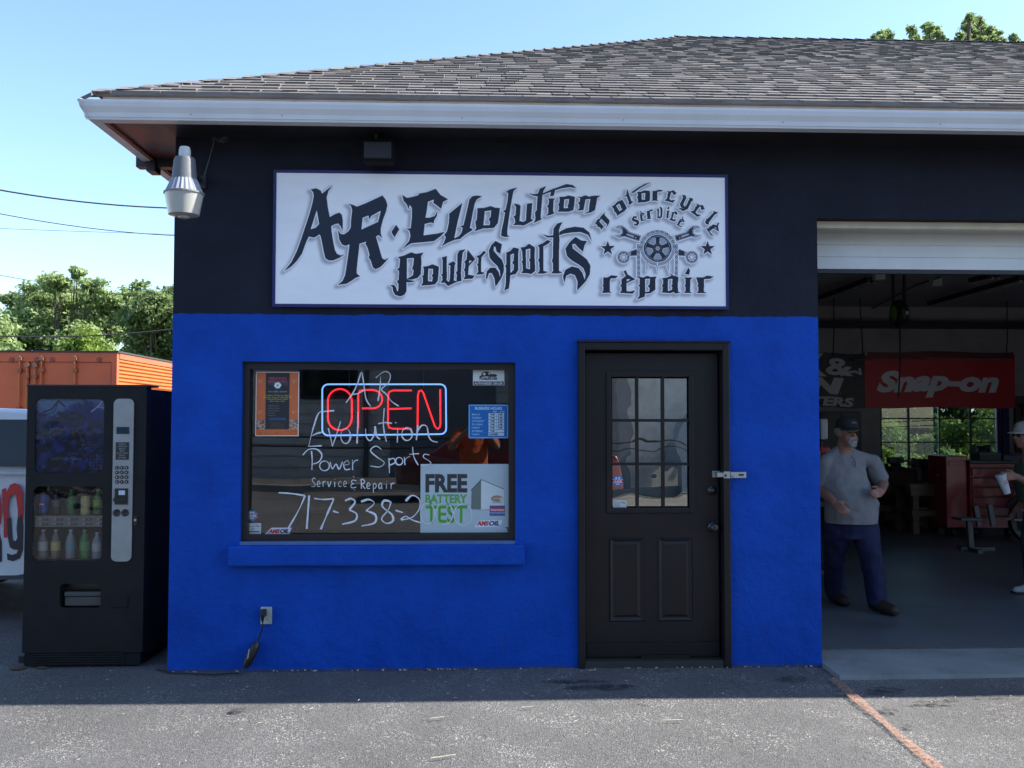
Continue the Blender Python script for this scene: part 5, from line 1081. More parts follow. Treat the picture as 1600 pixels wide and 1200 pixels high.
# red 'on' above, dark 'ny' below, as far as the photograph shows
def decal(polyl, m, name, off): 
    for lp in polyl:
        mb = MB(); P_ = [at(x, y, VNY) for x, y in lp]; P_ = [(p.x, tum(p.z)-off, p.z) for p in P_]
        Q_ = [(p[0], p[1]+off-.001, p[2]) for p in P_]; n = len(P_); mb.add(P_+Q_, [tuple(range(n))]+[(i, i+n, (i+1) % n+n, (i+1) % n) for i in range(n)]); mb.build(name, m, van)
def C8(x, y): return (x*80/213, 600+y*450/1200)
decal([[C8(*p) for p in [(8,440),(25,432),(28,450),(42,420),(62,412),(82,420),(95,450),(98,520),(94,600),(74,612),(75,520),(66,462),(50,458),(38,480),(34,520),(40,560),(30,640),(16,640),(16,560)]],
       [C8(*p) for p in [(-60,470),(-20,450),(0,470),(8,520),(4,580),(-20,612),(-60,600),(-70,540)]]], M_vr, 'red_letter', .004)
decal([[C8(*p) for p in [(30,560),(46,556),(50,600),(54,650),(66,655),(74,640),(70,600),(74,560),(92,540),(98,600),(96,690),(84,725),(56,738),(32,732),(30,705),(50,712),(70,706),(76,690),(60,690),(42,680),(34,640)]],
       [C8(*p) for p in [(-50,620),(-20,610),(0,625),(8,660),(8,740),(-6,742),(-10,680),(-20,650),(-34,660),(-36,740),(-52,740)]]], M_vn, 'dark_letter', .006)
mb = MB(); mb.bbox((xr-.2, VNY+.1, .40), (xr+.10, VNY+1.75, .62), .05); mb.build('bumper', M_vn, van)

# ================================================ ORANGE TRAILER
TXR, TY = at(183, 552, 10).x, 10.0; TXL = TXR-2.46; TZ = at(183, 551, 10).z
M_or = mat('trailer_orange', (.62, .105, .028), .42, var=.14, vscale=2.5, dirt=.06); M_or2 = mat('trailer_orange_side', (.50, .135, .022), .42, var=.10, vscale=3, dirt=.05)
tr = thing('orange_trailer', ((TXL+TXR)/2, TY+3, 0), 'faded orange box trailer with locking bars and ribbed side, under the trees at left', 'trailer')
mb = MB(); mb.box((TXL+.03, TY+.06, .9), (TXR-.04, TY+8, TZ-.04)); mb.box((TXL+.3, TY+.3, .55), (TXR-.3, TY+7.8, .9)); mb.build('box', M_or, tr)
mb = MB(); nr = 26; z0 = .95; 
for i in range(nr):
    a = z0+(TZ-.1-z0)*i/nr; b = z0+(TZ-.1-z0)*(i+1)/nr
    mb.add([(TXR-.04, TY+.06, a), (TXR-.04, TY+8, a), (TXR-.004, TY+8, a+(b-a)*.3), (TXR-.004, TY+.06, a+(b-a)*.3), (TXR-.004, TY+8, a+(b-a)*.75), (TXR-.004, TY+.06, a+(b-a)*.75), (TXR-.04, TY+8, b), (TXR-.04, TY+.06, b)], [(0,1,2,3),(3,2,4,5),(5,4,6,7)])
mb.build('ribbed_side', M_or2, tr)
mb = MB(); mb.box((TXL, TY, TZ-.16), (TXR, TY+.1, TZ)); mb.box((TXL, TY, .9), (TXL+.09, TY+.1, TZ-.16)); mb.box((TXR-.09, TY, .9), (TXR, TY+.1, TZ-.16)); mb.box((TXR-.05, TY+.1, TZ-.10), (TXR+.01, TY+8, TZ)); mb.box((TXL, TY+.1, TZ-.10), (TXL+.05, TY+8, TZ)); mb.build('frame', M_or, tr)
mb = MB(); mb.box((TXL-.02, TY-.02, TZ), (TXR+.03, TY+8, TZ+.03)); mb.build('roof', mat('trailer_roof', (.05, .045, .045), .8), tr)
mid = at(46, 560, TY).x
for a, b in ((TXL+.095, mid-.01), (mid+.01, TXR-.095)):
    mb = MB(); mb.bbox((a, TY+.02, .95), (b, TY+.058, TZ-.165), .008); d_ = mb.build('door', M_or, tr)
mb = MB(); a_, b_ = at(122, 580, TY).x, at(173, 580, TY).x; mb.box((a_, TY+.008, 1.2), (b_, TY+.02, at(140, 571, TY).z)); mb.build('door_panel', M_or, tr)
for px in (32, 66, 118, 56, 44):
    x = at(px, 560, TY).x; z1 = at(px, 566 if px in (44, 56) else 556, TY).z; mb = MB(); mb.tube([(x, TY-.02, 1.0), (x, TY-.02, z1)], .016, 6); rod = mb.build('locking_bar', M_or2, tr)
    for z in (z1-.05, z1-.25, z1-.9):
        mb = MB(); mb.box((x-.035, TY-.045, z-.03), (x+.035, TY+.02, z+.03)); mb.build('keeper', mat('keeper', (.30, .09, .03), .5) if z < z1-.1 else mat('keeper_pale', (.3, .16, .09), .5), rod)
for px in (18, 58, 82, 155):
    c = at(px, 562, TY); mb = MB(); mb.lathe([(.045, -.012), (.04, -.018), (.001, -.018)], (c.x, TY, c.z), 10, 'y'); mb.build('marker_light', mat('marker', (.25, .05, .02), .4), tr)
for y in (TY+1.0, TY+2.3):
    for x in (TXR-.45, TXL+.05):
        mb = MB(); mb.lathe([(.2, 0), (.48, 0), (.5, .05), (.5, .3), (.48, .35), (.2, .35)], (x, y, .5), 20, 'x'); mb.build('wheel', M_rub, tr)

# ================================================ TREES
def leafmat(name, c, c2):
    m = bpy.data.materials.new(name); m.use_nodes = True; n = m.node_tree.nodes; L = m.node_tree.links; b = n['Principled BSDF']
    g = n.new('ShaderNodeNewGeometry'); r = n.new('ShaderNodeValToRGB'); r.color_ramp.elements[0].color = (*c, 1); r.color_ramp.elements[1].color = (*c2, 1); L.new(g.outputs['Random Per Island'], r.inputs[0]); L.new(r.outputs[0], b.inputs['Base Color'])
    b.inputs['Roughness'].default_value = .55; b.inputs['Specular IOR Level'].default_value = .25
    t = n.new('ShaderNodeBsdfTranslucent'); L.new(r.outputs[0], t.inputs[0]); mx = n.new('ShaderNodeMixShader'); mx.inputs[0].default_value = .42; L.new(b.outputs[0], mx.inputs[1]); L.new(t.outputs[0], mx.inputs[2]); L.new(mx.outputs[0], n['Material Output'].inputs[0]); return m
ML1 = leafmat('leaf_maple', (.17, .24, .09), (.38, .48, .20)); ML2 = leafmat('leaf_dark', (.10, .15, .06), (.25, .33, .12)); ML3 = leafmat('leaf_yellow', (.11, .18, .03), (.25, .34, .06)); ML4 = leafmat('leaf_bright', (.16, .25, .05), (.40, .46, .10))
M_bark = mat('bark', (.10, .08, .06), .95, var=.3, bump=.6, bscale=12, stretch=(3, 3, .6))
def tree(name, base, lobes, n, ls, lm, label, group=None, trunk_r=.22, up=.0, shrub=False):
    # lobes: (centre, radius) clumps; leaves fill each clump, denser towards its skin
    base = Vector(base); t = thing(name, base, label, 'bush' if shrub else 'tree', group); rs = np.random.RandomState(int(abs(base.x*31+base.y*7))+3)
    tot = sum((r[1][0]*r[1][2])**.62 for r in lobes); P_ = []; Nn = []
    for c, r in lobes:
        R = np.array(r if isinstance(r, tuple) else (r, r, r)); a = (R[0]*R[2])**.62; k_ = int(n*a/tot); 
        # sub-clumps give light and dark lumps and gaps
        nc = max(6, int(k_/55)); d = rs.randn(nc, 3); d /= np.linalg.norm(d, axis=1)[:, None]; cc = np.array(c)+d*R*(rs.rand(nc, 1)**.35)*.92
        idx = rs.randint(0, nc, k_); q = rs.randn(k_, 3)*(.15*R.mean()+.04)*np.array([1, 1, .62]); P_.append(cc[idx]+q); Nn.append(d[idx]*.6+rs.randn(k_, 3)*.7+np.array([0, 0, .5]))
    P_ = np.concatenate(P_); Nn = np.concatenate(Nn); Nn /= np.linalg.norm(Nn, axis=1)[:, None]; P_[:, 2] = np.maximum(P_[:, 2], .1)
    k_ = len(P_); tg = np.cross(Nn, rs.randn(k_, 3)); tg /= np.linalg.norm(tg, axis=1)[:, None]; bt = np.cross(Nn, tg); s_ = ls*(.6+.8*rs.rand(k_, 1))
    V_ = np.stack([P_-tg*s_, P_-bt*s_*.55+Nn*s_*.15, P_+tg*s_, P_+bt*s_*.55+Nn*s_*.15], 1).reshape(-1, 3)
    me = bpy.data.meshes.new('crown'); me.vertices.add(len(V_)); me.vertices.foreach_set('co', V_.ravel().astype(np.float32)); me.loops.add(4*k_); me.loops.foreach_set('vertex_index', np.arange(4*k_, dtype=np.int32)); me.polygons.add(k_); me.polygons.foreach_set('loop_start', np.arange(0, 4*k_, 4, dtype=np.int32)); me.update(calc_edges=True); me.materials.append(lm)
    o = bpy.data.objects.new('crown', me); COL.objects.link(o); attach(o, t)
    mb = MB(); cz = sum(c[2] for c, r in lobes)/len(lobes); cx = sum(c[0] for c, r in lobes)/len(lobes); cy = sum(c[1] for c, r in lobes)/len(lobes)
    fork = base+(Vector((cx, cy, cz))-base)*.45; fork.x = base.x+(fork.x-base.x)*.4
    if not shrub: mb.tube([base, base.lerp(fork, .5)+Vector((.05, 0, 0)), fork], [trunk_r*1.25, trunk_r*.95, trunk_r*.8], 9)
    for c, r in lobes:
        c = Vector(c); st = base if shrub else fork-Vector((0, 0, random.uniform(0, .8))); mb.tube([st, st.lerp(c, .5)+Vector((rs.randn()*.15, rs.randn()*.15, .15)), c], [trunk_r*.55, trunk_r*.33, trunk_r*.1], 6)
        for i in range(3):
            e = c+Vector(rs.randn(3))*(r if not isinstance(r, tuple) else r[2])*.5; mb.tube([st.lerp(c, .6), e], [trunk_r*.2, trunk_r*.04], 4)
    mb.build('trunk', M_bark, t); return t
def lob(lst, Y, sc=1.): # (px, py, radius_px) at depth Y
    o = []
    for i, (px, py, r) in enumerate(lst):
        dY = ((i*37) % 11-5)/5*1.2; c = at(px, py, Y+dY); R = r/FOC*(Y+6.05)*sc; o.append(((c.x, c.y, c.z), (R, R*1.1, R*.95)))
    return o
gl = 'trees behind the orange trailer'
l1 = lob([(85, 440, 20), (60, 465, 28), (110, 470, 34), (145, 455, 22), (150, 490, 36), (100, 515, 44), (50, 505, 36), (20, 470, 14), (35, 485, 22), (10, 535, 30), (60, 550, 40), (130, 545, 44), (185, 470, 22), (180, 510, 34), (120, 425, 10), (25, 515, 16), (150, 600, 60), (60, 620, 60)], 30)
tree('leafy_tree', (at(100, 600, 30).x, 30, 0), l1, 42000, .082, ML1, 'tall light green maple rising behind the left half of the orange trailer', gl, .15)
l2 = lob([(235, 480, 30), (222, 455, 16), (255, 500, 34), (215, 500, 26), (235, 535, 40), (265, 470, 22), (285, 500, 44), (275, 560, 50), (215, 560, 34), (320, 520, 50)], 27)
tree('leafy_tree', (at(262, 600, 27).x, 27, 0), l2, 26000, .075, ML2, 'darker green tree between the maple and the building corner', gl, .13)
l3 = lob([(130, 540, 24), (100, 555, 20), (160, 555, 20), (130, 580, 44), (115, 548, 14), (150, 542, 14)], 22)
tree('round_bush', (at(130, 600, 22).x, 22, 0), l3, 12000, .055, ML3, 'round yellow green bush just above the orange trailer', None, .12)
l4 = lob([(235, 475, 18), (230, 490, 22), (215, 482, 14), (245, 498, 20)], 24)
l5 = lob([(5, 560, 30), (-30, 520, 50), (-60, 560, 60), (25, 575, 26), (-20, 600, 60)], 26)
tree('leafy_tree', (at(-30, 600, 26).x, 26, 0), l5, 9000, .09, ML1, 'green tree at the left edge of the picture, beside the maple', gl, .2)
l6 = lob([(x+((k*7) % 5-2)*1.3, y, r) for x, y0, r in ((1368, 58, 4), (1376, 52, 5), (1389, 50, 4.5), (1428, 44, 5), (1432, 56, 6), (1452, 38, 6), (1466, 46, 5), (1474, 60, 6), (1512, 34, 6), (1518, 24, 5), (1532, 32, 6), (1546, 42, 7), (1560, 50, 6), (1500, 56, 6), (1586, 58, 6)) for k, y in enumerate(range(y0+2, 74, 7))]+[(1525, 62, 12), (1430, 110, 50), (1520, 120, 60), (1600, 130, 60), (1400, 160, 60), (1500, 190, 70)], 32)
tree('leafy_tree', (at(1500, 600, 32).x, 32, 0), l6, 34000, .085, ML1, 'tall tree whose top shoots show over the roof ridge at right', None, .35)
# greenery behind the rear window
for i, (px, py, r, Y, lm, lb) in enumerate(((1395, 700, 40, 13.5, ML3, 'low sunlit bush outside the left panes of the rear garage window'), (1445, 700, 16, 14.5, ML4, 'slim sunlit sapling outside the middle of the rear garage window'), (1495, 690, 30, 13, ML3, 'yellow green bush outside the third pane column of the rear garage window'), (1555, 660, 36, 12.5, ML4, 'bright sunlit tree branch filling the right panes of the rear garage window'))):
    ll = lob([(px, py, r), (px-r*.5, py+r*.6, r*.8), (px+r*.5, py+r*.7, r*.8), (px, py+r*1.3, r), (px-r*.2, py-r*.7, r*.6)]+([(px-5, py-40, 24), (px+10, py-70, 30)] if i == 3 else []), Y)
    tree('rear_shrub', (ll[0][0][0], ll[0][0][1], 0), ll, 5000, .045, lm, lb, None, .05, shrub=True)
for i in range(8):
    px = 1372+i*27; ll = lob([(px, 735+(i*7) % 11, 26), (px-12, 752, 24), (px+12, 755, 24), (px+3, 716+(i*13) % 17, 17)], 11.6+(i*5 % 4)*.3)
    tree('rear_shrub', (ll[0][0][0], ll[0][0][1], 0), ll, 2200, .04, (ML3, ML1, ML4)[i % 3], 'small bush %s row close outside the rear garage window' % ('at the left end of the', 'second from the left in the', 'third from the left in the', 'fourth from the left in the', 'fifth from the left in the', 'sixth from the left in the', 'seventh from the left in the', 'at the right end of the')[i], 'bushes outside the rear garage window', .04, shrub=True)
bk = lob([(1380+i*26, 640+((i*53) % 40), 46) for i in range(12)]+[(1370+i*34, 560+((i*53) % 40), 50) for i in range(9)], 20)
tree('hedge_tree', (at(1480, 700, 20).x, 20.5, 0), bk, 16000, .10, leafmat('leaf_hedge', (.02, .05, .012), (.07, .14, .025)), 'dark tree mass far behind the rear garage window', None, .045)
shd = thing('neighbour_shed', (at(1455, 720, 16).x, 16, 0), 'pale neighbouring shed seen through the rear garage window', 'shed'); a = at(1440, 702, 16); b = at(1478, 702, 16)
mb = MB(); mb.box((a.x-.3, 16, 0), (b.x, 19, a.z+.05)); mb.build('wall', mat('shed_wall', (.38, .42, .46), .7), shd); mb = MB(); mb.prism([(a.x-.4, a.z+.05), (b.x+.1, a.z+.05), (b.x+.1, a.z+.12), (a.x-.4, a.z+.12)], 15.8, 19.2); mb.build('roof', M_deck, shd)
mb = MB(); mb.box((b.x-.4, 15.96, 0), (b.x-.1, 16, a.z-.25)); mb.build('door', M_vm, shd)

# ================================================ POWER LINES
M_wire = mat('wire_black', (.02, .02, .022), .5)
def wire(p, q, Y, r, label, sag=.0, ext=2.2):
    a, b = at(p[0], p[1], Y), at(q[0], q[1], Y+1.5); d = b-a; pts = []
    for i in range(41):
        t = -1.0+i/40*(1+1+ext); pts.append(a+d*t+Vector((0, 0, sag*(t*(t-1)))))
    mb = MB(); mb.smooth = True; mb.tube(pts, r, 6); tag(mb.build('power_line', M_wire), label, 'power line', 'power lines left of the building')
wire((0, 297), (265, 325), 12, .016, 'thick topmost power line left of the building, meeting it at the security light', .25)
wire((0, 334), (270, 368), 12, .009, 'thinner power line second from the top, left of the building', .25)
wire((0, 357), (265, 366), 14, .005, 'thin straight power line third from the top, left of the building', .02)
wire((0, 430), (270, 470), 40, .016, 'faint distant power line crossing the sky just above the trees', .3)
wire((0, 525), (270, 514), 14, .016, 'thick low power line crossing in front of the trees, above the orange trailer', .3)
for X_, lb in ((-17, 'wooden utility pole out to the left carrying the power lines'),):
    up = thing('utility_pole', (X_, 13, 0), lb, 'utility pole'); mb = MB(); mb.tube([(X_, 13, 0), (X_, 13, 9)], [.17, .12], 12); mb.build('pole', M_bark, up); mb = MB(); mb.box((X_-.06, 12, 7.9), (X_+.06, 14.2, 8.05)); mb.build('crossarm', M_bark, up)

# ================================================ INSIDE THE GARAGE
M_or_ = None
bY = 8.36
# banners on the rear wall
def banner(px, canvas, Y, label, name, sag=0):
    x0, x1, z0, z1 = rect_px(*px, Y); t = thing('wall_banner', ((x0+x1)/2, Y, z0), label, 'banner', 'banners on the rear garage wall'); n = 24
    me = bpy.data.meshes.new('cloth'); vs = []; fs = []
    for j in range(5):
        for i in range(n+1):
            u = i/n; v = j/4; vs.append((x0+(x1-x0)*u, Y-.012*mnoise.noise(Vector((u*6, v*2, x0)))-.01, z0+(z1-z0)*v-.012*math.sin(u*PI*3)*(1 if j else 1)))
    for j in range(4):
        for i in range(n): fs.append((j*(n+1)+i, j*(n+1)+i+1, (j+1)*(n+1)+i+1, (j+1)*(n+1)+i))
    me.from_pydata(vs, [], fs); uv = me.uv_layers.new(name='UVMap')
    for lp in me.loops: i = lp.vertex_index; uv.data[lp.index].uv = ((i % (n+1))/n, (i//(n+1))/4)
    me.materials.append(canvas.material(name, .45)); me.polygons.foreach_set('use_smooth', [True]*len(fs)); o = bpy.data.objects.new('cloth', me); COL.objects.link(o); attach(o, t)
    mb = MB()
    for x in (x0+.02, x1-.02): mb.lathe([(.012, -.03), (.009, -.026)], (x, Y, z1-.02), 10, 'y')
    mb.build('grommet', M_gal, t); return t
q = Canvas(700, 250, (.84, .06, .09)); q.rect(0, 0, 700, 26, (.42, .03, .045))
SN = [  # bold slanted lettering
 [(58,172),(70,142),(118,142),(124,128),(88,122),(76,108),(92,72),(170,72),(160,98),(112,98),(108,108),(146,116),(156,130),(138,172)],
 [(160,172),(192,100),(222,100),(220,106),(240,100),(262,100),(270,112),(244,172),(212,172),(234,122),(214,122),(192,172)]]
q.text('Snap-on', 52, 172, 122, (.97, .97, .97), .055, shear=.38, width=560)
q.stroke([(40, 60), (70, 110)], 4, (.7, .4, .38), .6); q.stroke([(20, 200), (50, 240)], 5, (.7, .35, .33), .5); q.stroke([(52, 58), (64, 80)], 7, (.7, .4, .38), .4)
banner((1351, 550, 1585, 637), q, bY, 'red banner with slanted white lettering on the rear garage wall', 'red_banner_print')
q = Canvas(400, 300, (.022, .022, .035))
q.text('K', 84, 122, 160, (.85, .85, .87), .06, width=120); q.text('&', 200, 118, 130, (.85, .85, .87), .03, width=135); q.stroke([(275,120),(315,100),(345,96),(370,112),(365,84)], 12, (.85,.85,.87))
q.poly([[(x+62, y) for x, y in [(50, 226), (78, 136), (118, 136), (160, 184), (178, 136), (226, 136), (196, 228), (156, 228), (112, 178), (96, 226)]]], (.85, .85, .87)); q.text('R', 270, 226, 18, (.5, .5, .5))
q.text('FILTERS', 12, 290, 66, (.80, .80, .82), .05, shear=.2, width=318)
banner((1226, 552, 1354, 637), q, bY+.01, 'black banner with white lettering beside the red banner, half hidden by the blue wall', 'black_banner_print')
mb = MB(); a, b = at(1335, 562, bY-.1), at(1578, 561, bY-.1); mb.tube([a, b], .012, 6)
tag(mb.build('banner_rod', M_gal), 'thin metal rod hanging in front of the top of the red banner', 'rod')
# beams, pipes, lights
M_beam = mat('beam_dark', (.02, .02, .026), .6)
mb = MB(); a = at(1400, 508, 8.15); mb.box((2.2, 8.1, a.z-.05), (12.2, 8.2, a.z+.06)); mb.build('ceiling_beam', M_beam, shop)
mb = MB(); mb.box((2.2, 5.0, 3.395), (12.2, 5.03, 3.419)); mb.box((2.2, 3.2, 3.398), (12.2, 3.22, 3.419)); mb.build('ceiling_batten', M_in, shop)
def fluo(p, q_, label):
    a, b = Vector(p), Vector(q_); t = thing('strip_light', (a+b)/2, label, 'light', 'unlit strip lights under the garage ceiling'); d = (b-a).normalized(); s_ = d.cross(Vector((0, 0, 1)))*.05
    mb = MB(); mb.bar(a, b, .12, .05); mb.build('housing', M_beam, t); 
    for k_ in (-1, 1): mb = MB(); mb.tube([a+s_*k_*.7+Vector((0, 0, -.045)), b+s_*k_*.7+Vector((0, 0, -.045))], .014, 6); mb.build('tube', mat('tube_off', (.4, .4, .4), .3), t)
def zc(px, py, z): return atz(px, py, z)
fluo(zc(1270, 470, 3.33), zc(1362, 436, 3.33), 'unlit strip light under the garage ceiling, nearest the blue wall')
fluo(zc(1455, 474, 3.33), zc(1600, 433, 3.33), 'unlit strip light under the garage ceiling at the right edge of the picture')
fluo(zc(1520, 438, 3.33), zc(1556, 429, 3.33), 'short unlit strip light close to the rolled up garage door')
for px, py, lb in ((1373, 431, 'white junction box on the garage ceiling beside the left strip light'), (1462, 441, 'white junction box in the middle of the garage ceiling')):
    c = atz(px, py, 3.36); mb = MB(); mb.bbox((c.x-.06, c.y-.05, 3.31), (c.x+.06, c.y+.05, 3.419), .006); tag(mb.build('junction_box', mat('box_white', (.5, .5, .48), .5)), lb, 'junction box')
mb = MB(); mb.tube([zc(1330, 500, 3.39), zc(1430, 446, 3.39), zc(1470, 433, 3.39)], .012, 6); tag(mb.build('conduit', mat('conduit', (.10, .10, .1), .5)), 'thin conduit running diagonally across the garage ceiling', 'conduit')
hr = at(1405, 490, 5.2); t = thing('hose_reel', hr, 'round black hose reel with a green hub hanging from the garage ceiling', 'hose reel')
mb = MB(); mb.smooth = True; mb.lathe([(.02, -.075), (.12, -.075), (.165, -.04), (.17, 0), (.165, .04), (.12, .075), (.02, .075)], hr, 24, 'x'); mb.build('drum', M_rub, t)
mb = MB(); mb.lathe([(.02, -.09), (.085, -.086), (.10, -.076)], hr, 20, 'x'); mb.build('hub', mat('hub_green', (.16, .34, .04), .4), t)
mb = MB(); mb.bar((hr.x-.07, hr.y, hr.z+.12), (hr.x-.07, hr.y, 3.42), .02, .05); mb.bar((hr.x+.07, hr.y, hr.z+.12), (hr.x+.07, hr.y, 3.42), .02, .05); mb.box((hr.x-.05, hr.y-.175, hr.z-.02), (hr.x-.0, hr.y-.168, hr.z+.04)); mb.build('bracket', M_beam, t)
lb_ = MB(); lb_.box((hr.x+.0, hr.y-.178, hr.z-.03), (hr.x+.035, hr.y-.172, hr.z+.01)); lb_.build('tag', mat('box_white', (.5, .5, .48), .5), t)
for (px, y0, y1, Y, lb) in ((1406, 510, 622, 5.2, 'black hose hanging straight down from the hose reel'), (1303, 488, 560, 7, 'dark cord hanging at the left over the black banner'), (1343, 485, 555, 7.4, 'dark cord hanging between the two banners'), (1574, 495, 560, 7.6, 'thin cord hanging over the right end of the red banner')):
    a, b = at(px, y0, Y), at(px+(5 if px == 1343 else -2), y1, Y); mb = MB(); mb.tube([(a.x, a.y, 3.42 if px != 1406 else a.z), a.lerp(b, .5)+Vector((.01, 0, 0)), b], .010 if px == 1406 else .008, 6); tag(mb.build('hanging_cord', M_rub), lb, 'cord', 'cords hanging from the garage ceiling')
# workbenches
M_wood = mat('bench_wood', (.14, .095, .055), .7, var=.3, vscale=4, stretch=(1, 1, 6), dirt=.4)
def bench(x0, x1, y0, y1, zt_, label, nsh=1, legs=3):
    t = thing('workbench', ((x0+x1)/2, (y0+y1)/2, .03), label, 'workbench', 'workbenches along the rear garage wall'); mb = MB(); mb.bbox((x0, y0, zt_-.05), (x1, y1, zt_), .006); mb.build('top', M_wood, t)
    for i in range(legs):
        x = x0+.05+(x1-x0-.18)*i/(legs-1)
        for y in (y0+.02, y1-.11): mb = MB(); mb.box((x, y, .03), (x+.085, y+.085, zt_-.052)); mb.build('leg', M_wood, t)
    mb = MB(); mb.box((x0+.01, y0-.002, zt_-.16), (x1-.01, y0+.018, zt_-.052)); mb.build('apron', M_wood, t)
    for k_ in range(nsh): z = .32+k_*.3; mb = MB(); mb.box((x0+.02, y0+.002, z), (x1-.02, y1-.02, z+.03)); mb.box((x0+.02, y0-.012, z-.05), (x1-.02, y0+.0, z+.035)); mb.build('shelf', M_wood, t)
    return t
bx0, bx1 = at(1300, 760, 7.3).x, at(1480, 760, 7.3).x
a = at(1424, 775, 6.6); 
bench(at(1422, 770, 6.7).x, at(1482, 770, 6.7).x, 6.7, 7.35, at(1450, 757, 6.7).z, 'small wooden workbench with a low shelf, in front of the rear window', 1, 2)
bench(at(1290, 760, 7.45).x, at(1475, 760, 7.45).x, 7.45, 8.3, .86, 'long dark wooden workbench under the rear garage window', 1, 4)
# clutter on and under the benches
random.seed(21)
M_cl = [mat('clutter_%s' % n_, c_, .5) for n_, c_ in (('black', (.02, .02, .022)), ('steel', (.14, .14, .15)), ('brown', (.09, .05, .03)), ('redc', (.22, .02, .02)), ('blue', (.02, .04, .12)), ('grey', (.07, .07, .075)))]
def clut(name, px, py, Y, w, d, h, mi, kind, label, cat):
    c = at(px, py, Y); t = thing(name, (c.x, c.y, c.z), label, cat); mb = MB(); x, y, z = c
    if kind == 'box': mb.bbox((x-w/2, y-d/2, z), (x+w/2, y+d/2, z+h), .008); mb.build('case', M_cl[mi], t); mb = MB(); mb.bbox((x-w/2-.006, y-d/2-.006, z+h*.78), (x+w/2+.006, y+d/2+.006, z+h+.006), .004); mb.build('lid', M_cl[(mi+5) % 6], t); mb = MB(); mb.tube([(x-w*.2, y, z+h), (x-w*.2, y, z+h+.04), (x+w*.2, y, z+h+.04), (x+w*.2, y, z+h)], .008, 6); mb.build('handle', M_cl[0], t)
    elif kind == 'can': mb.lathe([(w/2, 0), (w/2, h*.8), (w*.22, h*.92), (w*.2, h)], c, 14); mb.build('body', M_cl[mi], t, auto=40); mb = MB(); mb.lathe([(w*.24, h*.96), (w*.24, h+.015), (.002, h+.015)], c, 10); mb.build('cap', M_cl[0], t)
    elif kind == 'vise': 
        mb.bbox((x-w/2, y-d/2, z), (x+w/2, y+d/2, z+h*.3), .01); mb.bbox((x-w*.2, y-d/2, z+h*.3), (x+w*.2, y+d/2, z+h*.55), .01); mb.build('base', M_cl[mi], t); mb = MB(); mb.bbox((x-w*.6, y-d*.3, z+h*.55), (x-w*.05, y+d*.3, z+h), .01); mb.bbox((x+w*.05, y-d*.3, z+h*.55), (x+w*.5, y+d*.3, z+h), .01); mb.build('jaws', M_cl[1], t); mb = MB(); mb.tube([(x+w*.5, y, z+h*.7), (x+w*.95, y, z+h*.7)], .014, 8); mb.tube([(x+w*.9, y, z+h*.4), (x+w*.9, y, z+h)], .008, 6); mb.build('screw_handle', M_cl[1], t)
    elif kind == 'grinder':
        mb.bbox((x-w*.3, y-d/2, z), (x+w*.3, y+d/2, z+h*.25), .01); mb.lathe([(.06, -w*.3), (.075, -w*.28), (.075, w*.28), (.06, w*.3)], (x, y, z+h*.6), 14, 'x'); mb.build('motor', M_cl[mi], t)
        for s_ in (-1, 1): mb = MB(); mb.lathe([(.09, -.015), (.09, .015)], (x+s_*w*.42, y, z+h*.6), 18, 'x'); mb.build('wheel', M_cl[1], t)
    return t
zT = .86
clut('bench_vise', 1400, 735, 7.6, .2, .2, .2, 5, 'vise', 'dark bench vise on the long workbench, left of the small bench', 'vise')
clut('bench_grinder', 1442, 737, 7.6, .32, .18, .2, 0, 'grinder', 'black bench grinder on the long workbench below the window', 'grinder')
for px, py, Y, w, h, mi, kd, lb, cat in ((1385, 745, 7.6, .12, .18, 0, 'can', 'black spray can at the left of the long workbench', 'can'), (1425, 744, 7.55, .16, .12, 2, 'box', 'brown box on the long workbench behind the small bench', 'box'), (1470, 748, 7.0, .16, .12, 3, 'box', 'dark red tool box on the small workbench', 'tool box'), (1436, 750, 6.9, .09, .2, 5, 'can', 'grey can on the small workbench', 'can'), (1458, 824, 6.95, .1, .34, 1, 'box', 'pale upright case on the low shelf of the small workbench', 'case'), (1440, 822, 6.95, .14, .26, 2, 'box', 'brown box on the low shelf of the small workbench', 'box'), (1400, 800, 7.7, .3, .3, 4, 'box', 'dark blue crate under the long workbench', 'crate'), (1350, 800, 7.7, .3, .3, 0, 'box', 'black crate under the long workbench behind the man', 'crate')):
    clut('bench_item', px, py, Y, w, w*.8, h, mi, kd, lb, cat)
c = at(1466, 760, 6.62); t = thing('shop_rag', c, 'white and blue rag draped over the front of the small workbench', 'rag')
mb = MB(); P_ = [at(1465, 741, 6.60), at(1482, 739, 6.60), at(1477, 747, 6.58), at(1468, 753, 6.59)]; P2 = [p+Vector((0, .02, 0)) for p in P_]; mb.add(P_+P2, [(0,1,2,3),(7,6,5,4),(0,4,5,1),(1,5,6,2),(2,6,7,3),(3,7,4,0)]); mb.build('white_fold', mat('rag_white', (.70, .72, .74), .8), t)
mb = MB(); P_ = [at(1468, 753, 6.6), at(1477, 747, 6.6), at(1482, 739, 6.6), at(1484, 752, 6.6), at(1472, 762, 6.6)]; P2 = [p+Vector((0, .03, 0)) for p in P_]; n = 5; mb.add(P_+P2, [tuple(range(5)), (9,8,7,6,5)]+[(i, i+5, (i+1) % 5+5, (i+1) % 5) for i in range(5)]); mb.build('blue_fold', M_cl[4], t)
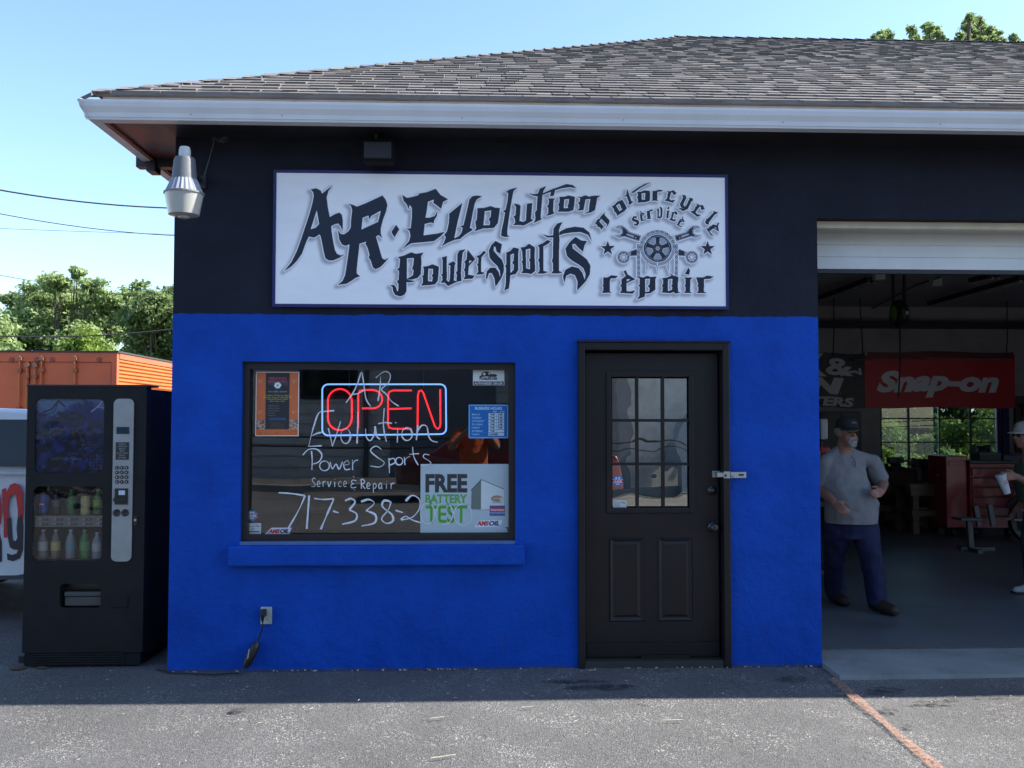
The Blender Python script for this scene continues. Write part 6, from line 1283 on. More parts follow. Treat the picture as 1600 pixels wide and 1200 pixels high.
# red tool chest
M_red = mat('chest_red', (.36, .018, .022), .32, var=.1, coat=.3, dirt=.1)
cy = 6.3; cx0, cxm, cx1 = at(1483, 740, cy).x, at(1517, 740, cy).x, at(1590, 740, cy).x
ct = thing('tool_chest', ((cx0+cx1)/2, cy+.3, .03), 'large red tool chest with wide drawers, right of the workbench', 'tool chest')
zt_ = at(1540, 724, cy).z; zt2 = at(1500, 713, cy).z; zbm = at(1540, 806, cy).z
mb = MB(); mb.bbox((cxm, cy+.02, .15), (cx1, cy+.6, zt_), .01); mb.build('cabinet', M_red, ct)
mb = MB(); mb.bbox((cx0, cy+.08, .15), (cxm-.005, cy+.6, zt2), .01); mb.bbox((cx0+.04, cy+.07, zt2-.13), (cxm-.04, cy+.081, zt2-.07), .003); mb.build('side_locker', M_red, ct)
mb = MB(); mb.bbox((cxm-.01, cy, zt_+.001), (cx1+.01, cy+.6, zt_+.04), .008); mb.build('top_mat', M_blkp, ct)
for i in range(6):
    a = .20+(zt_-.24)*i/6; b = a+(zt_-.24)/6-.014; mb = MB(); mb.bbox((cxm+.02, cy-.002, a), (cx1-.02, cy+.018, b), .004); d_ = mb.build('drawer', M_red, ct); mb = MB(); mb.box((cxm+.03, cy-.012, b-.018), (cx1-.03, cy-.0025, b-.002)); mb.build('pull', M_cl[0], d_)
for x in (cx0+.08, cxm+.08, cx1-.1): mb = MB(); mb.lathe([(.055, -.02), (.055, .02)], (x, cy+.1, .085), 14, 'x'); mb.build('caster', M_rub, ct)
clut('parts_heap', 1540, 723, 6.5, .3, .25, .14, 0, 'box', 'black case lying on the red tool chest', 'case'); clut('parts_heap', 1575, 723, 6.5, .26, .25, .1, 5, 'box', 'grey case lying on the right of the red tool chest', 'case')
clut('motor_part', 1532, 716, 6.6, .22, .2, .16, 0, 'grinder', 'black motor standing on the red tool chest', 'motor')
# stool and floor jack stand in front of the chest
c = atz(1530, 860, .03); st = thing('work_stool', (c.x, c.y, .03), 'low grey steel stool with upright posts in front of the red tool chest', 'stool'); M_stl = mat('stool_grey', (.10, .105, .11), .45, dirt=.3)
Ys = c.y
def SP(px, py, dy_=0): return at(px, py, Ys+dy_)
mb = MB(); a, b = SP(1494, 810), SP(1528, 806); mb.bbox((a.x, Ys-.12, a.z-.02), (b.x, Ys+.12, a.z+.012), .01); mb.build('seat', M_stl, st)
for px, top, bot in ((1524, 790, 822), (1546, 788, 822)): mb = MB(); a, b = SP(px, top), SP(px+6, bot); mb.bar(a, b, .055, .04); mb.build('post', M_stl, st)
mb = MB(); a = SP(1514, 812); mb.bar(a, (a.x+.02, a.y, .06), .06, .05); mb.bar((a.x-.12, Ys, .05), (a.x+.3, Ys, .05), .06, .04); mb.bar((a.x, Ys-.25, .05), (a.x, Ys+.25, .05), .06, .04); mb.build('base', M_stl, st)

# ================================================ MOTORCYCLES
def motorbike(origin, yaw, label, tankm, scale=1.):
    t = thing('motorcycle', origin, label, 'motorcycle', 'motorcycles inside the garage'); O = Vector(origin); c_, s_ = math.cos(yaw), math.sin(yaw)
    def T_(x, y, z): x *= scale; y *= scale; z *= scale; return O+Vector((x*c_-y*s_, x*s_+y*c_, z))
    def bld(mb, name, m, par=t, auto=40): mb.v = [tuple(T_(*p)) for p in mb.v]; return mb.build(name, m, par, auto=auto)
    for x in (-.7, .72):
        mb = MB(); mb.lathe([(.25, -.04), (.30, -.055), (.33, 0), (.30, .055), (.25, .04)], (x, 0, .33), 24, 'y', cap=False); w = bld(mb, 'wheel', M_rub)
        mb = MB(); mb.lathe([(.255, -.03), (.24, 0), (.255, .03)], (x, 0, .33), 24, 'y', cap=False)
        for i in range(8): a = i*PI/4; mb.bar((x, 0, .33), (x+.245*math.cos(a), 0, .33+.245*math.sin(a)), .015)
        mb.lathe([(.05, -.06), (.05, .06)], (x, 0, .33), 12, 'y'); bld(mb, 'rim', M_gal, w)
    mb = MB(); mb.tube([(-.7, .08, .33), (-.2, .08, .42), (0, .08, .35)], .025, 6); mb.tube([(-.7, -.08, .33), (-.2, -.08, .42), (0, -.08, .35)], .025, 6); mb.tube([(-.2, 0, .42), (-.25, 0, .75), (.35, 0, .95), (.42, 0, .8), (.15, 0, .35), (-.2, 0, .35)], .025, 6); bld(mb, 'frame', M_cl[0])
    mb = MB()
    for y in (-.1, .1): mb.tube([(.72, y, .33), (.40, y, 1.0)], .025, 8)
    bld(mb, 'fork', M_gal)
    mb = MB(); mb.tube([(.28, -.36, 1.08), (.36, -.2, 1.1), (.40, 0, 1.04), (.36, .2, 1.1), (.28, .36, 1.08)], .014, 8); mb.tube([(.27, -.38, 1.08), (.32, -.28, 1.09)], .022, 8); mb.tube([(.27, .38, 1.08), (.32, .28, 1.09)], .022, 8); bld(mb, 'handlebar', M_cl[0])
    mb = MB(); mb.smooth = True; mb.ball((.14, 0, .86), (.27, .14, .13), 16, 10); bld(mb, 'tank', tankm)
    mb = MB(); mb.ball((-.35, 0, .80), (.34, .12, .07), 16, 8); mb.ball((-.68, 0, .86), (.12, .09, .05), 12, 8); bld(mb, 'seat', M_rub)
    mb = MB(); mb.bbox((-.12, -.13, .33), (.18, .13, .5), .04); mb.lathe([(.09, -.1), (.1, 0), (.08, .14)], (.05, 0, .6), 12); mb.lathe([(.1, -.16), (.1, .16)], (-.02, 0, .42), 14, 'y'); bld(mb, 'engine', M_cl[1])
    mb = MB(); mb.tube([(.12, -.1, .55), (.24, -.14, .4), (.1, -.16, .28), (-.6, -.18, .34)], [.022, .024, .026, .045], 8); bld(mb, 'exhaust', M_gal)
    mb = MB(); mb.lathe([(.09, 0), (.085, .05), (.04, .1)], (.50, 0, 1.0), 16, 'x'); bld(mb, 'headlight', M_gal)
    mb = MB(); mb.tube([(.72+.36*math.cos(a), 0, .33+.36*math.sin(a)) for a in np.linspace(.5, 2.2, 8)], .04, 6); bld(mb, 'mudguard', tankm)
    return t
motorbike((7.75, 5.4, .03), 2.95, 'dark motorcycle standing in the shade behind the man in green at the right edge', M_cl[0], .95)
lx = at(1275, 700, 4.2)
lift = thing('lift_table', (lx.x-.55, 4.2, .03), 'black scissor lift table against the left garage wall behind the man', 'lift table')
mb = MB(); mb.bbox((lx.x-.85, 3.3, .72), (lx.x-.0, 5.2, .78), .01); mb.build('top', M_cl[0], lift); mb = MB(); mb.bar((lx.x-.4, 3.5, .06), (lx.x-.4, 5.0, .7), .06); mb.bar((lx.x-.25, 5.0, .06), (lx.x-.25, 3.5, .7), .06); mb.box((lx.x-.8, 3.4, .03), (lx.x-.05, 5.1, .07)); mb.build('scissor_frame', M_cl[5], lift)
M_bw = mat('fairing_white', (.5, .5, .5), .3); 
motorbike((lx.x-.38, 4.25, .78), -PI/2+.05, 'white and red motorcycle raised on the lift table behind the blue wall', M_bw, .95)
mb = MB(); c = at(1287, 672, 3.6); mb.bbox((c.x-.05, 3.55, c.z-.10), (c.x+.03, 3.62, c.z+.12), .02); c = at(1288, 700, 3.6)
mb.mi = 1; mb.bbox((c.x-.07, 3.54, c.z-.06), (c.x+.04, 3.62, c.z+.02), .02); t = thing('bike_fairing', (c.x, 3.6, c.z), 'white and red fairing piece leaning by the wall behind the man', 'fairing'); mb.build('shell', [M_bw, mat('fairing_red', (.45, .02, .03), .3)], t)
mb = MB(); c = at(1287, 690, 3.6); mb.bar((c.x-.02, 3.6, 1.2), (c.x-.02, 3.6, c.z), .03); mb.build('stay', M_cl[0], t)

# ---- more workshop clutter
for i, (px, Y, z, lb) in enumerate(((1500, 7.9, .12, 'lowest tyre of the stack beside the tool chest'), (1500, 7.9, .30, 'middle tyre of the stack beside the tool chest'), (1500, 7.9, .48, 'top tyre of the stack beside the tool chest'))):
    c = at(px, 760, Y); t = thing('spare_tyre', (c.x, Y, z), lb, 'tyre', 'tyres stacked in the garage'); mb = MB(); mb.smooth = True; mb.lathe([(.17, -.07), (.26, -.085), (.31, -.06), (.32, 0), (.31, .06), (.26, .085), (.17, .07), (.17, -.07)], (c.x, Y, z), 24, cap=False); mb.build('tread', M_rub, t, auto=40); mb = MB(); mb.lathe([(.175, -.05), (.165, 0), (.175, .05)], (c.x, Y, z), 24, cap=False); mb.build('bead', M_cl[5], t)
cw_ = at(1352, 668, 8.2); wc = thing('wall_cabinet', (cw_.x, 8.25, cw_.z), 'grey metal cabinet on the rear garage wall behind the man in the cap', 'cabinet'); mb = MB(); mb.bbox((cw_.x-.75, 8.1, .9), (cw_.x-.1, 8.38, 1.75), .008); mb.build('case', M_cl[5], wc)
for s_ in (-.74, -.42): mb = MB(); mb.bbox((cw_.x+s_, 8.085, .92), (cw_.x+s_+.31, 8.098, 1.73), .004); mb.build('door', M_cl[5], wc)
pb = thing('tool_board', (at(1590, 690, 8.3).x+.3, 8.35, 1.2), 'board of hanging hand tools on the rear garage wall at the right edge', 'tool board'); bx = at(1590, 690, 8.3).x
mb = MB(); mb.box((bx-.0, 8.34, 1.1), (bx+1.5, 8.37, 2.0)); mb.build('board', M_cl[2], pb)
random.seed(4)
for i in range(9):
    x = bx+.1+i*.15; L_ = random.uniform(.15, .32); mb = MB(); mb.tube([(x, 8.32, 1.85), (x, 8.32, 1.85-L_)], .012, 6); mb.bbox((x-.03, 8.30, 1.83), (x+.03, 8.335, 1.88), .004); mb.build('hanging_tool', M_cl[random.choice((0, 1, 3, 4))], pb)
mb = MB()
for i in range(40):
    a = i*.5; mb_p = 0
mb = MB()
for (x, y, rx, ry) in ((3.9, 1.9, .35, .16), (4.6, 3.1, .5, .2), (3.4, 2.9, .3, .12), (4.4, 1.1, .2, .08), (5.2, 2.2, .3, .1)): mb.add([(x+rx*(1+.3*mnoise.noise(Vector((math.cos(i*PI/9)*2+x, math.sin(i*PI/9)*2, y))))*math.cos(i*PI/9), y+ry*(1+.3*mnoise.noise(Vector((math.cos(i*PI/9)*2+x, math.sin(i*PI/9)*2, y))))*math.sin(i*PI/9), .0335) for i in range(18)], [tuple(range(18))])
mb = None

# ================================================ PEOPLE
def remesh(name, mb_list, m, parent, vox=.011, smooth=3, wrinkle=0., wscale=9., cut=None):
    mb = MB()
    for q_ in mb_list: mb.add(q_.v, q_.f)
    o = mb.build(name, m); r = o.modifiers.new('r', 'REMESH'); r.mode = 'VOXEL'; r.voxel_size = vox
    s_ = o.modifiers.new('s', 'SMOOTH'); s_.iterations = smooth; s_.factor = .5
    me = eval_copy(o); bpy.data.objects.remove(o)
    if wrinkle:
        for v in me.vertices:
            p = v.co; v.co = p+v.normal*wrinkle*(mnoise.noise(Vector((p.x*wscale, p.y*wscale, p.z*wscale*.6)))+.5*mnoise.noise(p*wscale*2.3))
    if cut:
        bm = bmesh.new(); bm.from_mesh(me)
        for co_, no_ in cut:
            g = bmesh.ops.bisect_plane(bm, geom=list(bm.verts)+list(bm.edges)+list(bm.faces), plane_co=co_, plane_no=no_, clear_outer=True)
        bm.to_mesh(me); bm.free()
    me.polygons.foreach_set('use_smooth', [True]*len(me.polygons)); me.materials.clear(); me.materials.append(m); me.name = name
    o = bpy.data.objects.new(name, me); COL.objects.link(o); attach(o, parent); return o
def limb(a, b, ra, rb, n=14):
    mb = MB(); a = Vector(a); b = Vector(b); d = b-a; L_ = d.length; d.normalize(); P_ = []; R = []
    for t in np.linspace(-PI/2, 0, 5)[:-1]: P_.append(a+d*ra*math.sin(t)); R.append(max(ra*math.cos(t), .001))
    for t in np.linspace(0, 1, 6): P_.append(a.lerp(b, t)); R.append(ra+(rb-ra)*t)
    for t in np.linspace(0, PI/2, 5)[1:]: P_.append(b+d*rb*math.sin(t)); R.append(max(rb*math.cos(t), .001))
    mb.tube(P_, R, n); return mb
def chain(pts, rs): return [limb(pts[i], pts[i+1], rs[i], rs[i+1]) for i in range(len(pts)-1)]
def loft(rings, n=20, rot=0.):
    mb = MB(); vs = []; c_, s_ = math.cos(rot), math.sin(rot)
    for (c, rx, ry) in rings:
        for j in range(n):
            a = 2*PI*j/n; x, y = rx*math.cos(a), ry*math.sin(a); vs.append((c[0]+x*c_-y*s_, c[1]+x*s_+y*c_, c[2]))
    N = len(rings); mb.add(vs, [(i*n+j, i*n+(j+1) % n, (i+1)*n+(j+1) % n, (i+1)*n+j) for i in range(N-1) for j in range(n)]+[tuple(range(n))[::-1], tuple((N-1)*n+j for j in range(n))]); return mb
def ballm(c, r): return MB().ball(c, r, 16, 12)
def hand_parts(wr, fw, side, curl, r0=.028, thumb=1):
    # wr wrist, fw forward direction of the hand, side: direction across the palm towards the thumb, curl: direction in which the fingers bend
    wr = Vector(wr); fw = Vector(fw).normalized(); side = Vector(side); side = (side-fw*side.dot(fw)).normalized(); cu = Vector(curl); cu = (cu-fw*cu.dot(fw)); cu = (cu-side*cu.dot(side)).normalized(); out = []
    palm_end = wr+fw*.09
    for k_ in (-1, -.33, .33, 1): out.append(limb(wr+side*k_*.014, palm_end+side*k_*.030, .016, .0135, 10))
    for k_, L_ in zip((1, .33, -.33, -1), (.070, .078, .072, .056)):
        a = palm_end+side*k_*.030; q1 = a+(fw+cu*.35).normalized()*L_*.45; q2 = q1+(fw*.65+cu*.8).normalized()*L_*.33; q3 = q2+(fw*.1+cu).normalized()*L_*.26
        out += chain([a, q1, q2, q3], [.0100, .0095, .0085, .0078])
    a = wr+fw*.025+side*.022; q1 = a+(fw*.6+side*.7+cu*.3).normalized()*.042; q2 = q1+(fw*.9+side*.1+cu*.6).normalized()*.034
    out += chain([a, q1, q2], [.014, .0115, .0095]); return out
M_skin = mat('skin', (.36, .18, .13), .5, var=.12, vscale=14, spec=.4); M_hair = mat('beard_grey', (.30, .28, .26), .9, var=.3, vscale=60); M_dhair = mat('hair_brown', (.05, .035, .025), .8)
M_eye = mat('eye_dark', (.03, .025, .02), .2)
def head(c, yaw, tiltz=0., sc=1.):
    # returns list of parts for the body mesh; local frame: face towards -y, rotated by yaw
    c = Vector(c); R_ = Matrix.Rotation(yaw, 3, 'Z')
    def L(x, y, z): return c+R_ @ Vector((x*sc, y*sc, z*sc))
    def b(x, y, z, rx, ry, rz_):
        mb = ballm((0, 0, 0), (rx*sc, ry*sc, rz_*sc)); mb.v = [tuple(L(x, y, z)+R_ @ Vector(v)) for v in mb.v]; return mb
    P_ = [b(0, .012, .035, .076, .094, .082), b(0, -.012, -.035, .062, .074, .078), b(0, -.045, -.082, .034, .034, .024), b(-.03, -.048, -.04, .032, .03, .034), b(.03, -.048, -.04, .032, .03, .034), b(0, -.070, .028, .05, .018, .014),
          b(0, -.094, -.012, .013, .020, .018), b(0, -.086, .008, .009, .014, .022), b(-.011, -.088, -.018, .008, .01, .008), b(.011, -.088, -.018, .008, .01, .008), b(0, -.077, -.048, .024, .012, .008), b(0, -.074, -.06, .022, .012, .008),
          b(-.077, .012, .0, .010, .018, .030), b(.077, .012, .0, .010, .018, .030)]
    return P_, L, b
def cap_hat(L, b, parent, m1, m2, brim_dir=0., emblem=None):
    mb = MB(); n = 24; vs = []
    prof_ = [(1.0, -.002), (1.0, .03), (.93, .062), (.72, .088), (.4, .102), (.05, .106)]
    for r, h in prof_:
        for j in range(n): a = 2*PI*j/n; vs.append(tuple(L(.086*r*math.cos(a), .012+.104*r*math.sin(a), .050+h*.9)))
    mb.add(vs, [(i*n+j, i*n+(j+1) % n, (i+1)*n+(j+1) % n, (i+1)*n+j) for i in range(len(prof_)-1) for j in range(n)]+[tuple((len(prof_)-1)*n+j for j in range(n))])
    hat = mb.build('cap', m1, parent, auto=50)
    mb = MB(); vs = []; k_ = 12
    for lay in (0, -.006):
        for i in range(k_+1):
            a = PI+PI*(.12+.76*i/k_); vs.append(tuple(L(.087*math.cos(a), .012+.104*math.sin(a), .054+lay)))
        for i in range(k_+1):
            a = PI+PI*(.12+.76*i/k_); f_ = math.sin(PI*i/k_)**.5; vs.append(tuple(L(.084*math.cos(a), .012+.104*math.sin(a)-.072*f_, .048+lay-.010*f_-.012*abs(math.cos(a)))))
    m_ = k_+1; fs = []
    for i in range(k_): fs += [(i, i+1, m_+i+1, m_+i), (2*m_+i, 3*m_+i, 3*m_+i+1, 2*m_+i+1), (m_+i, m_+i+1, 3*m_+i+1, 3*m_+i)]
    mb.add(vs, fs); mb.build('brim', m1 if not emblem else m2, hat, auto=60)
    mb = MB(); pts = [(-.03, .0), (-.012, .012), (0, .006), (.012, .012), (.03, .0), (.01, .0), (0, -.006), (-.01, .0)]
    mb.add([tuple(L(x, -.100+.012*abs(z*10)-.002+x*x*6, .088+z)) for x, z in pts], [tuple(range(8))]); mb.build('badge', m2, hat); return hat
# ---- man in the grey shirt
H1 = atz(1380, 966, .03), atz(1310, 950, .03)
p1 = thing('person', (at(1330, 900, 1.6).x, 1.62, .03), 'man in grey t-shirt, jeans and dark cap walking out of the garage', 'person')
Yb = 1.64
hc = at(1324, 676, 1.58); hc.z -= .008
hp, L, b = head(hc, .18, sc=1.0)
nk = Vector((hc.x-.005, Yb+.0, hc.z-.13)); shz = at(1330, 714, Yb).z
sL = at(1291, 722, Yb); sR = at(1363, 721, Yb+.02); eL = at(1284, 766, Yb+.02); eR = at(1379, 756, Yb+.04); wL = at(1303, 785, Yb-.24); wR = at(1377, 768, Yb-.21)
hipz = at(1330, 818, Yb).z; hx = at(1329, 818, Yb).x; hl = Vector((hx-.10, Yb, hipz)); hr_ = Vector((hx+.105, Yb, hipz))
fL = H1[1]; fR = H1[0]
aL = Vector((at(1305, 935, 1.92).x, 1.93, .12)); aR = Vector((at(1371, 945, 1.52).x, 1.53, .13)); kL = Vector((at(1303, 880, 1.74).x, 1.72, .52)); kR = Vector((at(1358, 880, 1.55).x, 1.52, .53))
tL = Vector((at(1317, 950, 1.80).x, 1.76, .045)); tR = Vector((at(1391, 958, 1.42).x, 1.36, .055))
body = hp+[limb(hc+Vector((0, .03, -.05)), nk, .062, .066), limb(nk, nk-Vector((0, -.02, .1)), .066, .09)]
body += chain([sL, eL, wL], [.058, .05, .030])+chain([sR, eR, wR], [.058, .05, .030])
body += chain([hl, kL, aL, aL.lerp(tL, .5)], [.085, .062, .038, .026])+chain([hr_, kR, aR, aR.lerp(tR, .5)], [.085, .062, .038, .026])
body += [loft([((hx, Yb, hipz-.05), .14, .12), ((hx, Yb, hipz+.2), .16, .14), ((nk.x, Yb, shz-.16), .17, .12), ((nk.x, Yb, shz-.02), .13, .08)])]
dL = (at(1316, 797, Yb-.34)-wL); dR = (at(1369, 771, Yb-.32)-wR)
body += hand_parts(wL, dL, (.6, -.6, .5), (.2, .1, -1)); body += hand_parts(wR, dR, (-.5, -.2, .8), (-1, .3, -.3))
remesh('body', body, M_skin, p1, .0078, 2)
M_tee = mat('tee_grey', (.235, .235, .245), .9, var=.07, vscale=20, bump=.1, bscale=300); M_jean = mat('jeans', (.008, .013, .055), .85, var=.25, vscale=10, bump=.15, bscale=160)
hem = at(1325, 816, Yb).z
tor = loft([((hx+.005, Yb-.02, hem-.03), .212, .165), ((hx+.002, Yb-.03, hem+.06), .220, .18), ((hx, Yb-.035, hem+.17), .222, .19), ((nk.x, Yb-.02, hem+.30), .205, .17), ((nk.x, Yb-.0, shz-.17), .190, .14), ((nk.x+.002, Yb, shz-.08), .175, .115), ((nk.x, Yb+.01, shz-.005), .15, .09), ((nk.x, Yb+.01, shz+.03), .085, .075)], 28)
slv = lambda a, e: limb(Vector(a)+Vector((0, 0, -.005)), Vector(a).lerp(Vector(e), .74), .068, .070)
dl = (eL-sL).normalized(); dr = (eR-sR).normalized()
remesh('shirt', [tor, slv(sL, eL), slv(sR, eR), limb(nk+Vector((-.04, .02, -.035)), sL+Vector((.02, 0, .0)), .06, .064), limb(nk+Vector((.04, .02, -.035)), sR+Vector((-.02, 0, .0)), .06, .064)], M_tee, p1, .010, 2, .017, 7, cut=[((0, 0, hem), (0, 0, -1)), (tuple(sL.lerp(eL, .88)), tuple(dl)) if 0 else ((0, 0, hem), (0, 0, -1))])
jl = [loft([((hx, Yb, hipz-.12), .17, .145), ((hx, Yb-.005, hipz), .195, .165), ((hx, Yb-.005, hipz+.08), .20, .175), ((hx, Yb, hipz+.12), .19, .17)])]
jl += chain([hl+Vector((0, 0, -.03)), kL, aL+Vector((0, .0, .0))], [.122, .092, .082])+chain([hr_+Vector((0, 0, -.03)), kR, aR+Vector((0, .01, .0))], [.122, .094, .082])
remesh('jeans', jl, M_jean, p1, .010, 2, .018, 8, cut=[((0, 0, .062), (0, 0, -1))])
M_boot = mat('boot_brown', (.035, .026, .020), .6)
for a, t_ in ((aL, tL), (aR, tR)):
    d = (t_-a); d.z = 0; d.normalize(); z0 = .03 if a is aL else .03
    parts = [limb(Vector((a.x, a.y, .10)), Vector((t_.x, t_.y, .075)), .056, .046), limb(Vector((a.x, a.y, .085))-d*.035, Vector((a.x, a.y, .075))+d*.10, .05, .046), limb(Vector((a.x, a.y, .07))+d*.08, Vector((a.x, a.y, .066))+d*.17, .045, .036), limb(Vector((a.x, a.y, .09)), Vector((a.x, a.y, .16)), .056, .058)]
    remesh('boot', parts, M_boot, p1, .009, 2, cut=[((0, 0, .033), (0, 0, -1))])
cap_hat(L, b, p1, mat('cap_dark', (.022, .024, .026), .85), mat('cap_badge', (.16, .17, .18), .8))
gt = [b(0, -.078, -.088, .036, .022, .030), b(-.034, -.070, -.066, .010, .012, .024), b(.034, -.070, -.066, .010, .012, .024), b(0, -.091, -.036, .032, .009, .0085), b(-.029, -.082, -.045, .010, .01, .014), b(.029, -.082, -.045, .010, .01, .014)]
remesh('goatee', gt, M_hair, p1, .005, 1, .004, 90)
remesh('hair', [b(-.073, .03, .02, .014, .05, .03), b(.073, .03, .02, .014, .05, .03), b(0, .085, .0, .06, .02, .04)], M_hair, p1, .006, 1)
mb = MB()
for x in (-.028, .028): c = L(x, -.079, .010); mb.ball(c, (.011, .007, .0055), 10, 6)
mb.build('eyes', M_eye, p1)
mb = MB(); 
for x in (-.03, .03): mb.bar(L(x-.017, -.088, .024), L(x+.017, -.088, .026), .009, .006)
mb.build('eyebrows', M_hair, p1)
mb = MB(); n0 = at(1330, 712, Yb-.19); n1 = at(1337, 728, Yb-.24); mb.tube([n0, n0.lerp(n1, .5)+Vector((.01, 0, 0)), n1, n1+Vector((-.02, 0, -.01))], .0025, 5); mb.tube([n1+Vector((-.02, 0, 0)), n1+Vector((-.025, 0, .035)), n1+Vector((.0, 0, .03))], .0022, 5)
g_ = mb.build('hanging_glasses', M_eye, p1)
# ---- man in green with a cup
p2 = thing('person', (at(1622, 900, 2.2).x, 2.35, .03), 'man in green shirt, pale cap and sunglasses holding a cup at the right edge', 'person')
Y2 = 2.3; hc = at(1601, 682, Y2); hp, L, b = head(hc, -PI/2+.12, sc=1.0)
nk = Vector((hc.x+.05, Y2, hc.z-.13)); cx_ = hc.x+.17; shz = hc.z-.20; hipz = .92
sF = Vector((cx_, Y2-.2, shz-.04)); sB = Vector((cx_, Y2+.2, shz-.04)); wr = at(1589, 745, Y2-.22); eF = Vector((cx_+.04, Y2-.27, shz-.36)); eB = Vector((cx_+.06, Y2+.26, shz-.34)); wB = Vector((cx_-.1, Y2+.28, shz-.5))
toe = at(1584, 921, 2.28); f1 = Vector((at(1590, 925, 2.28).x+.16, 2.28, .11)); f2 = Vector((f1.x+.16, 2.12, .11))
body = hp+[limb(hc+Vector((.03, 0, -.05)), nk, .06, .066), limb(nk, nk-Vector((-.02, 0, .1)), .066, .09)]+chain([sF, eF, wr], [.056, .048, .030])+chain([sB, eB, wB], [.056, .048, .03])
h1, h2 = Vector((cx_+.02, Y2-.1, hipz)), Vector((cx_+.02, Y2+.1, hipz)); k1, k2 = Vector((f2.x-.0, Y2-.12, .5)), Vector((f1.x+.02, Y2+.06, .5))
body += chain([h1, k1, f2], [.085, .06, .042])+chain([h2, k2, f1], [.085, .06, .042])+[loft([((cx_, Y2, hipz-.05), .12, .14), ((cx_, Y2, hipz+.25), .14, .16), ((cx_, Y2, shz-.05), .10, .15)])]
body += hand_parts(wr, (-1, -.1, .1), (0, .1, 1), (.2, 1, 0)); body += hand_parts(wB, (-.6, 0, -.8), (0, -1, .1), (-.8, 0, .5))
remesh('body', body, M_skin, p2, .0085, 2)
M_grn = mat('shirt_green', (.055, .10, .065), .9, var=.08)
sh2 = [loft([((cx_-.03, Y2, hipz-.06), .17, .20), ((cx_-.06, Y2, hipz+.12), .20, .215), ((cx_-.04, Y2, hipz+.3), .185, .21), ((cx_, Y2, shz-.1), .14, .21), ((cx_+.01, Y2, shz), .10, .16), ((nk.x+.01, Y2, shz+.05), .07, .075)], 24), limb(sF, sF.lerp(eF, .8), .085, .078), limb(sB, sB.lerp(eB, .8), .085, .078)]
remesh('shirt', sh2, M_grn, p2, .012, 3, .010, 8, cut=[((0, 0, hipz-.06), (0, 0, -1))])
M_drk = mat('trousers_dark', (.018, .018, .022), .85, bump=.1)
remesh('trousers', [loft([((cx_+.01, Y2, hipz-.12), .14, .17), ((cx_, Y2, hipz), .155, .19), ((cx_, Y2, hipz+.06), .15, .18)])]+chain([h1, k1, f2], [.115, .09, .078])+chain([h2, k2, f1], [.115, .09, .078]), M_drk, p2, .012, 3, .010, 9, cut=[((0, 0, .10), (0, 0, -1))])
M_snk = mat('sneaker_white', (.45, .46, .46), .6); 
for f_ in (f1, f2):
    sn = remesh('sneaker', [limb(Vector((f_.x+.03, f_.y, .08)), Vector((f_.x-.10, f_.y, .07)), .046, .042), limb(Vector((f_.x-.08, f_.y, .066)), Vector((f_.x-.17, f_.y, .062)), .042, .034)], M_snk, p2, .009, 2, cut=[((0, 0, .036), (0, 0, -1))])
    mb = MB(); mb.bbox((f_.x-.205, f_.y-.045, .030), (f_.x+.08, f_.y+.045, .05), .01); mb.build('sole', M_cl[0], sn)
cap_hat(L, b, p2, mat('cap_pale', (.46, .46, .43), .85), mat('cap_pale_badge', (.12, .14, .12), .8))
mb = MB(); 
for x in (-.032, .032): mb.ball(L(x, -.086, .010), (.012, .027, .017) if 1 else 0, 12, 8)
mb.bar(L(-.05, -.088, .016), L(.05, -.088, .016), .008); mb.bar(L(-.06, -.08, .016), L(-.078, .02, .012), .006); mb.bar(L(.06, -.08, .016), L(.078, .02, .012), .006); mb.build('sunglasses', M_eye, p2)
remesh('hair', [b(-.070, .03, .02, .014, .05, .03), b(.070, .03, .02, .014, .05, .03), b(0, .085, .0, .06, .02, .04)], M_hair, p2, .006, 1)
ca, cb_ = at(1563, 741, Y2-.20), at(1574, 771, Y2-.20); cup = thing('paper_cup', cb_, 'white paper cup with red print held by the man in green', 'cup'); d = (cb_-ca)
mb = MB(); mb.smooth = True; mb.tube([cb_, ca+d*.06], [.030, .047], 20); mb.build('wall', mat('cup_white', (.66, .68, .68), .5), cup, auto=50)
mb = MB(); mb.tube([ca+d*.07, ca+d*.03, ca], [.050, .050, .042], 20); mb.build('lid', mat('lid_white', (.7, .72, .72), .35), cup)
pv = d.normalized().cross(Vector((0, 1, 0))).normalized()
mb = MB()
for t_, w_ in ((.33, .030), (.40, .022), (.48, .026)):
    c = ca+d*t_; mb.bar(c-pv*w_*.5+Vector((0, -.0465+t_*.014, 0)), c+pv*w_*.5+Vector((0, -.0465+t_*.014, 0)), .006, .004)
mb.build('red_print', mat('cup_red', (.5, .04, .05), .5), cup)
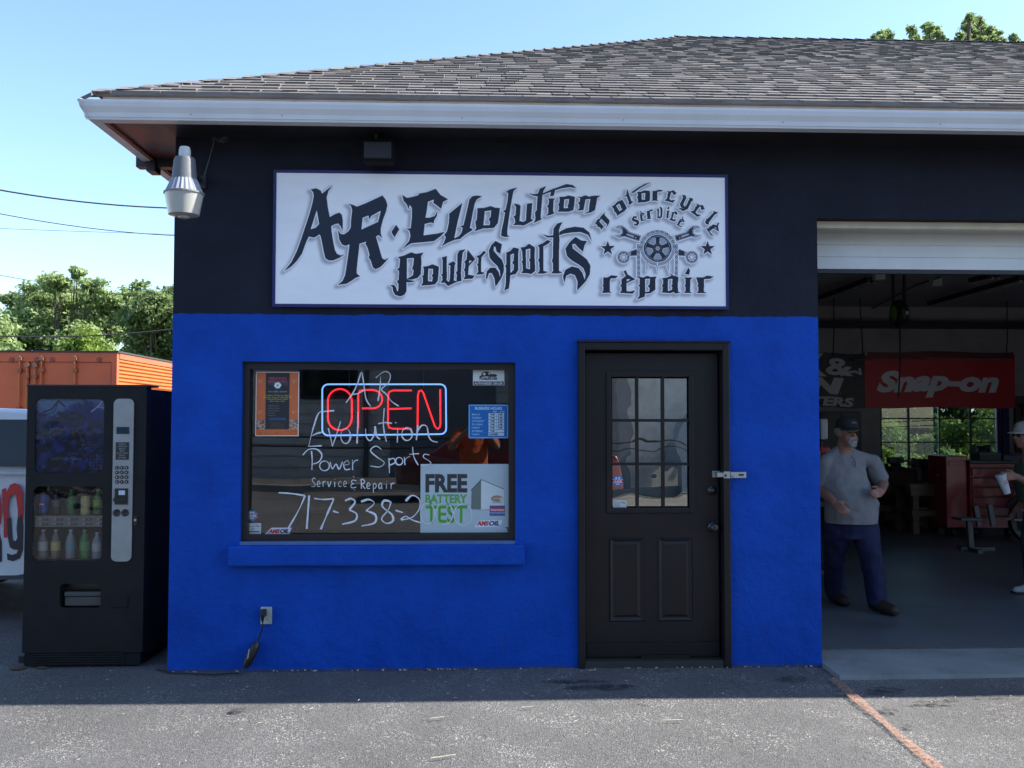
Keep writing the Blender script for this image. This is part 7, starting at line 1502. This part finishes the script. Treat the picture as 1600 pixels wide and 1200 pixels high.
# fingers closing on the cup from behind
# ---- the photographer, seen only as a reflection in the shop window
p3 = thing('person', (-.02, -6.62, 0), 'man in an orange shirt holding up a phone, reflected in the shop window', 'person'); YP = -6.6; PX = -.05
M_ora = mat('shirt_orange', (.50, .10, .03), .9, var=.08); hc = Vector((PX, YP, 1.66)); hp, L, b = head(hc, PI)
nk = Vector((PX, YP, 1.52)); s1, s2 = Vector((PX-.20, YP, 1.42)), Vector((PX+.20, YP, 1.42)); e1_, e2_ = Vector((PX-.30, YP+.12, 1.22)), Vector((PX+.32, YP+.12, 1.24)); w1_, w2_ = Vector((-.085, -6.27, 1.53)), Vector((.095, -6.27, 1.53))
remesh('body', hp+[limb(hc+Vector((0, 0, -.06)), nk, .06, .066), loft([((PX, YP, .9), .15, .11), ((PX, YP, 1.2), .15, .11), ((PX, YP, 1.44), .15, .09)])]+chain([s1, e1_, w1_], [.05, .042, .028])+chain([s2, e2_, w2_], [.05, .042, .028])+chain([Vector((PX-.1, YP, .92)), Vector((PX-.11, YP, .5)), Vector((PX-.12, YP-.03, .1)), Vector((PX-.12, YP+.08, .05))], [.08, .06, .04, .035])+chain([Vector((PX+.1, YP, .92)), Vector((PX+.11, YP, .5)), Vector((PX+.12, YP-.03, .1)), Vector((PX+.12, YP+.08, .05))], [.08, .06, .04, .035])+hand_parts(w1_, (.15, .3, 1), (.6, .7, 0), (1, -.2, 0))+hand_parts(w2_, (-.15, .3, 1), (-.6, .7, 0), (-1, -.2, 0)), M_skin, p3, .009, 2)
remesh('shirt', [loft([((PX, YP, .86), .19, .14), ((PX, YP, 1.1), .20, .15), ((PX, YP, 1.35), .20, .135), ((PX, YP, 1.45), .15, .10), ((PX, YP, 1.50), .08, .08)]), limb(s1, s1.lerp(e1_, .8), .075, .07), limb(s2, s2.lerp(e2_, .8), .075, .07)], M_ora, p3, .012, 3, .01, cut=[((0, 0, .88), (0, 0, -1))])
remesh('shorts', [loft([((PX, YP, .82), .17, .13), ((PX, YP, .98), .175, .14)])]+chain([Vector((PX-.1, YP, .86)), Vector((PX-.11, YP, .5))], [.11, .10])+chain([Vector((PX+.1, YP, .86)), Vector((PX+.11, YP, .5))], [.11, .10]), M_drk, p3, .012, 3, cut=[((0, 0, .5), (0, 0, -1))])
for sx_ in (-.12, .12): remesh('shoe', [limb((PX+sx_, YP-.05, .055), (PX+sx_, YP+.14, .05), .05, .042)], M_snk, p3, .009, 2, cut=[((0, 0, .012), (0, 0, -1))])
remesh('hair', [b(0, .02, .06, .084, .10, .075), b(0, .06, .0, .075, .05, .07)], M_dhair, p3, .008, 1)
ph = thing('phone', (0, -6.2, 1.56), 'dark phone held up by the man in the orange shirt', 'phone'); mb = MB(); mb.bbox((-.065, -6.235, 1.565), (.065, -6.225, 1.63), .004); mb.build('body', M_blkp, ph); mb = MB(); mb.box((-.055, -6.2365, 1.57), (.055, -6.2355, 1.625)); mb.build('screen', M_lcd, ph)
# ================================================ ACROSS THE STREET (seen in the reflections)
M_sid = mat('street_siding', (.50, .49, .45), .8, var=.12, vscale=.6, dirt=.3); M_brk = mat('street_brick', (.30, .25, .22), .9, var=.2)
wh = thing('street_warehouse', (2, -23, 0), 'pale sided warehouse across the street, seen in the window reflections', 'building'); YW = -20
mb = MB()
for i in range(22): z = .3*i; mb.add([(-17, YW-.04, z), (19, YW-.04, z), (19, YW, z), (-17, YW, z), (-17, YW-.04, z+.3), (19, YW-.04, z+.3)], [(0,1,2,3),(3,2,5,4)])
mb.box((-17, YW-7, 0), (19, YW-.045, 6.6)); mb.build('wall', M_sid, wh)
mb = MB(); mb.prism([(-18, 6.6), (20, 6.6), (20, 6.85), (-18, 6.85)], YW-7.5, YW+.6); mb.build('roof', M_deck, wh)
for x in (-12, -8.6, -5.0, 9.5, 13.5):
    mb = MB(); mb.box((x, YW-.02, 2.2), (x+1.6, YW+.03, 4.0)); w = mb.build('window', M_beam, wh); mb = MB(); mb.box((x+.1, YW+.031, 2.3), (x+1.5, YW+.04, 3.9)); mb.build('pane', M_vgl, w)
for x in (-2.5, 1.8, 5.4): mb = MB(); mb.box((x, YW-.02, 0), (x+3.0, YW+.03, 3.2)); mb.build('garage_door', mat('street_door', (.16, .17, .18), .6) if x < 0 else mat('street_door_pale', (.42, .43, .42), .6), wh)
mb = MB()
for x in (-9.5, -3.2, 1.3, 8.9, 12.2): mb.box((x, YW+.001, 0), (x+.12, YW+.12, 6.55))
mb.build('downpipe', M_cl[5], wh)
an = thing('street_annex', (3.4, -15.5, 0), 'low white gabled shed across the street, seen in the door glass', 'shed')
mb = MB(); mb.prism([(2.0, 0), (6.4, 0), (6.4, 2.5), (4.2, 3.9), (2.0, 2.5)], -19, -15.6); mb.build('wall', mat('annex_white', (.62, .61, .56), .7, dirt=.2), an)
mb = MB(); mb.prism([(1.7, 2.34), (4.2, 3.95), (6.7, 2.34), (6.7, 2.5), (4.2, 4.12), (1.7, 2.5)], -19.3, -15.3); mb.build('roof', M_deck, an)
gs = thing('street_shed', (2.7, -15.2, 0), 'grey flat fronted shed across the street, left in the door glass reflection', 'shed'); mb = MB(); mb.box((1.6, -15.5, 0), (3.55, -15.1, 3.9)); mb.build('wall', mat('shed_grey', (.17, .18, .20), .8, dirt=.2), gs); mb = MB(); mb.box((1.5, -15.56, 3.9), (3.65, -15.0, 4.0)); mb.build('roof', M_deck, gs); mb = MB(); mb.box((2.3, -15.095, .8), (3.2, -15.08, 2.6)); mb.build('door', mat('shed_door', (.11, .12, .13), .7), gs)
gs = thing('street_kiosk', (5.0, -15.0, 0), 'small blue grey gabled kiosk across the street, right in the door glass reflection', 'kiosk'); mb = MB(); mb.prism([(4.45, 0), (5.9, 0), (5.9, 1.3), (5.15, 2.15), (4.45, 1.1)], -15.3, -14.6); mb.build('wall', mat('kiosk_blue', (.22, .27, .32), .8, dirt=.2), gs); mb = MB(); mb.box((5.0, -14.595, .35), (5.5, -14.58, .8)); mb.build('door', mat('kiosk_red', (.16, .04, .03), .7), gs)
def car(x, y, label, m, flip=1):
    t = thing('parked_car', (x, y, 0), label, 'car', 'cars parked across the street'); pr_ = [(-2.2, .35), (-2.25, .7), (-2.1, .88), (-1.5, .95), (-.95, 1.36), (.6, 1.40), (1.25, .98), (2.0, .88), (2.2, .65), (2.2, .35)]
    pr_ = [(x+flip*a, z) for a, z in pr_]; carbody(pr_, y, .85, .35, .95).build('body', m, t, auto=35)
    for xx in (-1.4, 1.35):
        for yy in (-.9, .68): mb = MB(); mb.lathe([(.18, .02), (.31, 0), (.33, .04), (.33, .18), (.31, .22), (.18, .2)], (x+flip*xx, y+yy, .33), 20, 'y'); w = mb.build('wheel', M_rub, t); mb = MB(); mb.lathe([(.19, .22 if yy > 0 else 0), (.05, .2 if yy > 0 else .01)], (x+flip*xx, y+yy, .33), 16, 'y'); mb.build('rim', M_gal, w)
    for (a, b_) in ((-.9, -.1), (-.02, .62)):
        mb = MB(); z0, z1 = .99, 1.31; yo = y+.85-.35*(.05)+.004; yt = y+.85-.35*.36+.006; mb.add([(x+flip*(a-.12 if a < -.5 else a), yo, z0), (x+flip*(b_+.2 if b_ > .5 else b_), yo, z0), (x+flip*b_, yt, z1), (x+flip*a, yt, z1)], [(0,1,2,3)]); mb.build('side_window', M_vgl, t)
    return t
car(.62, -12.6, 'dark red car parked across the street, seen in the door glass', mat('car_red', (.10, .015, .015), .3, coat=.5))
car(-8.2, -13.6, 'dark car parked across the street, seen in the left of the shop window', mat('car_dark', (.02, .022, .026), .3, coat=.5), -1)
car(9.6, -13.0, 'grey car parked across the street, beside the red one', mat('car_grey', (.2, .2, .21), .3, coat=.5))
mb = MB(); mb.box((-60, -15.2, .0), (60, -14.9, .14)); tag(mb.build('street_kerb', M_conc), kind='structure')
for (x0, x1, Y_) in ((-60, 60, -9.6),)[:0]: mb = MB(); mb.box((x0, Y_, .004), (x1, Y_+.12, .0085)); pass
up = thing('utility_pole', (5.6, -14.2, 0), 'wooden utility pole across the street, seen in the door glass', 'utility pole'); mb = MB(); mb.tube([(5.6, -14.2, 0), (5.6, -14.2, 9)], [.16, .11], 12); mb.build('pole', M_bark, up); mb = MB(); mb.box((4.6, -14.3, 8.2), (6.6, -14.1, 8.35)); mb.build('crossarm', M_bark, up)
for z, lb in ((1.0, 'sagging wire across the street, lower of the two seen in the door glass'), (1.2, 'sagging wire across the street, upper of the two seen in the door glass')):
    mb = MB(); mb.tube([(-20+i, -13.9, z+.5*((i-20)/20)**2) for i in range(0, 41, 2)], .02, 5); tag(mb.build('street_wire', M_wire), lb, 'wire')
